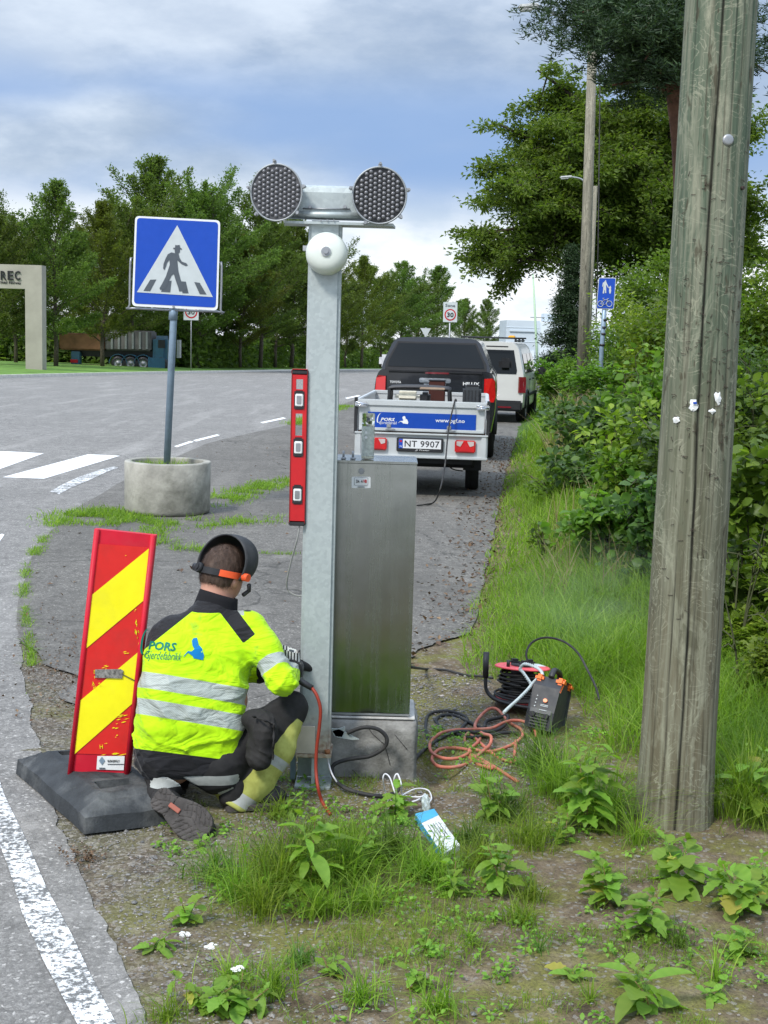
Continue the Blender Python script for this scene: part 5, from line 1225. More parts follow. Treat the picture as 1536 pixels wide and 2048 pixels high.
# ------------------------------------------------------------ wooden pole in front
wb = G(1362, 1660); t = thing('wooden_pole', 'thick weathered wooden utility pole with green tint, staples and paper scraps', 'utility pole', (wb.x, wb.y + .13, -.05)); Hp = 4.6; na, nz_ = 200, 420
CR = [(-1.76, .045, .030, .0), (-1.05, .02, .012, 2.), (-2.15, .03, .012, 4.), (-1.35, .012, .007, 6.), (-1.9, .02, .006, 8.), (-.75, .02, .010, 1.), (-2.5, .02, .01, 3.), (-.3, .03, .012, 5.), (.8, .03, .02, 7.), (2.2, .03, .02, 9.)]
V = []; ck = []; lean = (P(1458, 5, 5.2).x - P(1360, 1655, 5.25).x) / 3.2
for i in range(nz_ + 1):
    z = Hp * i / nz_
    for j in range(na):
        a = 2 * PI * j / na; rd = .149 - .0055 * z + .004 * mnoise.noise((math.cos(a) * 1.5, math.sin(a) * 1.5, z * .8)) + .0016 * mnoise.noise((math.cos(a) * 14, math.sin(a) * 14, z * 1.2)); k_ = 0
        if z < .5: rd += .01 * (1 - z / .5) ** 2
        for (ca, wob_, dep, sd_) in CR:
            c_ = ca + wob_ * 2 * mnoise.noise((z * .7, sd_, 0)) + wob_ * .5 * mnoise.noise((z * 4, sd_, 1)); d_ = (a - c_ + PI) % (2 * PI) - PI; act = min(1, max(0, .55 + 1.6 * mnoise.noise((z * .8, sd_, 4)))) if sd_ else 1
            g_ = math.exp(-(d_ / (.03 if sd_ == 0 else .02)) ** 2) * act; rd -= dep * .35 * g_; k_ = max(k_, g_ * act * (1 if sd_ == 0 else .6))
        V.append((rd * math.cos(a) , rd * math.sin(a), z)); ck.append(min(1, 1.3 * k_ ** 1.1))
Fc = [(i * na + j, i * na + (j + 1) % na, (i + 1) * na + (j + 1) % na, (i + 1) * na + j) for i in range(nz_) for j in range(na)]
mesh_np('post', V, Fc, M['pole'], t, True, {'crack': ck}); Bw = t.location.copy()
POLE_T = t
def onpole(px, py, out=0.0):
    d = Vector(ray(px, py)).normalized(); o_ = Vector((0, 0, CAMH)) - Bw; a = d.x ** 2 + d.y ** 2
    rad = .149 - .0055 * 2 + out; b_ = 2 * (o_.x * d.x + o_.y * d.y); c_ = o_.x ** 2 + o_.y ** 2 - rad ** 2
    for _ in range(3):
        disc = b_ * b_ - 4 * a * c_
        if disc < 0: return None
        s = (-b_ - math.sqrt(disc)) / (2 * a); z = (o_ + d * s).z; rad = .149 - .0055 * z + out; c_ = o_.x ** 2 + o_.y ** 2 - rad ** 2
    return o_ + d * s
p = onpole(1456, 280); n_ = Vector((p.x, p.y, 0)).normalized(); mb = MB(); q = n_.to_track_quat('Z', 'Y').to_matrix().to_4x4(); q.translation = p
mb.lathe([(.0005, .006), (.014, .0065), (.02, .004), (.022, 0), (.021, -.004)], 18, None, q); mb.build('pole_tag', t, M['grey'])
rr = random.Random(5)
def scrap(px, py, rx, ry):
    pts = []; n0 = 12
    for i in range(n0):
        a = i * 2 * PI / n0; k = rr.uniform(.55, 1.1); pts.append(onpole(px + math.cos(a) * rx * k, py + math.sin(a) * ry * k, .003))
    if any(p is None for p in pts): return
    c = onpole(px, py, .008); mb = MB(); mb.add(pts + [c], [(n0, (i + 1) % n0, i) for i in range(n0)]); mb.build('paper_scrap', t, M['white'])
for a in ((1387, 810, 11, 12), (1436, 797, 9, 16), (1425, 823, 8, 6), (1352, 838, 9, 8), (1386, 818, 7, 5)): scrap(*a)
p = onpole(1390, 806, .011); mb = MB(); mb.box(p, (.014, .004, .008), bev=.001); mb.build('label_rest', t, M['blue'])
mb = MB()
for i in range(170):
    py = rr.gauss(640, 190) if i % 4 else rr.gauss(900, 200)
    if py < 300: continue
    x0 = 1456 - 96 * py / 1650.; px = x0 + rr.uniform(-66, 68); p = onpole(px, py, .002)
    if p is None: continue
    tn = Vector((-p.y, p.x, 0)).normalized(); a = rr.uniform(-.5, .5) + (PI / 2 if rr.random() < .3 else 0); d = tn * math.cos(a) + Vector((0, 0, 1)) * math.sin(a); nn_ = Vector((p.x, p.y, 0)).normalized(); h_ = rr.uniform(.005, .010)
    e = d.cross(nn_); mb.tube([p - d * h_ - nn_ * .003 - e * .001, p - d * h_ + nn_ * .002, p + d * h_ + nn_ * .002, p + d * h_ - nn_ * .003], .0011, 4)
o = mb.build('staples', t, simple('rusty_staples', (.06, .045, .035), .8)); o['kind'] = 'stuff'
for a in ((1483, 376),): p = onpole(*a); nn_ = Vector((p.x, p.y, 0)).normalized(); mb = MB(); mb.cyl(p, p + nn_ * .01, .007, n=10); mb.build('nail', t, simple('rusty_nail', (.05, .035, .03), .7))
# ------------------------------------------------------------ lamp poles, signs and far things
def lamp(top, bot, Y, rad, arm, head, label, ext=None):
    a, b = P(*top, Y), P(*bot, Y); d = (b - a) / (a.z - b.z); zb = zter(b.x, Y); foot = b + d * (b.z - zb + .1)
    t = thing('street_lamp', label, 'street lamp', foot, group='street lamps on wooden poles along the path'); mb = MB(); mb.tube([Vector((0, 0, 0)), (a - foot) * .5, a - foot], [rad * 1.15, rad, rad * .85], 14); mb.build('pole', t, M['pole2'])
    mb = MB(); mb.tube([p - foot for p in smoothpts([P(*q, Y) for q in arm], 5)], .028 if Y < 30 else .035, 8); mb.build('arm', t, M['grey'])
    (x0, y0), (x1, y1) = head; p0, p1 = P(x0, y0, Y) - foot, P(x1, y1, Y) - foot; L_ = (p1 - p0).length; c = (p0 + p1) / 2; ang = math.atan2((p1 - p0).z, (p1 - p0).x)
    mm = Matrix.Translation(c) @ Matrix.Rotation(-ang, 4, 'Y'); mb = MB(); mb.box((0, 0, .02), (L_, .2, .09), None, mm, .035); mb.build('lamp_head', t, simple('lamp_head_grey_%d' % int(Y), (.5, .51, .5), .5)); mb = MB(); mb.box((-L_ * .12, 0, -.035), (L_ * .6, .17, .05), None, mm, .02); mb.build('lamp_glass', t, simple('lamp_glass_%d' % int(Y), (.6, .6, .58), .2, bump=0)); return t
lamp((1186, 60), (1165, 735), 27, .105, [(1184, 90), (1165, 75), (1140, 50), (1110, 28), (1075, 16)], ((1036, 17), (1080, 14)), 'wooden street lamp pole nearest the vehicles, its head reaching left over the path')
lamp((1191, 372), (1180, 600), 56, .10, [(1190, 385), (1176, 372), (1162, 358), (1142, 354)], ((1120, 356), (1145, 354)), 'farther lamp, its pole just right behind the nearest wooden lamp pole')
mb = MB(); a = P(1200, 160, 26.8); c = P(1196, 500, 26.8); b = P(1192, 650, 26.8); mb.tube([a - b, c - b, Vector((0, 0, 0))], .012, 5); o = mb.build('guy_wire', None, M['cable_black']); o.location = b; tag(o, 'thin dark wire hanging beside the nearest wooden lamp pole', 'wire')
# blue path sign
Yp_ = 21.; t = thing('path_sign', 'blue footpath and cycle path sign on a grey post among the bushes', 'road sign', P(1201, 800, Yp_)); Bp = t.location.copy(); n_ = Vector((-.25, -1, 0)).normalized(); p0 = P(1214, 587, Yp_ - .05); PS = lambda x, y: onplane(1100 + x * 260 / 1401., 480 + y * 260 / 1401., p0, n_)
mb = MB(); mb.tube([Vector((0, 0, -.6)), P(1203, 700, Yp_) - Bp, P(1213, 560, Yp_) - Bp], .035, 10); mb.build('post', t, M['bluepost'])
for y in (640, 655, 668, 690): mb = MB(); a = P(1209 - (y - 640) * .09, y, Yp_) - Bp; mb.cyl(a + Vector((0, 0, -.018)), a + Vector((0, 0, .018)), .042, n=12); mb.build('clamp', t, M['black'])
sheet('panel', rrect([PS(525, 405), PS(498, 742), PS(688, 745), PS(712, 407)], .02), M['signwhite'], t, 0, n_, Bp); sheet('blue_field', rrect([PS(531, 412), PS(504, 735), PS(682, 738), PS(705, 414)], .02), M['blue'], t, .004, n_, Bp)
for nm, pts in (('adult_figure', [(598, 432), (588, 450), (570, 462), (563, 500), (568, 507), (576, 478), (574, 530), (568, 575), (582, 578), (588, 540), (592, 540), (594, 572), (606, 572), (605, 500), (606, 480), (625, 515), (634, 512), (612, 462), (606, 450), (605, 436)]), ('child_figure', [(650, 493), (642, 505), (632, 512), (632, 520), (642, 522), (636, 545), (640, 577), (654, 577), (660, 545), (655, 520), (662, 520), (656, 505), (656, 497)])): sheet(nm, [PS(*p) for p in pts], M['signwhite'], t, .008, n_, Bp)
mb = MB()
for cx in (545, 640): mb.tube([PS(cx + 30 * math.cos(a * .4), 688 + 32 * math.sin(a * .4)) + n_ * .01 - Bp for a in range(16)], .005, 4, closed=True)
for ln_ in ([(545, 688), (580, 645), (598, 700), (545, 688)], [(580, 645), (625, 645), (598, 700)], [(640, 688), (615, 635), (634, 630)], [(580, 645), (570, 628), (585, 628)]): mb.tube([PS(*p) + n_ * .01 - Bp for p in ln_], .005, 4)
mb.build('bicycle_symbol', t, M['signwhite'])['kind'] = 'stuff'
# speed signs
M['signred'] = simple('sign_red', (.45, .02, .025), .5, bump=0)
def speed(px, top, bot, half, Y, label, foot_py):
    t = thing('speed_sign', label, 'road sign', (P(px, bot, Y).x, Y, zlin(Y)), group='speed limit zone signs'); B = t.location.copy(); n_ = Vector((0, -1, 0)); p0 = P(px, top, Y - .06); Q = lambda x, y: onplane(x, y, p0, n_)
    mb = MB(); mb.tube([Vector((-.0, 0, 0)), P(px, top + 10, Y) - B], .035, 8); mb.build('post', t, M['grey'])
    h_ = bot - top; sheet('panel', [Q(px - half + 1, top), Q(px - half, bot), Q(px + half - 1, bot + .5), Q(px + half, top + .5)], M['signwhite'], t, 0, n_, B)
    c = Q(px, top + h_ * .64); r_ = (Q(px + half, top) - Q(px - half, top)).length * .40
    for k, (rr_, mt) in enumerate(((r_, M['signred']), (r_ * .78, M['signwhite']))): sheet('ring', [c + Vector((math.cos(a * PI / 12) * rr_, 0, math.sin(a * PI / 12) * rr_)) for a in range(24)], mt, t, .01 + k * .01, n_, B)
    text_on('digits', '30', c + n_ * .032, (1, 0, -.02), (.02, 0, 1), r_ * 1.15, r_ * .8, M['blackprint'], t, B, bold=.02, thick=.003); text_on('zone_text', 'Sone', Q(px, top + h_ * .17) + n_ * .012, (1, 0, -.02), (.02, 0, 1), r_ * 1.7, r_ * .5, M['greyprint'], t, B, bold=.01, thick=.003)
speed(900.5, 604, 644, 14.5, 60, 'speed zone sign reading Sone 30 above the roof of the pickup', 740)
speed(382.5, 596, 640, 15.5, kerbY(382) + 1.5, 'speed zone sign half covered by the blue crossing sign', 738)
t = thing('yield_sign', 'back of a small inverted triangle sign left of the speed zone sign', 'road sign', (P(851, 700, 75).x, 75, zlin(75))); B = t.location.copy(); mb = MB(); mb.tube([Vector((0, 0, 0)), P(852, 655, 75) - B], .04, 8); mb.build('post', t, M['grey']); Q = lambda x, y: P(x, y, 75 - .06); sheet('panel', [Q(840.5, 656), Q(851.5, 675), Q(862, 657)], M['signwhite'], t, 0, Vector((0, -1, 0)), B)
# concrete portal with company letters
Yq = 72.; t = thing('concrete_portal', 'tall square concrete portal with dark company letters on its beam', 'sign structure', (P(66, 740, Yq).x, Yq, zlin(Yq) + .1)); B = t.location.copy(); f = lambda x, y: P(x, y, Yq) - B
xa, xb = f(51, 640).x, f(84.5, 640).x; zt_ = f(60, 530).z; zb_ = f(60, 578).z; wq = xb - xa
mb = MB(); mb.box(((xa + xb) / 2, .4, zb_ / 2 - .15), (wq, .9, zb_ + .3)); mb.build('pillar', t, M['portalc']); mb = MB(); mb.box(((xa + xb) / 2 - 8.2, .4, zb_ / 2 - .15), (wq, .9, zb_ + .3)); mb.build('pillar', t, M['portalc'])
mb = MB(); mb.box(((xa + xb) / 2 - 4.1, .4, (zt_ + zb_) / 2), (8.2 + wq, .9, zt_ - zb_)); mb.build('beam', t, M['portalc'])
for i, (ch, px) in enumerate((('R', 8), ('E', 22), ('C', 36))): text_on('letter', ch, P(px, 551, Yq) + Vector((0, -.08, 0)), (1, 0, 0), (0, 0, 1), .30, .47, M['blackprint'], t, B, bold=.015, thick=.05)
text_on('lettering', 'Solar Norway', P(22, 566, Yq) + Vector((0, -.06, 0)), (1, 0, 0), (0, 0, 1), 1.1, .15, M['blackprint'], t, B, bold=.02, thick=.03)
# tipper truck behind the trees
Yk = 98.; tk = thing('tipper_truck', 'tipper truck with rusty brown body and blue mudguards parked behind the trees', 'truck', (P(230, 738, Yk).x, Yk, zlin(Yk))); B = tk.location.copy(); f = lambda x, y: P(x, y, Yk) - B
M['rusttub'] = simple('rusty_tipper_body', (.26, .13, .07), .8, var=.3, scale=1.5, bump=.3); M['truckblue'] = simple('truck_blue', (.02, .09, .16), .4, coat=.5, bump=0); M['tub'] = simple('grey_tipper_body', (.13, .125, .12), .7, var=.25, scale=1.2)
def pbox(nm, x0, x1, y0, y1, dp, mat, dy=0, bev=0): a, b = f(x0, y1), f(x1, y0); mb = MB(); mb.box(((a.x + b.x) / 2, dy + dp / 2, (a.z + b.z) / 2), (b.x - a.x, dp, b.z - a.z), bev=bev); return mb.build(nm, tk, mat)
pbox('rear_body', 118, 208, 668, 699, 2.4, M['rusttub'], bev=.1); pbox('main_body', 210, 302, 662, 700, 2.4, M['tub'], .02, .1); pbox('chassis', 138, 318, 702, 712, 1.2, M['black'], .6)
for k in range(6): pbox('body_rib', 222 + k * 14, 226 + k * 14, 664, 698, .12, M['grey'], -.1)
pbox('rear_box', 142, 160, 703, 730, .6, M['truckblue'], -.02, .05); pbox('tail_light', 141, 156, 719, 725, .06, M['signred'], -.08); pbox('underrun_bar', 138, 212, 730, 734, .2, M['rusttub'], 0); pbox('cab', 304, 334, 672, 728, 2.3, M['truckblue'], .05, .25); pbox('side_skirt', 296, 330, 716, 736, .3, M['truckblue'], -.03); pbox('cab_window', 316, 330, 680, 696, .04, M['black'], .03); pbox('grille_slats', 352, 358, 680, 716, .8, M['grey'], .3)
for px in (236, 261, 286, 322):
    c = f(px, 724); c.y = 0
    w_ = bpy.data.objects.new('wheel', None); C.objects.link(w_); w_.parent = tk; w_.location = (c.x, .1, .5); w_.rotation_euler = (PI / 2, 0, 0)
    mb = MB(); mb.lathe([(.3, .1), (.46, .12), (.5, .04), (.5, -.3), (.4, -.3)], 24); mb.build('tyre', w_, M['black']); mb = MB(); mb.lathe([(.0005, .12), (.1, .12), (.13, .05), (.27, .03), (.3, .11)], 16); mb.build('rim', w_, M['grey'])
    if px < 300:
        mb = MB(); pts = [(c.x + math.cos(a) * .62, .5 + math.sin(a) * .62) for a in [PI * k / 10 for k in range(11)]]; V = [(x, y_, z) for (x, z) in pts for y_ in (-.08, .35)]; V += [(x * .0 + c.x + (x - c.x) * 1.06, y_, .5 + (z - .5) * 1.06) for (x, z) in pts for y_ in (-.08, .35)]
        n2 = 22; mb.add(V, [(2 * i, 2 * i + 1, 2 * i + 3, 2 * i + 2) for i in range(10)] + [(n2 + 2 * i, n2 + 2 * i + 2, n2 + 2 * i + 3, n2 + 2 * i + 1) for i in range(10)] + [(2 * i, 2 * i + 2, n2 + 2 * i + 2, n2 + 2 * i) for i in range(10)]); mb.build('mudguard', tk, M['truckblue'])
# white building and mast at the end of the road
Yb = 190.; t = thing('white_building', 'large white industrial building beyond the end of the path', 'building', (P(1055, 740, Yb).x, Yb, zlin(Yb) - .5)); B = t.location.copy(); f = lambda x, y: P(x, y, Yb) - B
M['facade'] = simple('white_cladding', (.66, .72, .76), .6, var=.04, scale=.4, bump=0); M['facade2'] = simple('grey_cladding', (.50, .56, .61), .6, var=.05, scale=.4, bump=0)
x0, x1, x2 = f(1011, 700).x, f(1078, 700).x, f(1260, 700).x; zt_ = f(1050, 641).z; mb = MB(); mb.box(((x0 + x1) / 2, 6, zt_ / 2), (x1 - x0, 12, zt_)); mb.build('wall', t, M['facade2']); mb = MB(); mb.box(((x1 + x2) / 2, 5.0, zt_ / 2 - .1), (x2 - x1, 12, zt_ - .2)); mb.build('wall', t, M['facade'])
nr = 4
for i in range(nr): mb = MB(); z = zt_ * (i + .5) / nr; mb.box(((x0 + x1) / 2, -.03, z), (x1 - x0, .06, .05)); mb.build('cladding_joint', t, M['facade'])
mb = MB(); mb.box((f(1045, 700).x, -.1, f(1045, 662).z), (f(1075, 700).x - f(1020, 700).x, .2, .18)); mb.build('pipe', t, M['facade2'])
mb = MB(); mb.box((f(1050, 700).x, -.06, 1.9), (2.6, .1, 3.6)); mb.build('gate', t, M['facade']); mb = MB(); mb.box((f(1105, 640).x, 2, zt_ + .5), (2.4, 3, 1.1)); mb.build('roof_unit', t, M['facade2'])
a, b = P(1066, 548, 150), P(1073, 690, 150); z_ = zlin(150); t = thing('mast', 'slim pale green mast standing before the white building', 'mast', (b.x + .3, 150, z_)); mb = MB(); mb.tube([Vector((0, 0, 0)), b - t.location, a - t.location], [.16, .14, .09], 8); mb.build('shaft', t, simple('pale_green_mast', (.38, .52, .36), .5)); mb = MB(); mb.box(b - t.location + Vector((.0, 0, 3.)), (1.6, .1, .08)); mb.build('cross_arm', t, M['grey'])
# ------------------------------------------------------------ vehicles
def carpaint(name, col, rough=.25, coat=.8):
    t = NT(name); t.set('Base Color', t.mix(t.ramp(t.noise(t.co(), 3, 5, .6), [(.5, 0.0), (.75, .25)]), col, tuple(c * .7 + .03 for c in col))); t.set('Roughness', rough); t.set('Coat Weight', coat); t.set('Coat Roughness', .06); return t.mat
M['navy'] = carpaint('dark_blue_car_paint', (.006, .007, .010), .22, .8); M['vanwhite'] = carpaint('white_van_paint', (.50, .50, .47), .35, .5)
M['tyre'] = simple('tyre_rubber', (.02, .02, .02), .85, bump=.1); M['trim'] = simple('black_trim', (.02, .021, .023), .6, bump=.05)
M['lightred'] = simple('red_lamp_glass', (.55, .01, .012), .12, var=.05, bump=0, coat=1); M['lightdark'] = simple('dark_red_lamp_glass', (.16, .01, .018), .15, bump=0, coat=1)
M['chrome'] = simple('chrome', (.75, .76, .78), .12, metal=1, bump=0); M['plate'] = simple('number_plate_white', (.66, .67, .68), .45, var=.03, bump=0)
def darkglass():
    t = NT('tinted_window'); t.set('Base Color', (.008, .010, .011)); t.set('Roughness', .03); t.set('Specular IOR Level', .35); return t.mat
M['dglass'] = darkglass()
M['clearlamp'] = simple('clear_lamp_glass', (.5, .42, .40), .15, bump=0, coat=1)
def loft(mb, rings, ys_, caps=True):
    n = len(rings[0]); V = [(p[0], y + (p[2] if len(p) > 2 else 0), p[1]) for r_, y in zip(rings, ys_) for p in r_]
    Fc = [(i * n + j, i * n + (j + 1) % n, (i + 1) * n + (j + 1) % n, (i + 1) * n + j) for i in range(len(rings) - 1) for j in range(n)]
    Fc = [tuple(reversed(f)) for f in Fc]
    if caps: Fc += [tuple(range(n)), tuple(reversed(range((len(rings) - 1) * n, len(rings) * n)))]
    mb.add(V, Fc, None, None, True)
def ring(pts, r=.06, k=3):
    full = pts + [(-x, z) for x, z in reversed(pts)]; o = []
    P_ = [Vector((x, z, 0)) for x, z in full]
    for i, p in enumerate(P_):
        a = P_[i - 1] - p; b = P_[(i + 1) % len(P_)] - p; ra = min(r, a.length * .4); rb = min(r, b.length * .4); a.normalize(); b.normalize()
        for j in range(k + 1): t = j / k; q = (p + a * ra) * (1 - t) ** 2 + p * 2 * t * (1 - t) + (p + b * rb) * t ** 2; o.append((q.x, q.y))
    return o
def wheel(parent, x, y, r_, wd, spokes=5, side=1):
    w_ = bpy.data.objects.new('wheel', None); C.objects.link(w_); w_.parent = parent; w_.location = (x, y, r_); w_.rotation_euler = (0, PI / 2 * side, 0)
    mb = MB(); mb.lathe([(r_ * .6, -wd / 2), (r_ * .93, -wd / 2), (r_, -wd * .36), (r_, -wd * .12), (r_ * .985, -wd * .1), (r_ * .985, -wd * .05), (r_, -wd * .03), (r_, wd * .36), (r_ * .93, wd / 2), (r_ * .62, wd / 2)], 36); mb.build('tyre', w_, M['tyre'])
    mb = MB(); mb.lathe([(.0005, wd * .38), (r_ * .15, wd * .38), (r_ * .2, wd * .2), (r_ * .55, wd * .22), (r_ * .63, wd * .48), (r_ * .63, -wd * .45), (.0005, -wd * .4)], 24)
    for i in range(spokes): a = 2 * PI * i / spokes; mb.box((math.cos(a) * r_ * .35, math.sin(a) * r_ * .35, wd * .33), (r_ * .55, .05, .03), None, Matrix.Rotation(0, 4, 'Z'))
    mb.build('rim', w_, M['grey']); return w_
def quadp(name, parent, pts, mat, th=.006, n=None):
    a = [Vector(p) for p in pts]; nn_ = (a[1] - a[0]).cross(a[2] - a[0]).normalized() if n is None else Vector(n); k = len(a); mb = MB()
    mb.add(a + [p - nn_ * th for p in a], [tuple(range(k)), tuple(reversed(range(k, 2 * k)))] + [(i, i + k, (i + 1) % k + k, (i + 1) % k) for i in range(k)]); return mb.build(name, parent, mat)
# --- pickup
Yv = 20.6; cpk = P(869, 800, Yv); pk = thing('pickup_truck', 'black pickup truck with tinted hardtop window, parked on the path in front of the trailer', 'pickup', (cpk.x, Yv, zlin(Yv)), -.085)
low = [ring([(.70, .42), (.86, .45), (.92, .78), (.925, 1.08), (.90, 1.26), (.84, 1.37), (.3, 1.385)], .05), ring([(.72, .40), (.88, .44), (.93, .78), (.935, 1.08), (.91, 1.26), (.85, 1.37), (.3, 1.39)], .05)]
mb = MB(); loft(mb, [low[0], low[1], low[1], low[1], ring([(.7, .42), (.87, .45), (.92, .75), (.92, 1.0), (.88, 1.12), (.8, 1.17), (.3, 1.2)], .05), ring([(.6, .45), (.75, .48), (.8, .7), (.8, .85), (.75, .95), (.6, 1.0), (.3, 1.02)], .05)], [0.03, .12, 3.2, 3.9, 4.7, 5.25]); autosmooth(mb.build('body', pk, M['navy']), 35)
cab = lambda s, t_: ring([(.84 * s, 1.34), (.80 * s, 1.5), (.67 * s, 1.80 * t_), (.58 * s, 1.86 * t_), (.2 * s, 1.875 * t_)], .05)
mb = MB(); V0 = cab(1, 1); tilt = lambda r_, k: [(x, z, (z - 1.34) * k) for x, z in r_]
loft(mb, [tilt(V0, .28), tilt(V0, .24), V0, V0, [(x * .98, 1.34 + (z - 1.34) * .99) for x, z in V0], [(x * .93, 1.2 + (z - 1.34) * .05) for x, z in V0]], [.06, .10, .5, 3.0, 3.45, 4.15]); autosmooth(mb.build('hardtop', pk, M['navy']), 35)
gy = lambda z, o_=.0: .06 + (z - 1.34) * .28 - .012 - o_
def gp(x, z, o_=0): return (x, gy(z, o_), z)
quadp('window_frame', pk, [gp(*q) for q in [(-.775, 1.375), (.775, 1.375), (.77, 1.47), (.60, 1.80), (-.60, 1.80), (-.77, 1.47)]], M['trim'], .004)
quadp('rear_window', pk, [gp(x, z, .006) for x, z in [(-.735, 1.42), (.735, 1.42), (.72, 1.50), (.585, 1.775), (-.585, 1.775), (-.72, 1.50)]], M['dglass'], .004)
mb = MB(); mb.box((0, -.0, 1.12), (1.40, .07, .46), bev=.03); mb.build('tailgate', pk, M['navy'])
mb = MB(); mb.box((0, -.0, 1.345), (1.44, .09, .035), bev=.015); mb.build('tailgate_edge', pk, M['trim'])
for s_ in (-1, 1):
    o = quadp('tail_light', pk, [(s_ * .745, -.012, 1.27), (s_ * .745, -.02, .92), (s_ * .88, .02, .92), (s_ * .905, .035, 1.0), (s_ * .89, .03, 1.24), (s_ * .85, .0, 1.28)][::-s_], M['lightred'], .03)
    quadp('lamp_insert', pk, [(s_ * .77, -.026, 1.15), (s_ * .77, -.03, 1.03), (s_ * .875, .004, 1.03), (s_ * .875, .0, 1.15)][::-s_], M['lightdark'], .004)
    mb = MB(); mb.box((s_ * 1.06, 3.45, 1.43), (.24, .12, .22), bev=.05); mb.build('side_mirror', pk, M['trim' if s_ > 0 else 'chrome'])
    for y in (.98, 4.1): wheel(pk, s_ * .79, y, .385, .26, 6, s_)
    mb = MB(); a_ = [(.0 + .98 + math.cos(PI * k / 12) * .49, .40 + math.sin(PI * k / 12) * .5) for k in range(13)]; mb.tube([(s_ * .925, y, z) for y, z in a_], .035, 6); mb.build('wheel_arch', pk, M['trim'])
mb = MB(); mb.box((0, .0, .60), (1.62, .16, .2), bev=.03); mb.build('rear_bumper', pk, M['trim'])
mb = MB(); mb.box((0, -.045, 1.225), (.48, .03, .07), bev=.012); mb.box((0, -.05, 1.165), (.34, .015, .02), bev=.005); mb.build('tailgate_handle', pk, M['chrome'])
mb = MB(); mb.box((.03, -.048, 1.335), (.36, .012, .028), bev=.005); mb.build('high_brake_light', pk, M['lightdark'])
text_on('lettering', 'TOYOTA', (-.60, -.037, 1.185), (1, 0, 0), (0, 0, 1), .17, .035, M['white'], pk, bold=.02, thick=.004); text_on('lettering', 'HILUX', (.55, -.037, 1.19), (1, 0, 0), (0, 0, 1), .25, .05, M['white'], pk, bold=.03, thick=.004)
mb = MB(); mb.box((-.35, .4, 1.55), (.3, .1, .3), bev=.05); mb.build('seat_back', pk, M['trim'])
# --- van
Yn = 31.; cv = P(969, 800, Yn); vn = thing('white_van', 'white panel van with roof rack parked ahead of the pickup', 'van', (cv.x, Yn, zlin(Yn)), -.19)
vr = lambda s=1, t_=1, dz=0: ring([(.80 * s, .30), (.885 * s, .36), (.895 * s, .9), (.885 * s, 1.08), (.74 * s, 1.70 * t_), (.62 * s, 1.82 * t_), (.2 * s, 1.84 * t_)], .07)
tl = lambda r_, k: [(x, z, max(0, z - .95) * k) for x, z in r_]
mb = MB(); loft(mb, [tl(vr(.985), .13), tl(vr(), .10), vr(), vr(), vr(), [(x * .98, z if z < 1.06 else 1.06 + (z - 1.06) * .96) for x, z in vr()], [(x * .96, z if z < 1.02 else 1.02 + (z - 1.02) * .1) for x, z in vr()], [(x * .85, min(z, .80)) for x, z in vr()]], [0, .07, .5, 2.0, 2.7, 3.0, 3.7, 4.35]); autosmooth(mb.build('body', vn, M['vanwhite']), 32)
vy = lambda z, o_=0: max(0, z - .95) * .13 - .008 - o_
quadp('rear_window', vn, [(x, vy(z), z) for x, z in [(-.70, 1.12), (.70, 1.12), (.715, 1.2), (.62, 1.66), (-.62, 1.66), (-.715, 1.2)]], M['dglass'], .004)
quadp('door_gap', vn, [(-.004, vy(1.1), 1.08), (-.004, vy(.5), .5), (.004, vy(.5), .5), (.004, vy(1.1), 1.08)], M['trim'], .003)
for s_ in (-1, 1):
    quadp('tail_light', vn, [(s_ * .76, -.008, 1.06), (s_ * .76, -.012, .70), (s_ * .90, .03, .70), (s_ * .905, .05, .9), (s_ * .895, .05, 1.06)][::-s_], M['lightdark'], .04)
    sx = lambda z: .895 - max(0, z - 1.08) * (.145 / .62) + .004
    for y0, y1, y2, y3 in ((.35, 1.35, 1.35, .45), (1.45, 2.25, 2.2, 1.45), (2.35, 3.2, 2.85, 2.32)):
        quadp('side_window', vn, [(s_ * sx(1.14), y0, 1.14), (s_ * sx(1.14), y1, 1.14), (s_ * sx(1.58), y2, 1.58), (s_ * sx(1.58), y3, 1.58)][::s_], M['dglass'], .003)
    for y in (1.40, 2.30): quadp('door_gap', vn, [(s_ * .9, y, .42), (s_ * .9, y + .012, .42), (s_ * (sx(1.08) + .001), y + .012, 1.08), (s_ * (sx(1.08) + .001), y, 1.08)][::s_], M['trim'], .003)
    mb = MB(); mb.box((s_ * .905, 2.0, .62), (.02, 3.0, .07), bev=.008); mb.build('side_strip', vn, M['trim'])
    mb = MB(); mb.box((s_ * 1.04, 3.0, 1.12), (.2, .14, .24), bev=.05); mb.build('side_mirror', vn, M['trim'])
    for y in (.78, 3.45): wheel(vn, s_ * .78, y, .325, .22, 7, s_)
    mb = MB(); mb.tube([(s_ * .905, .78 + math.cos(PI * k / 12) * .4, .33 + math.sin(PI * k / 12) * .42) for k in range(13)], .022, 6); mb.build('wheel_arch', vn, M['trim'])
    for y in (1.42, 2.32): mb = MB(); mb.box((s_ * .91, y - .12, .98), (.03, .16, .03), bev=.008); mb.build('door_handle', vn, M['trim'])
    mb = MB(); mb.tube([(s_ * .60, .5, 1.87), (s_ * .60, 2.8, 1.87)], .018, 6); mb.build('roof_rail', vn, M['trim'])
mb = MB(); mb.box((0, -.02, .40), (1.74, .16, .24), bev=.04); mb.build('rear_bumper', vn, M['trim']); mb = MB(); mb.box((.45, -.11, .37), (.35, .012, .035)); mb.build('reflector', vn, M['lightdark'])
for y in (.6, 1.5, 2.4):
    mb = MB(); mb.tube([(-.68, y, 1.93), (.68, y, 1.93)], .018, 6); mb.box((-.6, y, 1.89), (.05, .05, .09)); mb.box((.6, y, 1.89), (.05, .05, .09)); mb.build('roof_bar', vn, M['trim'])
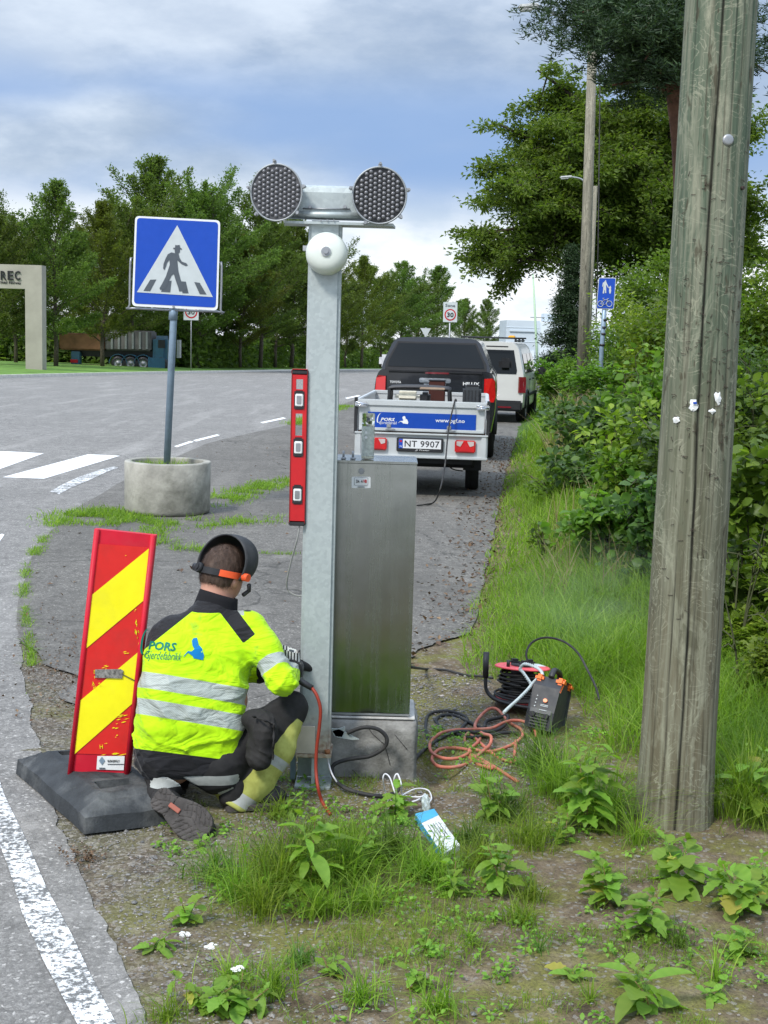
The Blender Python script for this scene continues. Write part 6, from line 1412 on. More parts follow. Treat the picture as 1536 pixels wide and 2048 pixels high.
mb = MB(); mb.box((.25, -.03, 1.735), (.5, .02, .03)); mb.build('high_brake_light', vn, M['trim']); mb = MB(); mb.box((.45, 1.2, 1.96), (.16, .2, .06), bev=.02); mb.build('amber_light_bar', vn, simple('amber', (.8, .4, .03), .4, bump=0))
# --- trailer
Yt = 15.7; ct = P(841, 918, Yt); tr = thing('utility_trailer', 'white open utility trailer with blue company banner hitched behind the black pickup', 'trailer', (ct.x, Yt, zlin(Yt)), -.07)
M['tpanel'] = simple('pale_grey_panel', (.52, .545, .545), .45, metal=.25, var=.06, scale=3, bump=.01)
HW = .775
mb = MB(); mb.box((0, 0, .96), (HW * 2 - .09, .03, .36), bev=.004); mb.build('tailgate', tr, M['tpanel'])
mb = MB(); mb.box((0, -.012, 1.105), (HW * 2 - .05, .045, .075), bev=.01); mb.build('top_rail', tr, M['tpanel']); mb = MB(); mb.box((0, -.012, .80), (HW * 2 - .1, .04, .035), bev=.006); mb.build('lower_rail', tr, M['tpanel'])
mb = MB(); mb.box((0, .0, .62), (HW * 2, .04, .27), bev=.006); mb.build('light_board', tr, M['tpanel']); mb = MB(); mb.box((0, -.03, .49), (HW * 2, .05, .03), bev=.006); mb.box((0, -.03, .755), (HW * 2, .05, .02), bev=.004); mb.build('board_lip', tr, M['tpanel'])
for s_ in (-1, 1):
    mb = MB(); mb.box((s_ * (HW - .005), 0, .95), (.035, .05, .42)); mb.build('corner_post', tr, M['black'])
    mb = MB(); mb.box((s_ * (HW - .045), -.03, .62), (.07, .03, .29), bev=.01); mb.build('end_plate', tr, M['tpanel'])
    mb = MB(); mb.box((s_ * (HW - .02), 1.26, .96), (.028, 2.48, .34), bev=.004); mb.box((s_ * (HW - .02), 1.26, 1.115), (.045, 2.5, .05), bev=.008); mb.build('side_board', tr, M['tpanel'])
    mb = MB(); mb.box((s_ * (HW - .02), 1.26, .66), (.03, 2.5, .24)); mb.build('side_frame', tr, M['tpanel'])
    x = s_ * (HW - .07); z = 1.085; mb = MB(); mb.box((x, -.05, z), (.15, .02, .055), bev=.008); mb.tube([(x - .07, -.065, z + .02), (x, -.085, z + .008), (x + .07, -.065, z - .004)], .007, 6); mb.tube([(x - .07, -.065, z - .02), (x, -.08, z - .008), (x + .07, -.065, z - .014)], .007, 6); mb.build('latch', tr, M['chrome'])
    wheel(tr, s_ * .60, 1.15, .29, .165, 5, s_)
    mb = MB(); mb.tube([(s_ * .60, 1.15 + math.cos(PI * k / 10) * .36, .30 + math.sin(PI * k / 10) * .33) for k in range(11)], .02, 4); V = []
    for k in range(11):
        a = PI * k / 10
        for xx in (-.11, .11): V.append((s_ * .60 + xx, 1.15 + math.cos(a) * .36, .30 + math.sin(a) * .33))
    mb.add(V, [(2 * i, 2 * i + 1, 2 * i + 3, 2 * i + 2) for i in range(10)]); mb.build('mudguard', tr, M['trim'])
    mb = MB(); mb.box((s_ * .60, .80, .36), (.22, .01, .18)); mb.build('mud_flap', tr, M['trim'])
    # lights: red with a darker triangle
    lt = bpy.data.objects.new('tail_light', None); C.objects.link(lt); lt.parent = tr; lt.location = (s_ * .515, -.045, .628)
    mb = MB(); mb.box((0, 0, 0), (.24, .04, .145), bev=.012); mb.build('lens', lt, M['lightred'])
    mb = MB(); mb.add([(-.072, -.026, -.055), (.072, -.026, -.055), (0, -.026, .055), (-.06, -.022, -.05), (.06, -.022, -.05), (0, -.022, .05)], [(0, 1, 2), (0, 3, 4, 1), (1, 4, 5, 2), (2, 5, 3, 0)]); mb.build('triangle_reflector', lt, M['red'])
    for q in (-1, 1): mb = MB(); mb.add([(q * .10, -.024, .062), (q * .02, -.024, .062), (q * .055, -.024, .0), (q * .10, -.024, .015)][::q], [(0, 1, 2, 3)]); mb.build('clear_lens', lt, M['clearlamp'])
for x in (-.36, .34): mb = MB(); mb.box((x, -.045, .80), (.11, .03, .022), bev=.006); mb.box((x - .02, -.035, .84), (.05, .012, .045), bev=.015); mb.build('hinge', tr, M['grey'])
mb = MB(); mb.box((0, 2.5, .96), (HW * 2 - .06, .03, .36)); mb.box((0, 2.5, 1.12), (HW * 2 - .02, .05, .05), bev=.008); mb.build('front_board', tr, M['tpanel'])
mb = MB(); mb.box((0, 1.25, .76), (HW * 2 - .06, 2.48, .03)); mb.build('floor', tr, simple('plywood_floor', (.10, .06, .035), .8)); mb = MB(); mb.box((0, 1.25, .44), (1.2, 2.4, .06)); mb.box((0, 1.15, .30), (1.1, .07, .07)); mb.build('chassis', tr, M['trim']); mb = MB(); mb.box((0, 3.3, .46), (.1, 1.7, .08)); mb.build('drawbar', tr, M['grey'])
mb = MB(); mb.box((.0, -.02, .905), (1.26, .006, .185)); mb.build('banner', tr, simple('banner_blue', (.0, .05, .34), .35, var=.05, bump=0))
FIG = [[(548, 868), (560, 848), (590, 843), (600, 880), (603, 893), (570, 933), (553, 905)], [(607, 897), (632, 922), (648, 975), (640, 1010), (560, 1000), (556, 985), (535, 972), (516, 962), (514, 948), (545, 950), (562, 936)], [(512, 952), (478, 992), (482, 994), (518, 958)]]
def logo(put, mt, mf, parent, sc):
    """put(x, y, lift) maps logo units to space; each piece is a mesh of its own"""
    def mk(nm, V, Fc, mat):
        mb = MB(); mb.add([put(x, y, .0) for x, y in V], Fc); o = mb.build(nm, parent, mat); o['kind'] = 'stuff'; return o
    def tx(nm, s, cx, cy, w_, h_, shear, bold, mat):
        V, Fc, (x0, x1, y0, y1) = textmesh(s, 1, shear, bold); mk(nm, [(cx + (v.x - (x0 + x1) / 2) * w_ / (x1 - x0), cy + (v.y - (y0 + y1) / 2) * h_ / (y1 - y0)) for v in V], Fc, mat)
    tx('logo_name', 'PORS', .40, .60, .62, .19, .25, .03, mt); tx('logo_script', 'Gjerdefabrikk', .42, .37, .80, .24, .55, -.004, mt)
    pts = [(.14, .98), (.05, .93), (-.03, .75), (-.06, .5), (-.02, .38), (.08, .42), (.10, .46)]; c = smoothpts([Vector((x, y, 0)) for x, y in pts], 5); V = []
    for i, p in enumerate(c): w_ = .018 * (.4 + math.sin(PI * i / (len(c) - 1))); V += [(p.x - w_, p.y), (p.x + w_, p.y + w_ * .4)]
    mk('logo_swash', V, [(2 * i, 2 * i + 1, 2 * i + 3, 2 * i + 2) for i in range(len(c) - 1)], mt)
    for f in FIG: V = [(.52 + (x - 350) / 380., (1015 - y) / 350. + .34) for x, y in f]; mk('logo_welder', V, [tuple(range(len(V)))], mf)
logo(lambda x, y, l: (-.50 + x * .265, -.0245, .80 + y * .19), M['white'], M['white'], tr, 1)
text_on('banner_text', 'www.pgf.no', (.33, -.0235, .915), (1, 0, 0), (0, 0, 1), .34, .06, M['white'], tr, bold=.012)
np_ = bpy.data.objects.new('number_plate', None); C.objects.link(np_); np_.parent = tr; np_.location = (-.01, -.045, .63)
mb = MB(); mb.box((0, 0, 0), (.545, .02, .165), bev=.008); mb.build('plate_frame', np_, M['black']); mb = MB(); mb.box((.0, -.012, .012), (.49, .004, .108)); mb.build('plate_field', np_, M['plate']); mb = MB(); mb.box((-.222, -.0145, .012), (.045, .003, .108)); mb.build('plate_stripe', np_, M['blue'])
text_on('plate_text', 'NT 9907', (.025, -.0142, .012), (1, 0, 0), (0, 0, 1), .405, .075, M['blackprint'], np_, bold=.012, spacing=1.05); text_on('country_letter', 'N', (-.222, -.0162, -.02), (1, 0, 0), (0, 0, 1), .02, .024, M['white'], np_)
mb = MB(); mb.box((-.222, -.0165, .04), (.026, .001, .022)); mb.build('flag_mark', np_, M['red']); text_on('frame_text', 'JJ Trailer', (.03, -.0115, -.062), (1, 0, 0), (0, 0, 1), .17, .022, M['white'], np_, shear=.3)
# --- load on the trailer
def onT(x, y, z): p = tr.matrix_basis @ Vector((x, y, z)); return p
t = thing('generator', 'generator with black tube frame and cream tank standing in the trailer', 'generator', onT(-.05, .55, .84), -.07)
mb = MB()
for y in (-.18, .18): mb.tube(smoothpts([(-.36, y, 0), (-.36, y, .36), (-.30, y, .43), (.28, y, .43), (.35, y, .36), (.36, y, 0)], 4), .022, 8)
mb.tube([(-.34, -.18, .41), (-.34, .18, .41)], .018, 6); mb.tube([(.34, -.18, .41), (.34, .18, .41)], .018, 6); mb.build('tube_frame', t, M['black'])
mb = MB(); mb.box((-.15, 0, .32), (.30, .3, .13), bev=.05); mb.build('tank', t, M['cream']); mb = MB(); mb.box((.06, 0, .27), (.12, .3, .22), bev=.03); mb.box((-.1, 0, .13), (.5, .3, .2), bev=.03); mb.build('engine', t, M['black']); mb = MB(); mb.box((.15, -.2, .43), (.3, .03, .03), bev=.008); mb.build('handle_wrap', t, simple('tan_wrap', (.36, .27, .2), .8))
t = thing('brown_box', 'dark brown box behind the generator frame in the trailer', 'box', onT(.13, 1.1, .86), -.07); mb = MB(); mb.box((0, 0, .24), (.20, .2, .48), bev=.01); mb.build('shell', t, simple('dark_brown_box', (.06, .02, .015), .7)); mb = MB(); mb.box((0, 0, .485), (.21, .21, .015), bev=.004); mb.build('lid', t, M['black'])
t = thing('black_case', 'upright black case at the right rear corner of the trailer', 'case', onT(.57, .35, .84), -.07); mb = MB(); mb.box((0, 0, .24), (.22, .2, .46), bev=.03)
mb.build('shell', t, simple('charcoal_case', (.045, .05, .055), .6, bump=.1)); mb = MB(); mb.box((0, 0, .48), (.16, .12, .025), bev=.01); mb.build('handle', t, M['black'])
for k in range(5): mb = MB(); mb.box((-.08 + k * .04, -.102, .24), (.012, .01, .38)); mb.build('rib', t, M['black'])
mb = MB(); pts = smoothpts([onT(.40, .3, 1.0), onT(.39, .05, 1.16), onT(.37, -.05, 1.12), P(897, 860, 15.45), P(890, 930, 14.9), P(880, 980, 14.4), G(868, 1004, .02), G(850, 1009, .012), G(834, 1011, .012)], 8); B = Vector(pts[0]); mb.tube([p - B for p in pts], .009, 6); o = mb.build('generator_cable', None, M['cable_black']); o.location = B; tag(o, 'dark cable hanging over the trailer tailgate down to the path', 'cable')
mb = MB(); pts = smoothpts([P(892, 925, 16.2), P(905, 938, 16.3), P(925, 942, 16.6)], 6); B = pts[0]; mb.tube([p - B for p in pts], .008, 5); o = mb.build('brake_wire', tr, M['cable_black']); o.matrix_parent_inverse = (Matrix.Translation(tr.location) @ Matrix.Rotation(-.07, 4, 'Z')).inverted(); o.location = B
# ------------------------------------------------------------ tools on the ground
t = thing('cable_reel', 'pink red cable reel lying on its side, wound with black cable', 'cable reel', (P(1040, 1400, 6.8).x, 6.78, .035)); t.rotation_euler = (R(-6), R(4), .3)
mb = MB(); mb.lathe([(.0005, .176), (.04, .176), (.06, .182), (.135, .182), (.143, .178), (.143, .172), (.13, .172), (.0005, .168)], 44); mb.build('top_disc', t, M['pink']); mb = MB(); mb.lathe([(.06, .0), (.135, -.004), (.145, .002), (.145, .01), (.07, .012)], 40); mb.build('bottom_disc', t, M['pink'])
mb = MB(); mb.lathe([(.06, 0), (.06, .17)], 24); mb.build('drum', t, M['black'])
rr = random.Random(4); mb = MB(); pts = []
for i in range(560): a = i * .165; lay = (i * .165 / (2 * PI)); z = .018 + .135 * abs(((lay / 6.0) % 2) - 1); rd = .085 + .004 * lay * .55 + .006 * math.sin(i * .7) + (.012 if z < .05 else 0); pts.append((math.cos(a) * rd, math.sin(a) * rd, z + .003 * math.sin(i * .31)))
mb.tube(pts, .0062, 6)
for k in range(3): mb.tube([(math.cos(a * .2) * (.135 + .012 * k) + .01 * k, math.sin(a * .2) * (.135 + .01 * k), .03 + .012 * math.sin(a * .2 + k) - .008 * k) for a in range(30)], .0065, 6)
mb.build('wound_cable', t, M['cable_black'])
mb = MB(); mb.cyl((0, 0, .178), (0, 0, .196), .062, .058, 24)
for k in range(3): a = k * 2.1 + .3; mb.box((math.cos(a) * .045, math.sin(a) * .045, .2), (.055, .05, .03), bev=.012)
mb.build('socket_hub', t, M['black']); mb = MB(); mb.cyl((-.10, -.045, .18), (-.10, -.045, .215), .009, n=10); mb.build('winding_knob', t, M['black']); mb = MB(); mb.box((.095, .03, .1835), (.055, .09, .002)); mb.build('white_sticker', t, M['white'])
mb = MB(); mb.tube(smoothpts([(-.215, -.02, .24), (-.212, -.025, .12), (-.20, -.03, .05), (-.15, -.07, .01), (-.02, -.15, -.01), (.12, -.14, -.01)], 5), .010, 8); mb.tube([(-.215, -.02, .25), (-.212, -.025, .12)], .016, 8); mb.build('carry_frame', t, M['black'])
# welding machine
t = thing('welding_machine', 'small black and orange welding machine with digital panel beside the cable reel', 'welding machine', (P(1090, 1450, 6.3).x, 6.36, .0)); t.rotation_euler = (R(-22), R(5), R(-24)); t.scale = (.95, .72, .86)
prof = [(-.17, 0), (.17, 0), (.185, .10), (.15, .25), (.10, .30), (-.10, .30), (-.17, .24), (-.19, .10)]
def proff(s, w0): return [(w0 * 1.0, y * s, z) for y, z in prof]
mb = MB(); n8 = len(prof); V = [(-.058, y * .92, .012 + z * .94) for y, z in prof] + [(-.07, y, z) for y, z in prof] + [(.07, y, z) for y, z in prof] + [(.058, y * .92, .012 + z * .94) for y, z in prof]
V = [(x, y, z) for x, y, z in V]; mb.add(V, [(i + n8 * k, (i + 1) % n8 + n8 * k, (i + 1) % n8 + n8 * (k + 1), i + n8 * (k + 1)) for k in range(3) for i in range(n8)] + [tuple(reversed(range(n8))), tuple(range(3 * n8, 4 * n8))]); o = mb.build('case', t, simple('dark_grey_plastic', (.045, .047, .05), .5, bump=.1))
for s_ in (-1, 1): mb = MB(); mb.add([(s_ * .073, -.155, .22), (s_ * .073, -.09, .305), (s_ * .045, -.09, .31), (s_ * .045, -.165, .235)], [(0, 1, 2, 3)]); mb.box((s_ * .055, -.11, .285), (.045, .085, .04), bev=.012); mb.build('orange_corner', t, M['orange']); mb = MB(); mb.box((s_ * .055, .11, .285), (.045, .085, .04), bev=.012); mb.build('orange_corner', t, M['orange'])
mb = MB(); mb.tube(smoothpts([(0, -.12, .30), (0, -.08, .345), (0, .08, .345), (0, .12, .30)], 5), .016, 8); mb.build('handle', t, M['black'])
fpn = lambda x, z, o_=.0: (x, -.188 - o_ + max(0, z - .10) * .24, z)
quadp('front_panel', t, [fpn(-.055, .085, .006), fpn(.055, .085, .006), fpn(.05, .235, .006), fpn(-.05, .235, .006)], simple('panel_grey', (.075, .078, .08), .5), .008)
quadp('display', t, [fpn(-.005, .18, .009), fpn(.038, .18, .009), fpn(.038, .20, .009), fpn(-.005, .20, .009)], simple('green_display', (.12, .30, .25), .3, bump=0), .003)
mb = MB(); p = Vector(fpn(.012, .158, .008)); mb.cyl(p, p + Vector((0, -.014, .003)), .011, n=14); mb.build('dial', t, M['orange'])
mb = MB()
for i in range(5): mb.box(fpn(-.036, .12 + i * .02, .009), (.006, .002, .006)); mb.box(fpn(-.02 + i * .012, .215, .009), (.005, .002, .005))
for z in (.135, .128, .105): mb.box(fpn(.012, z, .009), (.04, .002, .003))
mb.build('panel_print', t, M['signwhite'])['kind'] = 'stuff'
for k in range(4): mb = MB(); mb.box(fpn(.0, .068 - k * .016, .005), (.09, .008, .006)); mb.build('vent_slat', t, M['black'])
for x in (-.035, .035): mb = MB(); mb.cyl(fpn(x, .078, -.002), fpn(x, .074, .022), .013, n=12); mb.build('socket', t, M['black'])
B_ = t.location.copy()
rope = smoothpts([P(1062, 1368, 6.5), P(1046, 1345, 6.62), P(1040, 1338, 6.64), P(1050, 1328, 6.62), P(1075, 1336, 6.5), P(1085, 1350, 6.4), P(1070, 1362, 6.4), P(1055, 1380, 6.3), P(1035, 1400, 6.2), P(1018, 1415, 6.15), P(1008, 1425, 6.1)], 8); o_ = rope[0]; t = thing('rope', 'twisted pale grey rope looped from the reel over the welding machine', 'rope', o_)
for ph in (0, PI): mb = MB(); mb.tube([p - o_ + Vector((math.cos(i * .9 + ph) * .004, 0, math.sin(i * .9 + ph) * .004)) for i, p in enumerate(smoothpts(rope, 3))], .005, 6); mb.build('strand', t, simple('pale_rope_%d' % int(ph), (.42, .47, .46), .8))
def cable(name, pts, rad, mat, label, k=7, cat='cable'):
    c = smoothpts([(G(p[0], p[1], p[2] if len(p) > 2 else rad) if not isinstance(p, Vector) else p) for p in pts], k); B = c[0].copy(); mb = MB(); mb.tube([p - B for p in c], rad, 7); o = mb.build(name, None, mat); o.location = B; return tag(o, label, cat)
def XC(x, y, z=.008): return (820 + x * 420 / 1536., 1240 + y * 360 / 1317., z)
cable('red_cable', [XC(790, 1185), XC(720, 1140), XC(650, 1095), XC(540, 1030), XC(450, 985), XC(430, 995), XC(480, 1050), XC(600, 1085, .02), XC(560, 1060), XC(470, 1010), XC(430, 960, .02), XC(500, 890, .02), XC(510, 850), XC(465, 800, .03), XC(400, 860, .02), XC(420, 920), XC(500, 955, .02), XC(610, 960), XC(740, 915), XC(820, 850, .03), XC(810, 800, .02), XC(740, 760), XC(700, 720, .02), XC(640, 655, .03), XC(580, 650, .03), XC(510, 710, .03), XC(475, 780, .03), XC(530, 830, .03), XC(590, 850, .04), XC(585, 910, .03), XC(520, 970, .02), XC(440, 1040, .01), XC(330, 1075), XC(210, 1070), XC(160, 1020), XC(200, 955, .02), XC(290, 935, .02), XC(400, 945, .02), XC(440, 965, .02), XC(350, 1010, .02), XC(240, 1010, .02), XC(160, 970, .02), XC(148, 900, .02), XC(220, 830, .03), XC(330, 805, .03), XC(470, 800, .04), XC(600, 790, .04), XC(700, 745, .04), XC(790, 735, .04), XC(870, 760, .04), XC(915, 810, .03), XC(920, 855, .02)], .0078, M['cable_red'], 'tangled coil of dusty red welding cable on the gravel right of the plinth')
cable('red_cable', [XC(775, 880, .01), XC(765, 1000, .01), XC(778, 1035, .01), XC(700, 1030), XC(600, 975), XC(470, 860, .015), XC(420, 830, .02)], .0078, M['cable_red'], 'short end of red cable crossing the right side of the coil')
cable('black_cable', [XC(790, 830), XC(700, 825, .02), XC(560, 845, .02), XC(420, 860, .02), XC(330, 830, .02), XC(240, 800), XC(190, 740), XC(230, 700), XC(330, 700), XC(420, 740, .02), XC(530, 790, .02), XC(560, 740, .02), XC(650, 715, .02), XC(715, 700, .03), XC(700, 760, .03), XC(620, 810, .03), XC(480, 820, .03), XC(330, 820, .03), XC(200, 880, .02), XC(90, 960, .01), XC(20, 1050, .0), (822, 1555, -.04), (805, 1575, -.02), (770, 1592, .01), (715, 1585, .02), (680, 1570, .04), Vector(P(664, 1545, 5.5)), Vector(P(670, 1528, 5.52)), Vector(P(700, 1518, 5.53)), Vector(P(740, 1512, 5.53)), Vector(P(768, 1495, 5.53)), Vector(P(773, 1475, 5.53)), Vector(P(755, 1458, 5.53)), Vector(P(725, 1455, 5.53)), Vector(P(695, 1466, 5.54))], .0088, M['cable_black'], 'thick black welding cable running from the machine round the plinth to the earth clamp')
cable('black_cable', [XC(130, 880, .01), XC(115, 780), XC(140, 690), XC(260, 665), XC(370, 690), XC(420, 730, .01), XC(380, 790, .02), XC(340, 830, .02)], .0085, M['cable_black'], 'black cable loop lying left of the red coil')
cable('supply_cable', [Vector(P(820, 1334, 5.75)), (850, 1338, .01), (890, 1340, .01), (930, 1350, .01), (955, 1352, .02), (985, 1356, .05)], .007, M['cable_black'], 'thin black cable running from behind the steel cabinet to the reel')
cable('power_lead', [Vector(P(1055, 1325, 6.72)), Vector(P(1053, 1305, 6.75)), Vector(P(1064, 1285, 6.8)), Vector(P(1090, 1275, 6.8)), Vector(P(1125, 1282, 6.75)), Vector(P(1155, 1305, 6.65)), Vector(P(1175, 1340, 6.5)), Vector(P(1192, 1375, 6.35)), Vector(P(1198, 1400, 6.3))], .0058, M['cable_black'], 'thin black power lead arching up from the reel into the grass')
cable('white_cable', [Vector(P(652, 1500, 5.48)), Vector(P(658, 1530, 5.45)), Vector(P(668, 1555, 5.40)), (690, 1580, .01), (740, 1592), (790, 1592, .01), Vector(P(788, 1560, 5.3)), Vector(P(795, 1548, 5.3)), Vector(P(803, 1570, 5.25)), (806, 1590, .01), (840, 1594, .02), (850, 1588, .02), (835, 1600, .01), (812, 1607)], .0035, M['cable_white'], 'pale thin cable from the foot of the warning post to the packet', 8)
cable('white_cable', [(780, 1612), (772, 1590, .01), Vector(P(766, 1560, 5.3)), Vector(P(770, 1548, 5.3)), Vector(P(780, 1556, 5.28)), Vector(P(790, 1585, 5.2)), (800, 1592, .02), (830, 1578, .02), (855, 1580, .01), (863, 1595, .01), (858, 1606)], .0032, M['cable_white'], 'looped end of pale cable standing up beside the packet', 8)
# earth clamp on the plinth
cl0 = P(690, 1468, 5.545); t = thing('earth_clamp', 'flat grey earth clamp with open jaws resting on the front of the concrete plinth', 'clamp', cl0); f = lambda x, y, d=0: P(x, y, 5.545 + d) - cl0
for nm, pts in (('jaw', [(662, 1457), (680, 1459), (700, 1470), (718, 1479), (705, 1480), (672, 1474)]), ('jaw', [(664, 1462), (690, 1454), (690, 1460), (684, 1474), (668, 1472)])): o = quadp(nm, t, [f(*p) for p in pts][::-1], M['clampgrey'], .01, (0, -1, 0))
# packet and plastic bag
a, b, c, d_ = G(831, 1628, .035), G(868, 1618, .035), G(920, 1690, .035), G(885, 1708, .035); o_ = (a + b + c + d_) / 4; o_.z = 0; t = thing('electrode_packet', 'long white and blue cardboard packet lying among the weeds', 'packet', o_); top_ = [p - o_ for p in (a, d_, c, b)]
M['packet'] = simple('white_card', (.66, .68, .69), .5, var=.06, scale=25, bump=0); M['packetblue'] = simple('blue_card', (.06, .33, .55), .5, bump=0)
mb = MB(); bot_ = [Vector((p.x, p.y, .006)) for p in top_]; mb.add(top_ + bot_, [(0, 1, 2, 3), (7, 6, 5, 4), (0, 4, 5, 1), (1, 5, 6, 2), (2, 6, 7, 3), (3, 7, 4, 0)]); mb.build('carton', t, M['packet'])
e1 = (top_[1] - top_[0]); e2 = (top_[3] - top_[0]); up3 = Vector((0, 0, .0015)); quadp('blue_end', t, [top_[0] + up3, top_[0] + e1 * .24 + up3, top_[0] + e1 * .17 + e2 + up3, top_[3] + up3], M['packetblue'], .001, (0, 0, 1))
sd = [top_[0], top_[1], bot_[1], bot_[0]]; nrm = (sd[1] - sd[0]).cross(sd[2] - sd[0]).normalized(); nrm = nrm if nrm.y < 0 or nrm.x < 0 else -nrm; quadp('blue_side', t, [p + nrm * .0015 for p in sd][::-1], M['packetblue'], .001, nrm)
for i in range(5): s0 = top_[0] + e1 * (.32 + .02 * (i % 2)) + e2 * (.2 + .14 * i) + up3; s1 = s0 + e1 * (.38 - .05 * (i % 3)); quadp('print_line', t, [s0, s1, s1 + e2 * .03, s0 + e2 * .03], M['greyprint'], .0008, (0, 0, 1))
g = G(852, 1612, .02); t = thing('plastic_bag', 'crumpled clear plastic bag at the upper end of the packet', 'plastic bag', g); bm = bmesh.new(); bmesh.ops.create_icosphere(bm, subdivisions=3, radius=.03)
for v in bm.verts: n_ = mnoise.noise(v.co * 60) * .012 + mnoise.noise(v.co * 140) * .006; v.co = v.co * (1 + n_ * 30); v.co = Vector((v.co.x * .6 - .2 * v.co.z, v.co.y, v.co.z * 1.3 + .01))
me = bpy.data.meshes.new('film'); bm.to_mesh(me); bm.free()
def filmm():
    t_ = NT('plastic_film'); t_.set('Base Color', (.75, .85, .85)); t_.set('Roughness', .15); t_.set('Alpha', .45); return t_.mat
me.materials.append(filmm()); o = bpy.data.objects.new('film', me); C.objects.link(o); o.parent = t
# ------------------------------------------------------------ the kneeling worker
def surface_nets(fn, lo, hi, h):
    ax = [np.arange(lo[i], hi[i] + h, h, dtype=np.float32) for i in range(3)]; X, Y, Z = np.meshgrid(*ax, indexing='ij'); Fv = fn(X, Y, Z).astype(np.float32); sh = Fv.shape
    ins = Fv < 0; cs = [s - 1 for s in sh]; cnt = np.zeros(cs, np.int8)
    cor = [(i, j, k) for i in (0, 1) for j in (0, 1) for k in (0, 1)]
    sl_ = lambda c: tuple(slice(c[i], c[i] + cs[i]) for i in range(3))
    for c in cor: cnt += ins[sl_(c)]
    act = (cnt > 0) & (cnt < 8); I = np.argwhere(act); acc = np.zeros((len(I), 3)); num = np.zeros(len(I))
    for a in range(3):
        for c in cor:
            if c[a]: continue
            c2 = list(c); c2[a] = 1; A = I + np.array(c); B = I + np.array(c2); fa = Fv[A[:, 0], A[:, 1], A[:, 2]]; fb = Fv[B[:, 0], B[:, 1], B[:, 2]]; m = (fa < 0) != (fb < 0)
            t = np.where(m, fa / (fa - fb + 1e-12), 0); p = A.astype(float); p[:, a] += t; acc[m] += p[m]; num[m] += 1
    V = acc / num[:, None] * h + np.array(lo); idx = -np.ones(cs, np.int64); idx[act] = np.arange(len(I)); Q = []
    for a in range(3):
        b, c = (a + 1) % 3, (a + 2) % 3; s0 = [slice(None)] * 3; s1 = [slice(None)] * 3; s0[a] = slice(0, -1); s1[a] = slice(1, None)
        E0, E1 = ins[tuple(s0)], ins[tuple(s1)]; e = np.argwhere(E0 != E1); e = e[(e[:, b] > 0) & (e[:, c] > 0) & (e[:, b] < cs[b]) & (e[:, c] < cs[c])]
        def g(db, dc): q = e.copy(); q[:, b] -= db; q[:, c] -= dc; return idx[q[:, 0], q[:, 1], q[:, 2]]
        q = np.stack([g(1, 1), g(0, 1), g(0, 0), g(1, 0)], 1); fl = E0[e[:, 0], e[:, 1], e[:, 2]]; q[~fl] = q[~fl][:, ::-1]; Q.append(q)
    Q = np.concatenate(Q); Q = Q[(Q >= 0).all(1)]; return V, Q
def cap(a, b, ra, rb):
    a = np.array(a, float); b = np.array(b, float); d = b - a; L2 = d @ d + 1e-12
    def f(X, Y, Z):
        px, py, pz = X - a[0], Y - a[1], Z - a[2]; t = np.clip((px * d[0] + py * d[1] + pz * d[2]) / L2, 0, 1); return np.sqrt((px - t * d[0]) ** 2 + (py - t * d[1]) ** 2 + (pz - t * d[2]) ** 2) - (ra + (rb - ra) * t)
    return f
def ell(c, r_, rot=None):
    c = np.array(c, float); Rm = np.array(rot.to_3x3().transposed()) if rot is not None else np.eye(3)
    def f(X, Y, Z):
        p = [X - c[0], Y - c[1], Z - c[2]]; q = [sum(Rm[i][j] * p[j] for j in range(3)) / r_[i] for i in range(3)]; k = np.sqrt(q[0] ** 2 + q[1] ** 2 + q[2] ** 2); return (k - 1) * min(r_)
    return f
def smin(a, b, k):
    h = np.clip(.5 + .5 * (b - a) / k, 0, 1); return b * (1 - h) + a * h - k * h * (1 - h)
def union(fs, k):
    def f(X, Y, Z):
        r_ = fs[0](X, Y, Z)
        for g in fs[1:]: r_ = smin(r_, g(X, Y, Z), k)
        return r_
    return f
def folds(X, Y, Z, seed, fr, amp, dirb=(0, 0, 1), sharp=1.0):
    r = np.random.default_rng(seed); o = 0
    for i in range(5):
        d = r.normal(0, .55, 3) + np.array(dirb) * 1.4; d /= np.linalg.norm(d); w1 = r.normal(0, 1, 3) * fr * .35; w2 = r.normal(0, 1, 3) * fr * .6; ph = r.uniform(0, 6, 3)
        s = fr * (.7 + .35 * i) * (X * d[0] + Y * d[1] + Z * d[2]) + 1.7 * np.sin(w1[0] * X + w1[1] * Y + w1[2] * Z + ph[0]) + .9 * np.sin(w2[0] * X + w2[1] * Y + w2[2] * Z + ph[1]); m = .5 + .5 * np.sin(w1[1] * X - w1[0] * Z + w2[2] * Y + ph[2]); o = o + (1 - np.abs(np.sin(s))) ** 2 * m / (1 + .35 * i)
    return (o - 1.0) * amp
WK = thing('person', 'person crouching in a yellow high visibility jacket with a raised black welding helmet', 'person', (P(400, 1600, 5.15).x, 5.15, 0)); WB = np.array(WK.location)
J = lambda px, py, Y: np.array(P(px, py, Y))
def sdfobj(name, fn, lo, hi, h, mat, attrs=None, parent=WK, smooth=True):
    V, Q = surface_nets(fn, lo, hi, h); at = {k: g(V) for k, g in (attrs or {}).items()}; return mesh_np(name, V - WB, Q, mat, parent, smooth, at)
shL, shR = J(338, 1278, 5.27), J(498, 1258, 5.30); elR, wrR = J(563, 1362, 5.17), J(588, 1335, 5.40); elL, wrL = J(325, 1370, 5.52), J(560, 1335, 5.52)
hipR, knR, anR = J(440, 1522, 5.17), J(584, 1416, 5.33), J(470, 1606, 5.17); hipL = J(345, 1530, 5.15); knL = np.array([J(360, 1560, 5.6)[0], 5.62, .085]); anL = J(322, 1590, 5.06)
neck0, headc = J(428, 1205, 5.34), J(449, 1142, 5.385)
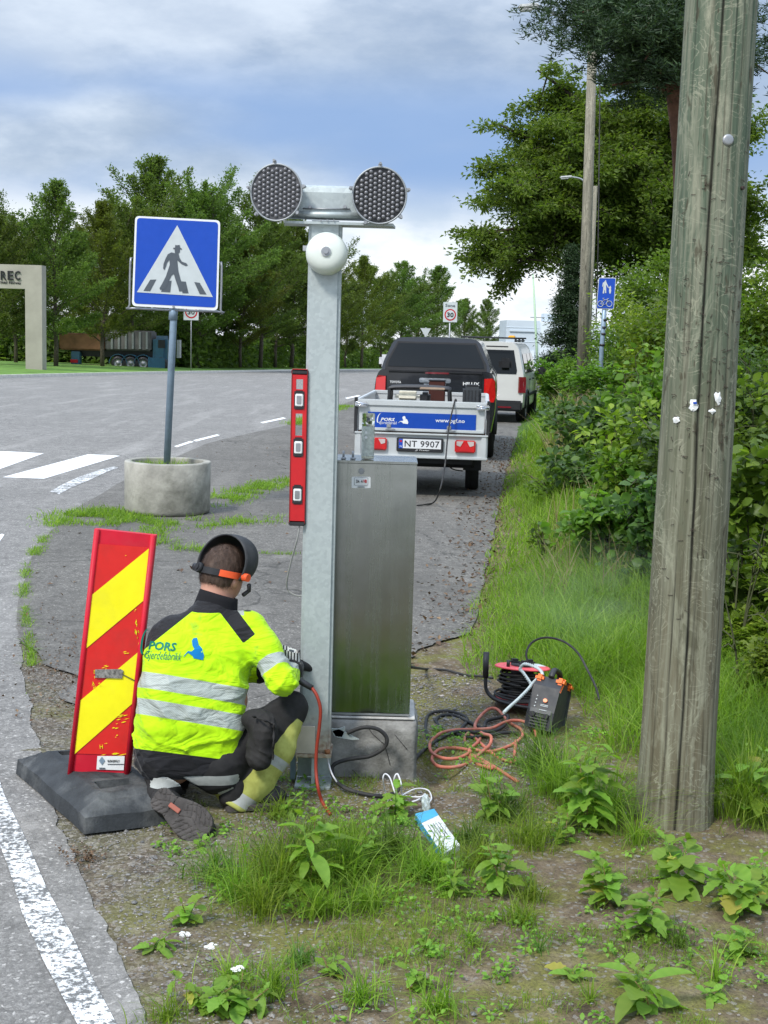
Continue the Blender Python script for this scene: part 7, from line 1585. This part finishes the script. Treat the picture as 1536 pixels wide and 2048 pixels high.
fd = Vector((.48, .82, -.36)).normalized(); hx = fd.cross(Vector((.06, 0, 1))).normalized(); hu = hx.cross(fd); HR = Matrix((hx, fd, hu)).transposed()   # head axes: right, forward, up
hp = lambda x, y, z: headc + np.array(HR @ Vector((x, y, z)))
# body: one continuous figure
def hand(w, el, grip, seed):
    d = Vector(w - el).normalized(); s_ = d.cross(Vector((0, 0, 1))).normalized() * seed; u_ = s_.cross(d); w = Vector(w); fs = [ell(w + d * .05, (.042, .05, .02), Matrix((s_, d, u_)).transposed())]
    for i in range(4):
        b_ = w + d * .085 + s_ * (.03 - .02 * i); l_ = (.036, .042, .038, .03)[i]; m_ = b_ + d * l_ * .6 - u_ * l_ * .55; e_ = m_ - d * l_ * .35 - u_ * l_ * .6; fs += [cap(b_ - d * .01, m_, .0095, .009), cap(m_, e_, .009, .008)]
    b_ = w + d * .03 + s_ * .035; m_ = b_ + d * .03 + s_ * .02 - u_ * .015; fs += [cap(b_, m_, .013, .010), cap(m_, m_ + d * .022 - s_ * .012 - u_ * .018, .010, .009)]; return union(fs, .008)
hR, hL = hand(wrR, elR, 0, 1), hand(wrL, elL, 0, -1)
cran = ell(hp(0, -.008, .01), (.076, .096, .092), HR); jaw = ell(hp(0, .035, -.055), (.058, .062, .065), HR)
headf = union([cran, jaw, ell(hp(0, .0, -.045), (.064, .07, .06), HR), cap(hp(0, -.03, -.06), neck0 - np.array([0, 0, .03]), .056, .062)], .03)
feat = union([ell(hp(0, .098, -.03), (.013, .022, .026), HR), ell(hp(.079, -.012, -.030), (.009, .019, .031), HR), ell(hp(-.079, -.012, -.030), (.009, .019, .031), HR), ell(hp(0, .088, -.068), (.026, .012, .008), HR), ell(hp(.03, .076, -.002), (.022, .016, .008), HR), ell(hp(-.03, .076, -.002), (.022, .016, .008), HR)], .006)
bodyf = union([cap(J(330, 1500, 5.16), J(440, 1500, 5.2), .10, .10), cap(J(345, 1400, 5.2), J(445, 1400, 5.24), .10, .10), cap(J(355, 1310, 5.26), J(465, 1305, 5.3), .09, .09), cap(shL, shR, .055, .055), cap(neck0, J(420, 1260, 5.3), .06, .09), cap(shR, elR, .05, .042), cap(elR, wrR, .04, .028), cap(shL, elL, .05, .042), cap(elL, wrL, .04, .028), cap(hipR, knR, .08, .055), cap(knR, anR, .05, .038), cap(hipL, knL, .08, .055), cap(knL, anL, .05, .038)], .03)
def allf(X, Y, Z):
    a = smin(headf(X, Y, Z), feat(X, Y, Z), .008); a = smin(a, bodyf(X, Y, Z), .03); a = smin(a, hR(X, Y, Z), .012); return smin(a, hL(X, Y, Z), .012)
def skinm():
    t = NT('skin'); n1 = t.noise(t.co(), 18, 4); c = t.ramp(n1, [(.3, (.42, .20, .14)), (.7, (.52, .28, .20))]); t.set('Base Color', c); t.set('Roughness', .55); t.set('Subsurface Weight', .08); t.b.inputs['Subsurface Radius'].default_value = (.01, .004, .002); t.bump(t.noise(t.co(), 160, 3), .2, .001); return t.mat
M['skin'] = skinm()
lo = np.min([shL, elL, knL, anL, knR, elR], 0) - .2; hi = np.max([shR, elR, knL, wrL, wrR, knR], 0) + .2; lo[2] = -.02; hi[2] = headc[2] + .13
sdfobj('body', allf, lo, hi, .009, M['skin'])
hh0 = headc - .16; hh1 = headc + .16
# eyes
for s_ in (-1, 1): mb = MB(); bm = bmesh.new(); bmesh.ops.create_icosphere(bm, subdivisions=2, radius=.0115); c = Vector(hp(s_ * .03, .080, -.014)) - Vector(WB); mb.add([v.co + c for v in bm.verts], [[v.index for v in f.verts] for f in bm.faces], None, None, True); bm.free(); mb.build('eye', WK, M['white'])
# jacket
torso = [cap(J(322, 1512, 5.12), J(440, 1516, 5.17), .112, .108), cap(J(328, 1450, 5.13), J(437, 1450, 5.18), .122, .118), cap(J(336, 1385, 5.16), J(446, 1380, 5.22), .122, .112), cap(J(346, 1318, 5.22), J(462, 1310, 5.27), .118, .108), cap(J(352, 1272, 5.27), J(482, 1262, 5.31), .088, .078), cap(J(420, 1232, 5.32), J(432, 1205, 5.345), .085, .07)]
armR = [cap(shR, J(528, 1300, 5.25), .078, .074), cap(J(525, 1298, 5.25), elR, .074, .068), cap(elR, J(586, 1338, 5.38), .066, .048)]
armL = [cap(shL + np.array([.0, 0, -.01]), elL, .078, .07), cap(elL, wrL, .068, .05)]
neckcut = cap(hp(0, -.01, -.03), neck0 + np.array([.01, .02, -.02]), .08, .064)
tf, af, lf = union(torso, .06), union(armR, .03), union(armL, .03)
elr_ = elR
def jackf(X, Y, Z):
    a = smin(tf(X, Y, Z), af(X, Y, Z), .028); a = smin(a, lf(X, Y, Z), .04)
    low_ = np.clip((.62 - Z) / .3, .15, 1); el_ = np.exp(-((X - elR[0]) ** 2 + (Y - elR[1]) ** 2 + (Z - elR[2]) ** 2) / .02); pit = np.exp(-((X - J(500, 1350, 5.2)[0]) ** 2 + (Z - J(500, 1350, 5.2)[2]) ** 2) / .012)
    a = a - folds(X, Y, Z, 3, 24, .0085, (.25, 0, 1)) * (low_ * 1.3 + .2 + el_ * 1.3 + pit * 1.2) - folds(X, Y, Z, 8, 55, .0022, (.5, 0, 1)) * (.4 + low_ + el_)
    a = np.maximum(a, -neckcut(X, Y, Z)); hemz = J(380, 1572, 5.0)[2]; a = np.maximum(a, hemz - Z)
    tt = cap(elR, wrR, .2, .2); return a
def proj_np(V):
    v = V - np.array([0, 0, CAMH]); z = v @ _fw; return 768 + F * (v @ _r) / z, 1024 - F * (v @ _u) / z
TB = J(385, 1500, 5.13); TT = J(425, 1230, 5.30); taxis = (TT - TB) / np.linalg.norm(TT - TB)
def tcoord(p): return (p - TB) @ taxis
b1a, b1b = tcoord(J(380, 1390, 5.05)), tcoord(J(380, 1357, 5.07)); b2a, b2b = tcoord(J(380, 1444, 5.02)), tcoord(J(380, 1411, 5.02)); hemt = tcoord(J(375, 1510, 5.02))
aax = (elR - J(528, 1300, 5.25)); aax /= np.linalg.norm(aax)
def armness(V):
    X, Y, Z = V.T; return tf(X, Y, Z) - af(X, Y, Z)
def a_band(V):
    t = tcoord(V) + .06 * (V[:, 0] - TB[0]) * .6; b = np.maximum(np.minimum(t - b1a, b1b - t), np.minimum(t - b2a, b2b - t)); X, Y, Z = V.T; onb = armness(V)
    u = (V - J(528, 1300, 5.25)) @ aax; ab = np.minimum(u - .055, .105 - u); b = np.where(onb > .012, ab, b)
    px, py = proj_np(V); sp_ = np.minimum(np.minimum((px - 452) , (488 - px)) / 500, (9 - np.abs((py - 1216) - (px - 468) * .35)) / 500) 
    sp_ = np.where(V[:, 1] < 5.40, sp_, -1); return np.maximum(b, np.minimum(sp_, .01))
def a_black(V):
    t = tcoord(V) + .0; k = -(t - hemt) - .0; k = np.where(armness(V) > 0, -1, k)
    px, py = proj_np(V); ux_, uy_ = 70., 92.; ln = math.hypot(ux_, uy_); s = ((px - 412) * ux_ + (py - 1195) * uy_) / ln; dd = ((px - 412) * uy_ - (py - 1195) * ux_) / ln
    back = V[:, 1] < 5.33; d1 = np.minimum(np.minimum(dd - 4, 34 - dd), np.minimum(s + 30, 118 - s)) / 520; k = np.maximum(k, np.where(back, d1, -1))
    s2 = ((px - 300) * .55 + (py - 1300) * -.83); edge = (px - (392 - (py - 1195) * 1.15)) ; d2 = -np.minimum(edge, 0) * 0 + ((385 - px) * .72 + (1190 - py) * -.0 - ((py - 1195) * 1.0) * .78) / 520
    d2 = ((388 - px) * .62 - (py - 1212) * .78) / 520 + .0; k = np.maximum(k, np.where(back & (py < 1312) & (px < 400), d2 + .012, -1))
    nk = .012 - (neck0[2] - .035 - V[:, 2]) ; k = np.maximum(k, V[:, 2] - (neck0[2] - .022)); k = np.maximum(k, np.where((V[:, 1] > elR[1] + .17) & (armness(V) > 0), .01, -1)); return k
def jacketmat():
    t = NT('high_visibility_jacket'); v = t.co(); n1 = t.noise(v, 5, 5, .6)
    y = t.ramp(n1, [(.3, (.37, .66, .0)), (.7, (.45, .75, .004))])
    y = t.mix(t.ramp(t.noise(t.co((1, 1, 1), loc=(3, 1, 2)), 11, 4, .6), [(.66, 0.0), (.74, .55)]), y, (.16, .22, .03))
    w_ = t.n('ShaderNodeTexWave'); w_.bands_direction = 'DIAGONAL'; w_.inputs['Scale'].default_value = 60; t.l(v, w_.inputs['Vector'])
    ref = t.mix(.35, t.ramp(n1, [(.3, (.29, .325, .30)), (.7, (.36, .395, .36))]), t.ramp(w_.outputs['Fac'], [(.3, (.23, .27, .24)), (.7, (.42, .46, .42))]))
    fb = t.ramp(t.math('MULTIPLY_ADD', t.attr('band'), 100, .5), [(.45, 0.0), (.55, 1.0)]); fk_ = t.ramp(t.math('MULTIPLY_ADD', t.attr('black'), 100, .5), [(.45, 0.0), (.55, 1.0)])
    seam = t.math('ABSOLUTE', t.math('ADD', t.attr('band'), .004)); sf = t.ramp(seam, [(.0, .5), (.0016, 0.0)])
    c = t.mix(sf, y, (.34, .52, .02)); c = t.mix(fb, c, ref); c = t.mix(fk_, c, (.012, .012, .014))
    t.set('Base Color', c); t.set('Roughness', t.mix(fb, .8, .45)); t.set('Specular IOR Level', .25); t.set('Sheen Weight', .1); cr = t.math('ABSOLUTE', t.math('SUBTRACT', t.noise(t.co((4.5, 4.5, 11)), 1, 3, .45, 1.4), .5)); t.bump(t.math('ADD', t.math('MULTIPLY', t.noise(v, 240, 3), .05), t.math('ADD', t.math('MULTIPLY', t.noise(v, 22, 3), .25), t.math('MULTIPLY', cr, 3.2))), .5, .022); return t.mat
M['jacket'] = jacketmat()
jo = sdfobj('jacket', jackf, lo, np.array([hi[0], hi[1], neck0[2] + .09]), .0062, M['jacket'], {'band': a_band, 'black': a_black})
# collar
mb = MB(); Vc = []; 
for zi, (rad, z_) in enumerate([(.088, -.055), (.080, -.02), (.074, .015), (.071, .034), (.066, .036), (.068, .0), (.07, -.04)]):
    for j in range(36): a = 2 * PI * j / 36; Vc.append(neck0 + np.array([.012 + z_ * .2, .005, .0]) + np.array([math.cos(a) * rad * 1.08, math.sin(a) * rad, z_ + .012 * math.sin(a) * -1 - .02 * math.cos(a)]) - WB)
mb.add(Vc, [(i * 36 + j, i * 36 + (j + 1) % 36, (i + 1) * 36 + (j + 1) % 36, (i + 1) * 36 + j) for i in range(6) for j in range(36)], None, None, True); mb.build('collar', WK, simple('black_fleece', (.012, .012, .014), .9, bump=.3))
# logo on the back, pressed onto the cloth
dgm = jo.data; bvh = BVHTree.FromPolygons([v.co for v in dgm.vertices], [tuple(p.vertices) for p in dgm.polygons])
def onback(x, y, l=0):
    px = 288 + x * 92; py = 1345 - y * 92 + x * 6; d = Vector(ray(px, py)).normalized(); o_ = Vector((0, 0, CAMH)) - Vector(WB); hit = bvh.ray_cast(o_, d)
    if hit[0] is None: return P(px, py, 5.15) - Vector(WB)
    return hit[0] - d * .0035
M['logogreen'] = simple('logo_green', (.0, .14, .10), .6, bump=0); M['logoblue'] = simple('logo_blue', (.0, .15, .38), .6, bump=0)
logo(onback, M['logogreen'], M['logoblue'], WK, 1)
# trousers
yel = None
sax = (anR - knR); sL = np.linalg.norm(sax); sax = sax / sL
def trf(X, Y, Z):
    a = union([cap(J(335, 1535, 5.14), J(440, 1538, 5.18), .10, .105), cap(hipR, knR, .105, .068), cap(hipL, knL, .10, .07)], .05)(X, Y, Z)
    b = union([cap(knR, J(556, 1500, 5.26), .066, .066), cap(J(556, 1500, 5.26), J(508, 1562, 5.2), .068, .082), cap(J(508, 1562, 5.2), anR, .08, .074)], .03)(X, Y, Z); c = cap(knL, anL, .066, .06)(X, Y, Z); a = smin(smin(a, b, .02), c, .03)
    a = a - folds(X, Y, Z, 12, 30, .0045, (.8, .2, .6)) - folds(X, Y, Z, 15, 60, .0012, (.8, .2, .6)); a = np.maximum(a, -(Z - .012)); u = (X - knR[0]) * sax[0] + (Y - knR[1]) * sax[1] + (Z - knR[2]) * sax[2]; return np.maximum(a, np.where(c < a + .03, -9, u - sL - .022))
sax = (anR - knR); sL = np.linalg.norm(sax); sax = sax / sL
def t_yel(V):
    u = (V - knR) @ sax; X, Y, Z = V.T; shin = cap(hipR, knR, .105, .068)(X, Y, Z) - np.minimum(cap(knR, J(556, 1500, 5.26), .066, .066)(X, Y, Z), cap(J(556, 1500, 5.26), anR, .07, .08)(X, Y, Z)); front = V[:, 0] - (knR + np.outer(u, sax))[:, 0] + .0
    s1 = np.minimum(shin - .004, u - .03); s1 = np.where(V[:, 0] > J(455, 1600, 5.2)[0] - .08, s1, -1)
    c = cap(knL, anL, .066, .06)(X, Y, Z); l1 = np.where((c < .02) & (Z < .14) & (V[:, 1] > 5.15) & (V[:, 0] > anL[0] + .08), .01, -1); return np.maximum(s1, l1)
def t_band(V): u = (V - knR) @ sax; X, Y, Z = V.T; d = cap(knR, anR, .066, .07)(X, Y, Z); b = np.maximum(np.minimum(u - .20, .24 - u), np.minimum(u - (sL - .045), sL + .004 - u)); hz_ = J(380, 1568, 5.0)[2]; g = np.where((V[:, 1] < 5.12) & (V[:, 0] < J(475, 1575, 5.05)[0]) & (V[:, 0] > J(300, 1575, 5.05)[0]), np.minimum(hz_ - V[:, 2] + .012, V[:, 2] - (hz_ - .030)), -1); return np.maximum(np.where(d < .04, b, -1), g)
def trmat():
    t = NT('work_trousers'); v = t.co(); n1 = t.noise(v, 9, 5, .65); blk = t.ramp(n1, [(.3, (.012, .012, .013)), (.75, (.035, .034, .033))]); ye = t.ramp(n1, [(.35, (.26, .27, .06)), (.6, (.42, .44, .12))]); ref = t.ramp(n1, [(.3, (.28, .29, .27)), (.7, (.44, .46, .44))])
    f = lambda a: t.ramp(t.math('MULTIPLY_ADD', t.attr(a), 100, .5), [(.45, 0.0), (.55, 1.0)]); c = t.mix(f('yel'), blk, ye); c = t.mix(f('band'), c, ref); t.set('Base Color', c); t.set('Roughness', .85); t.set('Specular IOR Level', .2); t.bump(t.noise(v, 200, 4), .25, .002); return t.mat
M['trousers'] = trmat(); sdfobj('trousers', trf, lo, np.array([hi[0], hi[1], .56]), .0066, M['trousers'], {'yel': t_yel, 'band': t_band})
# tool pocket at the right hip
pk0 = J(524, 1478, 5.10); q_ = Matrix.Rotation(.35, 3, 'Y')
def pkf(X, Y, Z):
    a = union([ell(pk0, (.058, .055, .105), q_), ell(J(520, 1518, 5.09), (.05, .05, .05)), ell(J(512, 1440, 5.12), (.06, .05, .05))], .03)(X, Y, Z); a = a - folds(X, Y, Z, 22, 45, .006, (1, .2, .5)); return a
M['pocket'] = simple('washed_black_cotton', (.024, .023, .022), .9, var=.45, scale=14, bump=.4); sdfobj('tool_pocket', pkf, pk0 - .18, pk0 + .18, .005, M['pocket'])
for (x0, y0, x1, y1) in ((505, 1432, 548, 1448), (548, 1448, 546, 1520)): mb = MB(); pts = [Vector(J(x0 + (x1 - x0) * t_, y0 + (y1 - y0) * t_, 5.045 + .02 * math.sin(t_ * 9))) - Vector(WB) for t_ in np.linspace(0, 1, 12)]; mb.tube(pts, [.004 + .002 * math.sin(i * 2.1) for i in range(12)], 6); mb.build('pocket_seam', WK, M['pocket'])
# boots
M['boot'] = simple('black_boot_leather', (.022, .021, .021), .7, bump=.4, scale=16, var=.35); M['sole'] = simple('dusty_rubber_sole', (.062, .056, .052), .85, var=.35, scale=22, bump=.4)
def boot(nm, heel, toe, upv, ankle):
    heel, toe = Vector(heel), Vector(toe); fy_ = (toe - heel).normalized(); u_ = (Vector(upv) - fy_ * Vector(upv).dot(fy_)).normalized(); sx_ = fy_.cross(u_); Ln = (toe - heel).length; mat = Matrix((sx_, fy_, u_)).transposed()
    wl = lambda p: np.array(heel + mat @ Vector(p))
    upf = union([cap(wl((0, .035, .05)), wl((0, .06, .10)), .042, .05), ell(wl((0, Ln * .45, .045)), (.045, Ln * .45, .045), mat), ell(wl((.003, Ln * .8, .035)), (.05, .06, .036), mat), cap(wl((0, .05, .08)), wl((0, .04, .11)), .045, .045)], .03)
    c0 = min(heel.x, toe.x) - .2; lo_ = np.array([min(heel[i], toe[i], ankle[i]) - .12 for i in range(3)]); hi_ = np.array([max(heel[i], toe[i], ankle[i]) + .12 for i in range(3)])
    Rm = np.array(mat.transposed())
    def loc(X, Y, Z): p = [X - heel[0], Y - heel[1], Z - heel[2]]; return [sum(Rm[i][j] * p[j] for j in range(3)) for i in range(3)]
    def solef(X, Y, Z):
        x, y, z = loc(X, Y, Z); t = np.clip(y / Ln, 0, 1); w_ = .041 + .020 * np.sin(np.clip((t - .3) / .7, 0, 1) * PI) ** .7 + .004 * np.cos(t * 9); e = np.sqrt(np.maximum(np.abs(x) - 0, 0) ** 2) - w_
        endd = np.maximum(-y, y - Ln); rr_ = np.maximum(e, 0); q = np.sqrt(np.maximum(e + .03, 0) ** 2 + np.maximum(endd + .045, 0) ** 2) - .035 ; d = np.maximum(q, np.abs(z - .010) - .016)
        tread = (np.abs(np.sin(y * 150 + np.abs(x) * 90)) < .35) & (np.abs(x) > .012) | (np.abs(np.sin((x - .0) * 120 + np.sin(y * 60) * 1.2)) < .22); g = np.where(tread & (z < .001), .004, 0.0); bl_ = np.where(np.abs(y - Ln * .40) < .022, .006, 0) * (z < .0) * 1.0
        return np.maximum(d, -(z + .006) + g + bl_)
    sub = bpy.data.objects.new(nm, None); C.objects.link(sub); sub.parent = WK
    V, Q = surface_nets(lambda X, Y, Z: upf(X, Y, Z) - folds(X, Y, Z, 5, 70, .0018, (0, 1, .3)), lo_, hi_, .005); mesh_np('upper', V - WB, Q, M['boot'], sub, True)
    V, Q = surface_nets(solef, lo_, hi_, .0032); mesh_np('sole', V - WB, Q, M['sole'], sub, True)
    return sub, wl
hlL, toL = J(306, 1586, 4.93), J(420, 1672, 4.84); cdir = Vector(J(360, 1630, 5)) - Vector((0, 0, CAMH)); bl_, wl = boot('left_boot'[5:], hlL, toL, Vector((.12, .72, -.42)), anL)
p = Vector(wl((.004, .105, -.008))) - Vector(WB); ax_ = (Vector(toL) - Vector(hlL)).normalized(); mb = MB(); n_ = Vector((.12, .72, -.42)); n_ = (n_ - ax_ * n_.dot(ax_)).normalized(); sx_ = ax_.cross(n_); mm = Matrix((ax_, sx_, n_)).transposed().to_4x4(); mm.translation = p; mb.box((0, 0, 0), (.05, .018, .006), None, mm, .002); mb.build('sole_badge', bl_, simple('red_brown_badge', (.30, .10, .07), .7))
hR0 = G(440, 1640); tR0 = Vector((hR0.x + .235, hR0.y + .16, .012)); boot('boot', Vector((hR0.x + .0, hR0.y + .075, .012)), tR0, (0, 0, 1), anR)
# gloves, electrode holder
M['glove'] = simple('black_glove', (.02, .02, .02), .8, bump=.3)
for hf, w_, e_ in ((hR, wrR, elR), (hL, wrL, elL)):
    f = lambda X, Y, Z, hf=hf, w_=w_, e_=e_: smin(hf(X, Y, Z) - .004, cap(w_ - (w_ - e_) / np.linalg.norm(w_ - e_) * .07, w_, .050, .036)(X, Y, Z), .01); c = w_ + (w_ - e_) / np.linalg.norm(w_ - e_) * .04; sdfobj('glove', f, c - .17, c + .17, .005, M['glove'])
cu = J(588, 1322, 5.39); mb = MB(); q = Vector(cu - WB); V = []
for i, (yy_, rd) in enumerate([(0, .036), (.03, .042), (.065, .044)]):
    for j in range(20): a = 2 * PI * j / 20; V.append(q + Vector((-.012 + .5 * yy_ * -.3 + math.cos(a) * rd, -.02 + math.sin(a) * rd * .8, -.01 + yy_ - .3 * math.cos(a) * .05)))
mb.add(V, [(i * 20 + j, i * 20 + (j + 1) % 20, (i + 1) * 20 + (j + 1) % 20, (i + 1) * 20 + j) for i in range(2) for j in range(20)], None, None, True); tcu = NT('striped_cuff'); wv2 = tcu.n('ShaderNodeTexWave'); wv2.inputs['Scale'].default_value = 26; tcu.l(tcu.co(), wv2.inputs['Vector']); tcu.set('Base Color', tcu.ramp(wv2.outputs['Fac'], [(.35, (.03, .03, .03)), (.5, (.6, .6, .58))])); mb.build('cuff', WK, tcu.mat)
tg = Vector(J(583, 1302, 5.36)) - Vector(WB); mb = MB(); mb.box((0, 0, 0), (.034, .002, .022), None, Matrix.Translation(tg) @ Matrix.Rotation(.25, 4, 'Y')); mb.build('size_tag', WK, M['white']); mb = MB(); mb.box((0, -.002, .002), (.02, .001, .008), None, Matrix.Translation(tg) @ Matrix.Rotation(.25, 4, 'Y')); mb.build('size_tag_print', WK, M['greyprint'])
a0 = Vector(J(598, 1366, 5.30)); a1 = Vector(J(624, 1376, 5.28)); t = thing('electrode_holder', 'black electrode holder gripped by the person, its red hose hanging before the post', 'welding tool', a0); mb = MB(); mb.cyl((-.05, .03, .03), a1 - a0, .015, .012, 12); mb.build('grip', t, M['black']); mb = MB(); mb.cyl((-.05, .03, .03), (-.09, .06, .05), .010, .006, 8); mb.build('jaw', t, M['grey'])
cpt = smoothpts([a1 - a0] + [Vector(P(*q)) - a0 for q in ((634, 1392, 5.26), (641, 1420, 5.25), (638, 1460, 5.25), (633, 1500, 5.25), (632, 1540, 5.24), (636, 1575, 5.2))] + [G(645, 1605, .03) - a0, G(662, 1630, .01) - a0], 7); mb = MB(); mb.tube(cpt, .0068, 8); mb.build('hose', t, M['cable_redc'])
# hair
def hairf(X, Y, Z):
    p = [X - headc[0], Y - headc[1], Z - headc[2]]; Rm = np.array(HR.transposed()); x, y, z = [sum(Rm[i][j] * p[j] for j in range(3)) for i in range(3)]
    a = smin(cran(X, Y, Z), ell(hp(0, -.035, -.035), (.062, .058, .06), HR)(X, Y, Z), .03) - .006 - folds(X, Y, Z, 2, 90, .0022, (1, .3, .2)) - folds(X, Y, Z, 7, 160, .001, (1, .3, .2)); a = np.maximum(a, y - .055 - .5 * np.maximum(z, 0)); a = np.maximum(a, -(z + .088 + .25 * y)); a = np.maximum(a, .016 - np.sqrt((y + .005) ** 2 + (z + .04) ** 2) - np.maximum(0, .07 - np.abs(x)) * 3); return a
def hairm():
    t = NT('brown_hair'); n1 = t.noise(t.co((60, 60, 14)), 1, 5, .7); t.set('Base Color', t.ramp(n1, [(.3, (.035, .02, .012)), (.55, (.10, .06, .04)), (.8, (.20, .135, .095))])); t.set('Roughness', .6); t.bump(n1, .9, .004); return t.mat
M['hair'] = hairm(); ho = sdfobj('hair', hairf, hh0, hh1, .0042, M['hair'])
hv = np.array([v.co[:] for v in ho.data.vertices]); hn_ = np.array([v.normal[:] for v in ho.data.vertices]); r = np.random.default_rng(3); ids = r.integers(0, len(hv), 16000); p = hv[ids]; n_ = hn_[ids]; dn = np.array(HR @ Vector((.15, -.35, -1))) + r.normal(0, .38, (16000, 3)); dn -= n_ * (dn * n_).sum(1)[:, None]; dn /= np.linalg.norm(dn, axis=1)[:, None]; s_ = np.cross(dn, n_); ln = r.uniform(.012, .028, 16000)[:, None]
V = np.stack([p - s_ * .0006, p + s_ * .0006, p + dn * ln + n_ * ln * r.uniform(.05, .35, 16000)[:, None]], 1).reshape(-1, 3); mesh_np('hair_strands', V, np.arange(48000).reshape(-1, 3), M['hair'], WK)['kind'] = 'stuff'
# head band
def hpl(x, y, z): return Vector(hp(x, y, z)) - Vector(WB)
def bandpts(a0, a1, n, z0, rx=.088, ry=.108):
    return [hpl(math.sin(a) * rx, -math.cos(a) * ry - .008, z0 + .012 * (1 - math.cos(a))) for a in np.linspace(a0, a1, n)]
def ribbon(nm, pts, hgt, mat, th=.004):
    up3 = Vector(HR @ Vector((0, 0, 1))) * hgt / 2; V = []; cc = Vector(hp(0, -.008, 0)) - Vector(WB)
    for p in pts: d = (p - cc).normalized() * th; V += [p - up3, p + up3, p + up3 + d, p - up3 + d]
    k = len(pts); mb = MB(); mb.add(V, [(4 * i + a, 4 * i + (a + 1) % 4, 4 * i + 4 + (a + 1) % 4, 4 * i + 4 + a) for i in range(k - 1) for a in range(4)] + [(3, 2, 1, 0), (4 * k - 4, 4 * k - 3, 4 * k - 2, 4 * k - 1)]); return mb.build(nm, WK, mat)
zb = -.022; ribbon('headband', bandpts(-1.0, .75, 18, zb), .026, M['trim']); ribbon('headband_pad', bandpts(.62, 1.75, 14, zb, .089, .109), .026, simple('orange_red_strap', (.75, .10, .03), .5, bump=0)); ribbon('headband_pad', bandpts(-1.6, -.9, 8, zb, .089, .109), .024, simple('orange_red_strap_left', (.70, .12, .04), .5, bump=0)); ribbon('headband', bandpts(-3.14, -1.5, 12, zb), .02, M['trim'])
a = -.42; c = hpl(math.sin(a) * .092, -math.cos(a) * .113 - .008, zb + .004); dd = Vector(HR @ Vector((math.sin(a), -math.cos(a), 0))); mb = MB(); mb.cyl(c - dd * .004, c + dd * .014, .022, .020, 20); mb.cyl(c + dd * .014, c + dd * .018, .012, .010, 14); mb.build('ratchet_knob', WK, M['trim'])
# welding helmet, flipped up over the forehead: an open shell
hc = Vector(hp(0, .012, .0)); V = []; nu, nv_ = 36, 22; rx, ry, rz_ = .118, .148, .124
ring_ = []
for j in range(nv_ + 1):
    ph = (j / nv_) * PI / 2 * .98                                        # 0 = rim, 90 deg = front
    for i in range(nu + 1):
        th_ = -R(28) + (PI + R(56)) * i / nu; rad = math.cos(ph) ** .62; x = math.cos(th_) * rx * rad; z = math.sin(th_) * rz_ * rad; y = math.sin(ph) ** .9 * ry
        if z < 0: z *= .85
        z += .02 + .10 * math.sin(ph) * .45
        V.append(Vector(hp(x, y - .035, z)) - Vector(WB))
mb = MB(); w1 = nu + 1; mb.add(V, [(j * w1 + i, j * w1 + i + 1, (j + 1) * w1 + i + 1, (j + 1) * w1 + i) for j in range(nv_) for i in range(nu)], None, None, True); ho = mb.build('welding_helmet', WK, simple('matt_black_helmet', (.030, .032, .034), .55, var=.25, scale=20, bump=.15, dirt=((.08, .08, .08), .5)))
sm = ho.modifiers.new('thickness', 'SOLIDIFY'); sm.thickness = .006; sm.offset = 0
for s_ in (-1, 1): mb = MB(); c = hpl(s_ * .125, -.02, -.01); d = Vector(HR @ Vector((s_, 0, 0))); mb.cyl(c - d * .012, c + d * .014, .016, n=14); mb.build('pivot_knob', WK, M['black'] if s_ < 0 else bpy.data.materials['orange_red_strap'])
mb = MB(); mb.tube([hpl(.10, .05, -.03), hpl(.09, .075, -.05), hpl(.085, .05, -.075)], .009, 8); mb.build('safety_glasses', WK, M['black'])

# faint welding smoke drifting over the grass
def smokemat():
    t = NT('welding_smoke'); nt_ = t.nt; nt_.nodes.remove(t.b); v = t.n('ShaderNodeVolumePrincipled'); v.inputs['Color'].default_value = (.75, .82, .85, 1); g = t.co(); ln_ = t.n('ShaderNodeVectorMath', operation='LENGTH'); t.l(g, ln_.inputs[0])
    fall = t.ramp(ln_.outputs['Value'], [(.2, 1.0), (.95, 0.0)]); n1 = t.noise(g, 1.6, 4, .6, .8); d = t.math('MULTIPLY', t.math('MULTIPLY', fall, t.ramp(n1, [(.38, 0.0), (.7, 1.0)])), .3); t.l(d, v.inputs['Density']); t.l(v.outputs[0], t.out.inputs['Volume']); return t.mat
bm = bmesh.new(); bmesh.ops.create_icosphere(bm, subdivisions=2, radius=1); me = bpy.data.meshes.new('welding_smoke'); bm.to_mesh(me); bm.free(); me.materials.append(smokemat()); o = bpy.data.objects.new('welding_smoke', me); C.objects.link(o); o.location = P(1190, 1190, 7.6); o.scale = (.62, .55, .42); tag(o, 'faint pale smoke drifting over the grass behind the cable reel', 'smoke', kind='stuff')
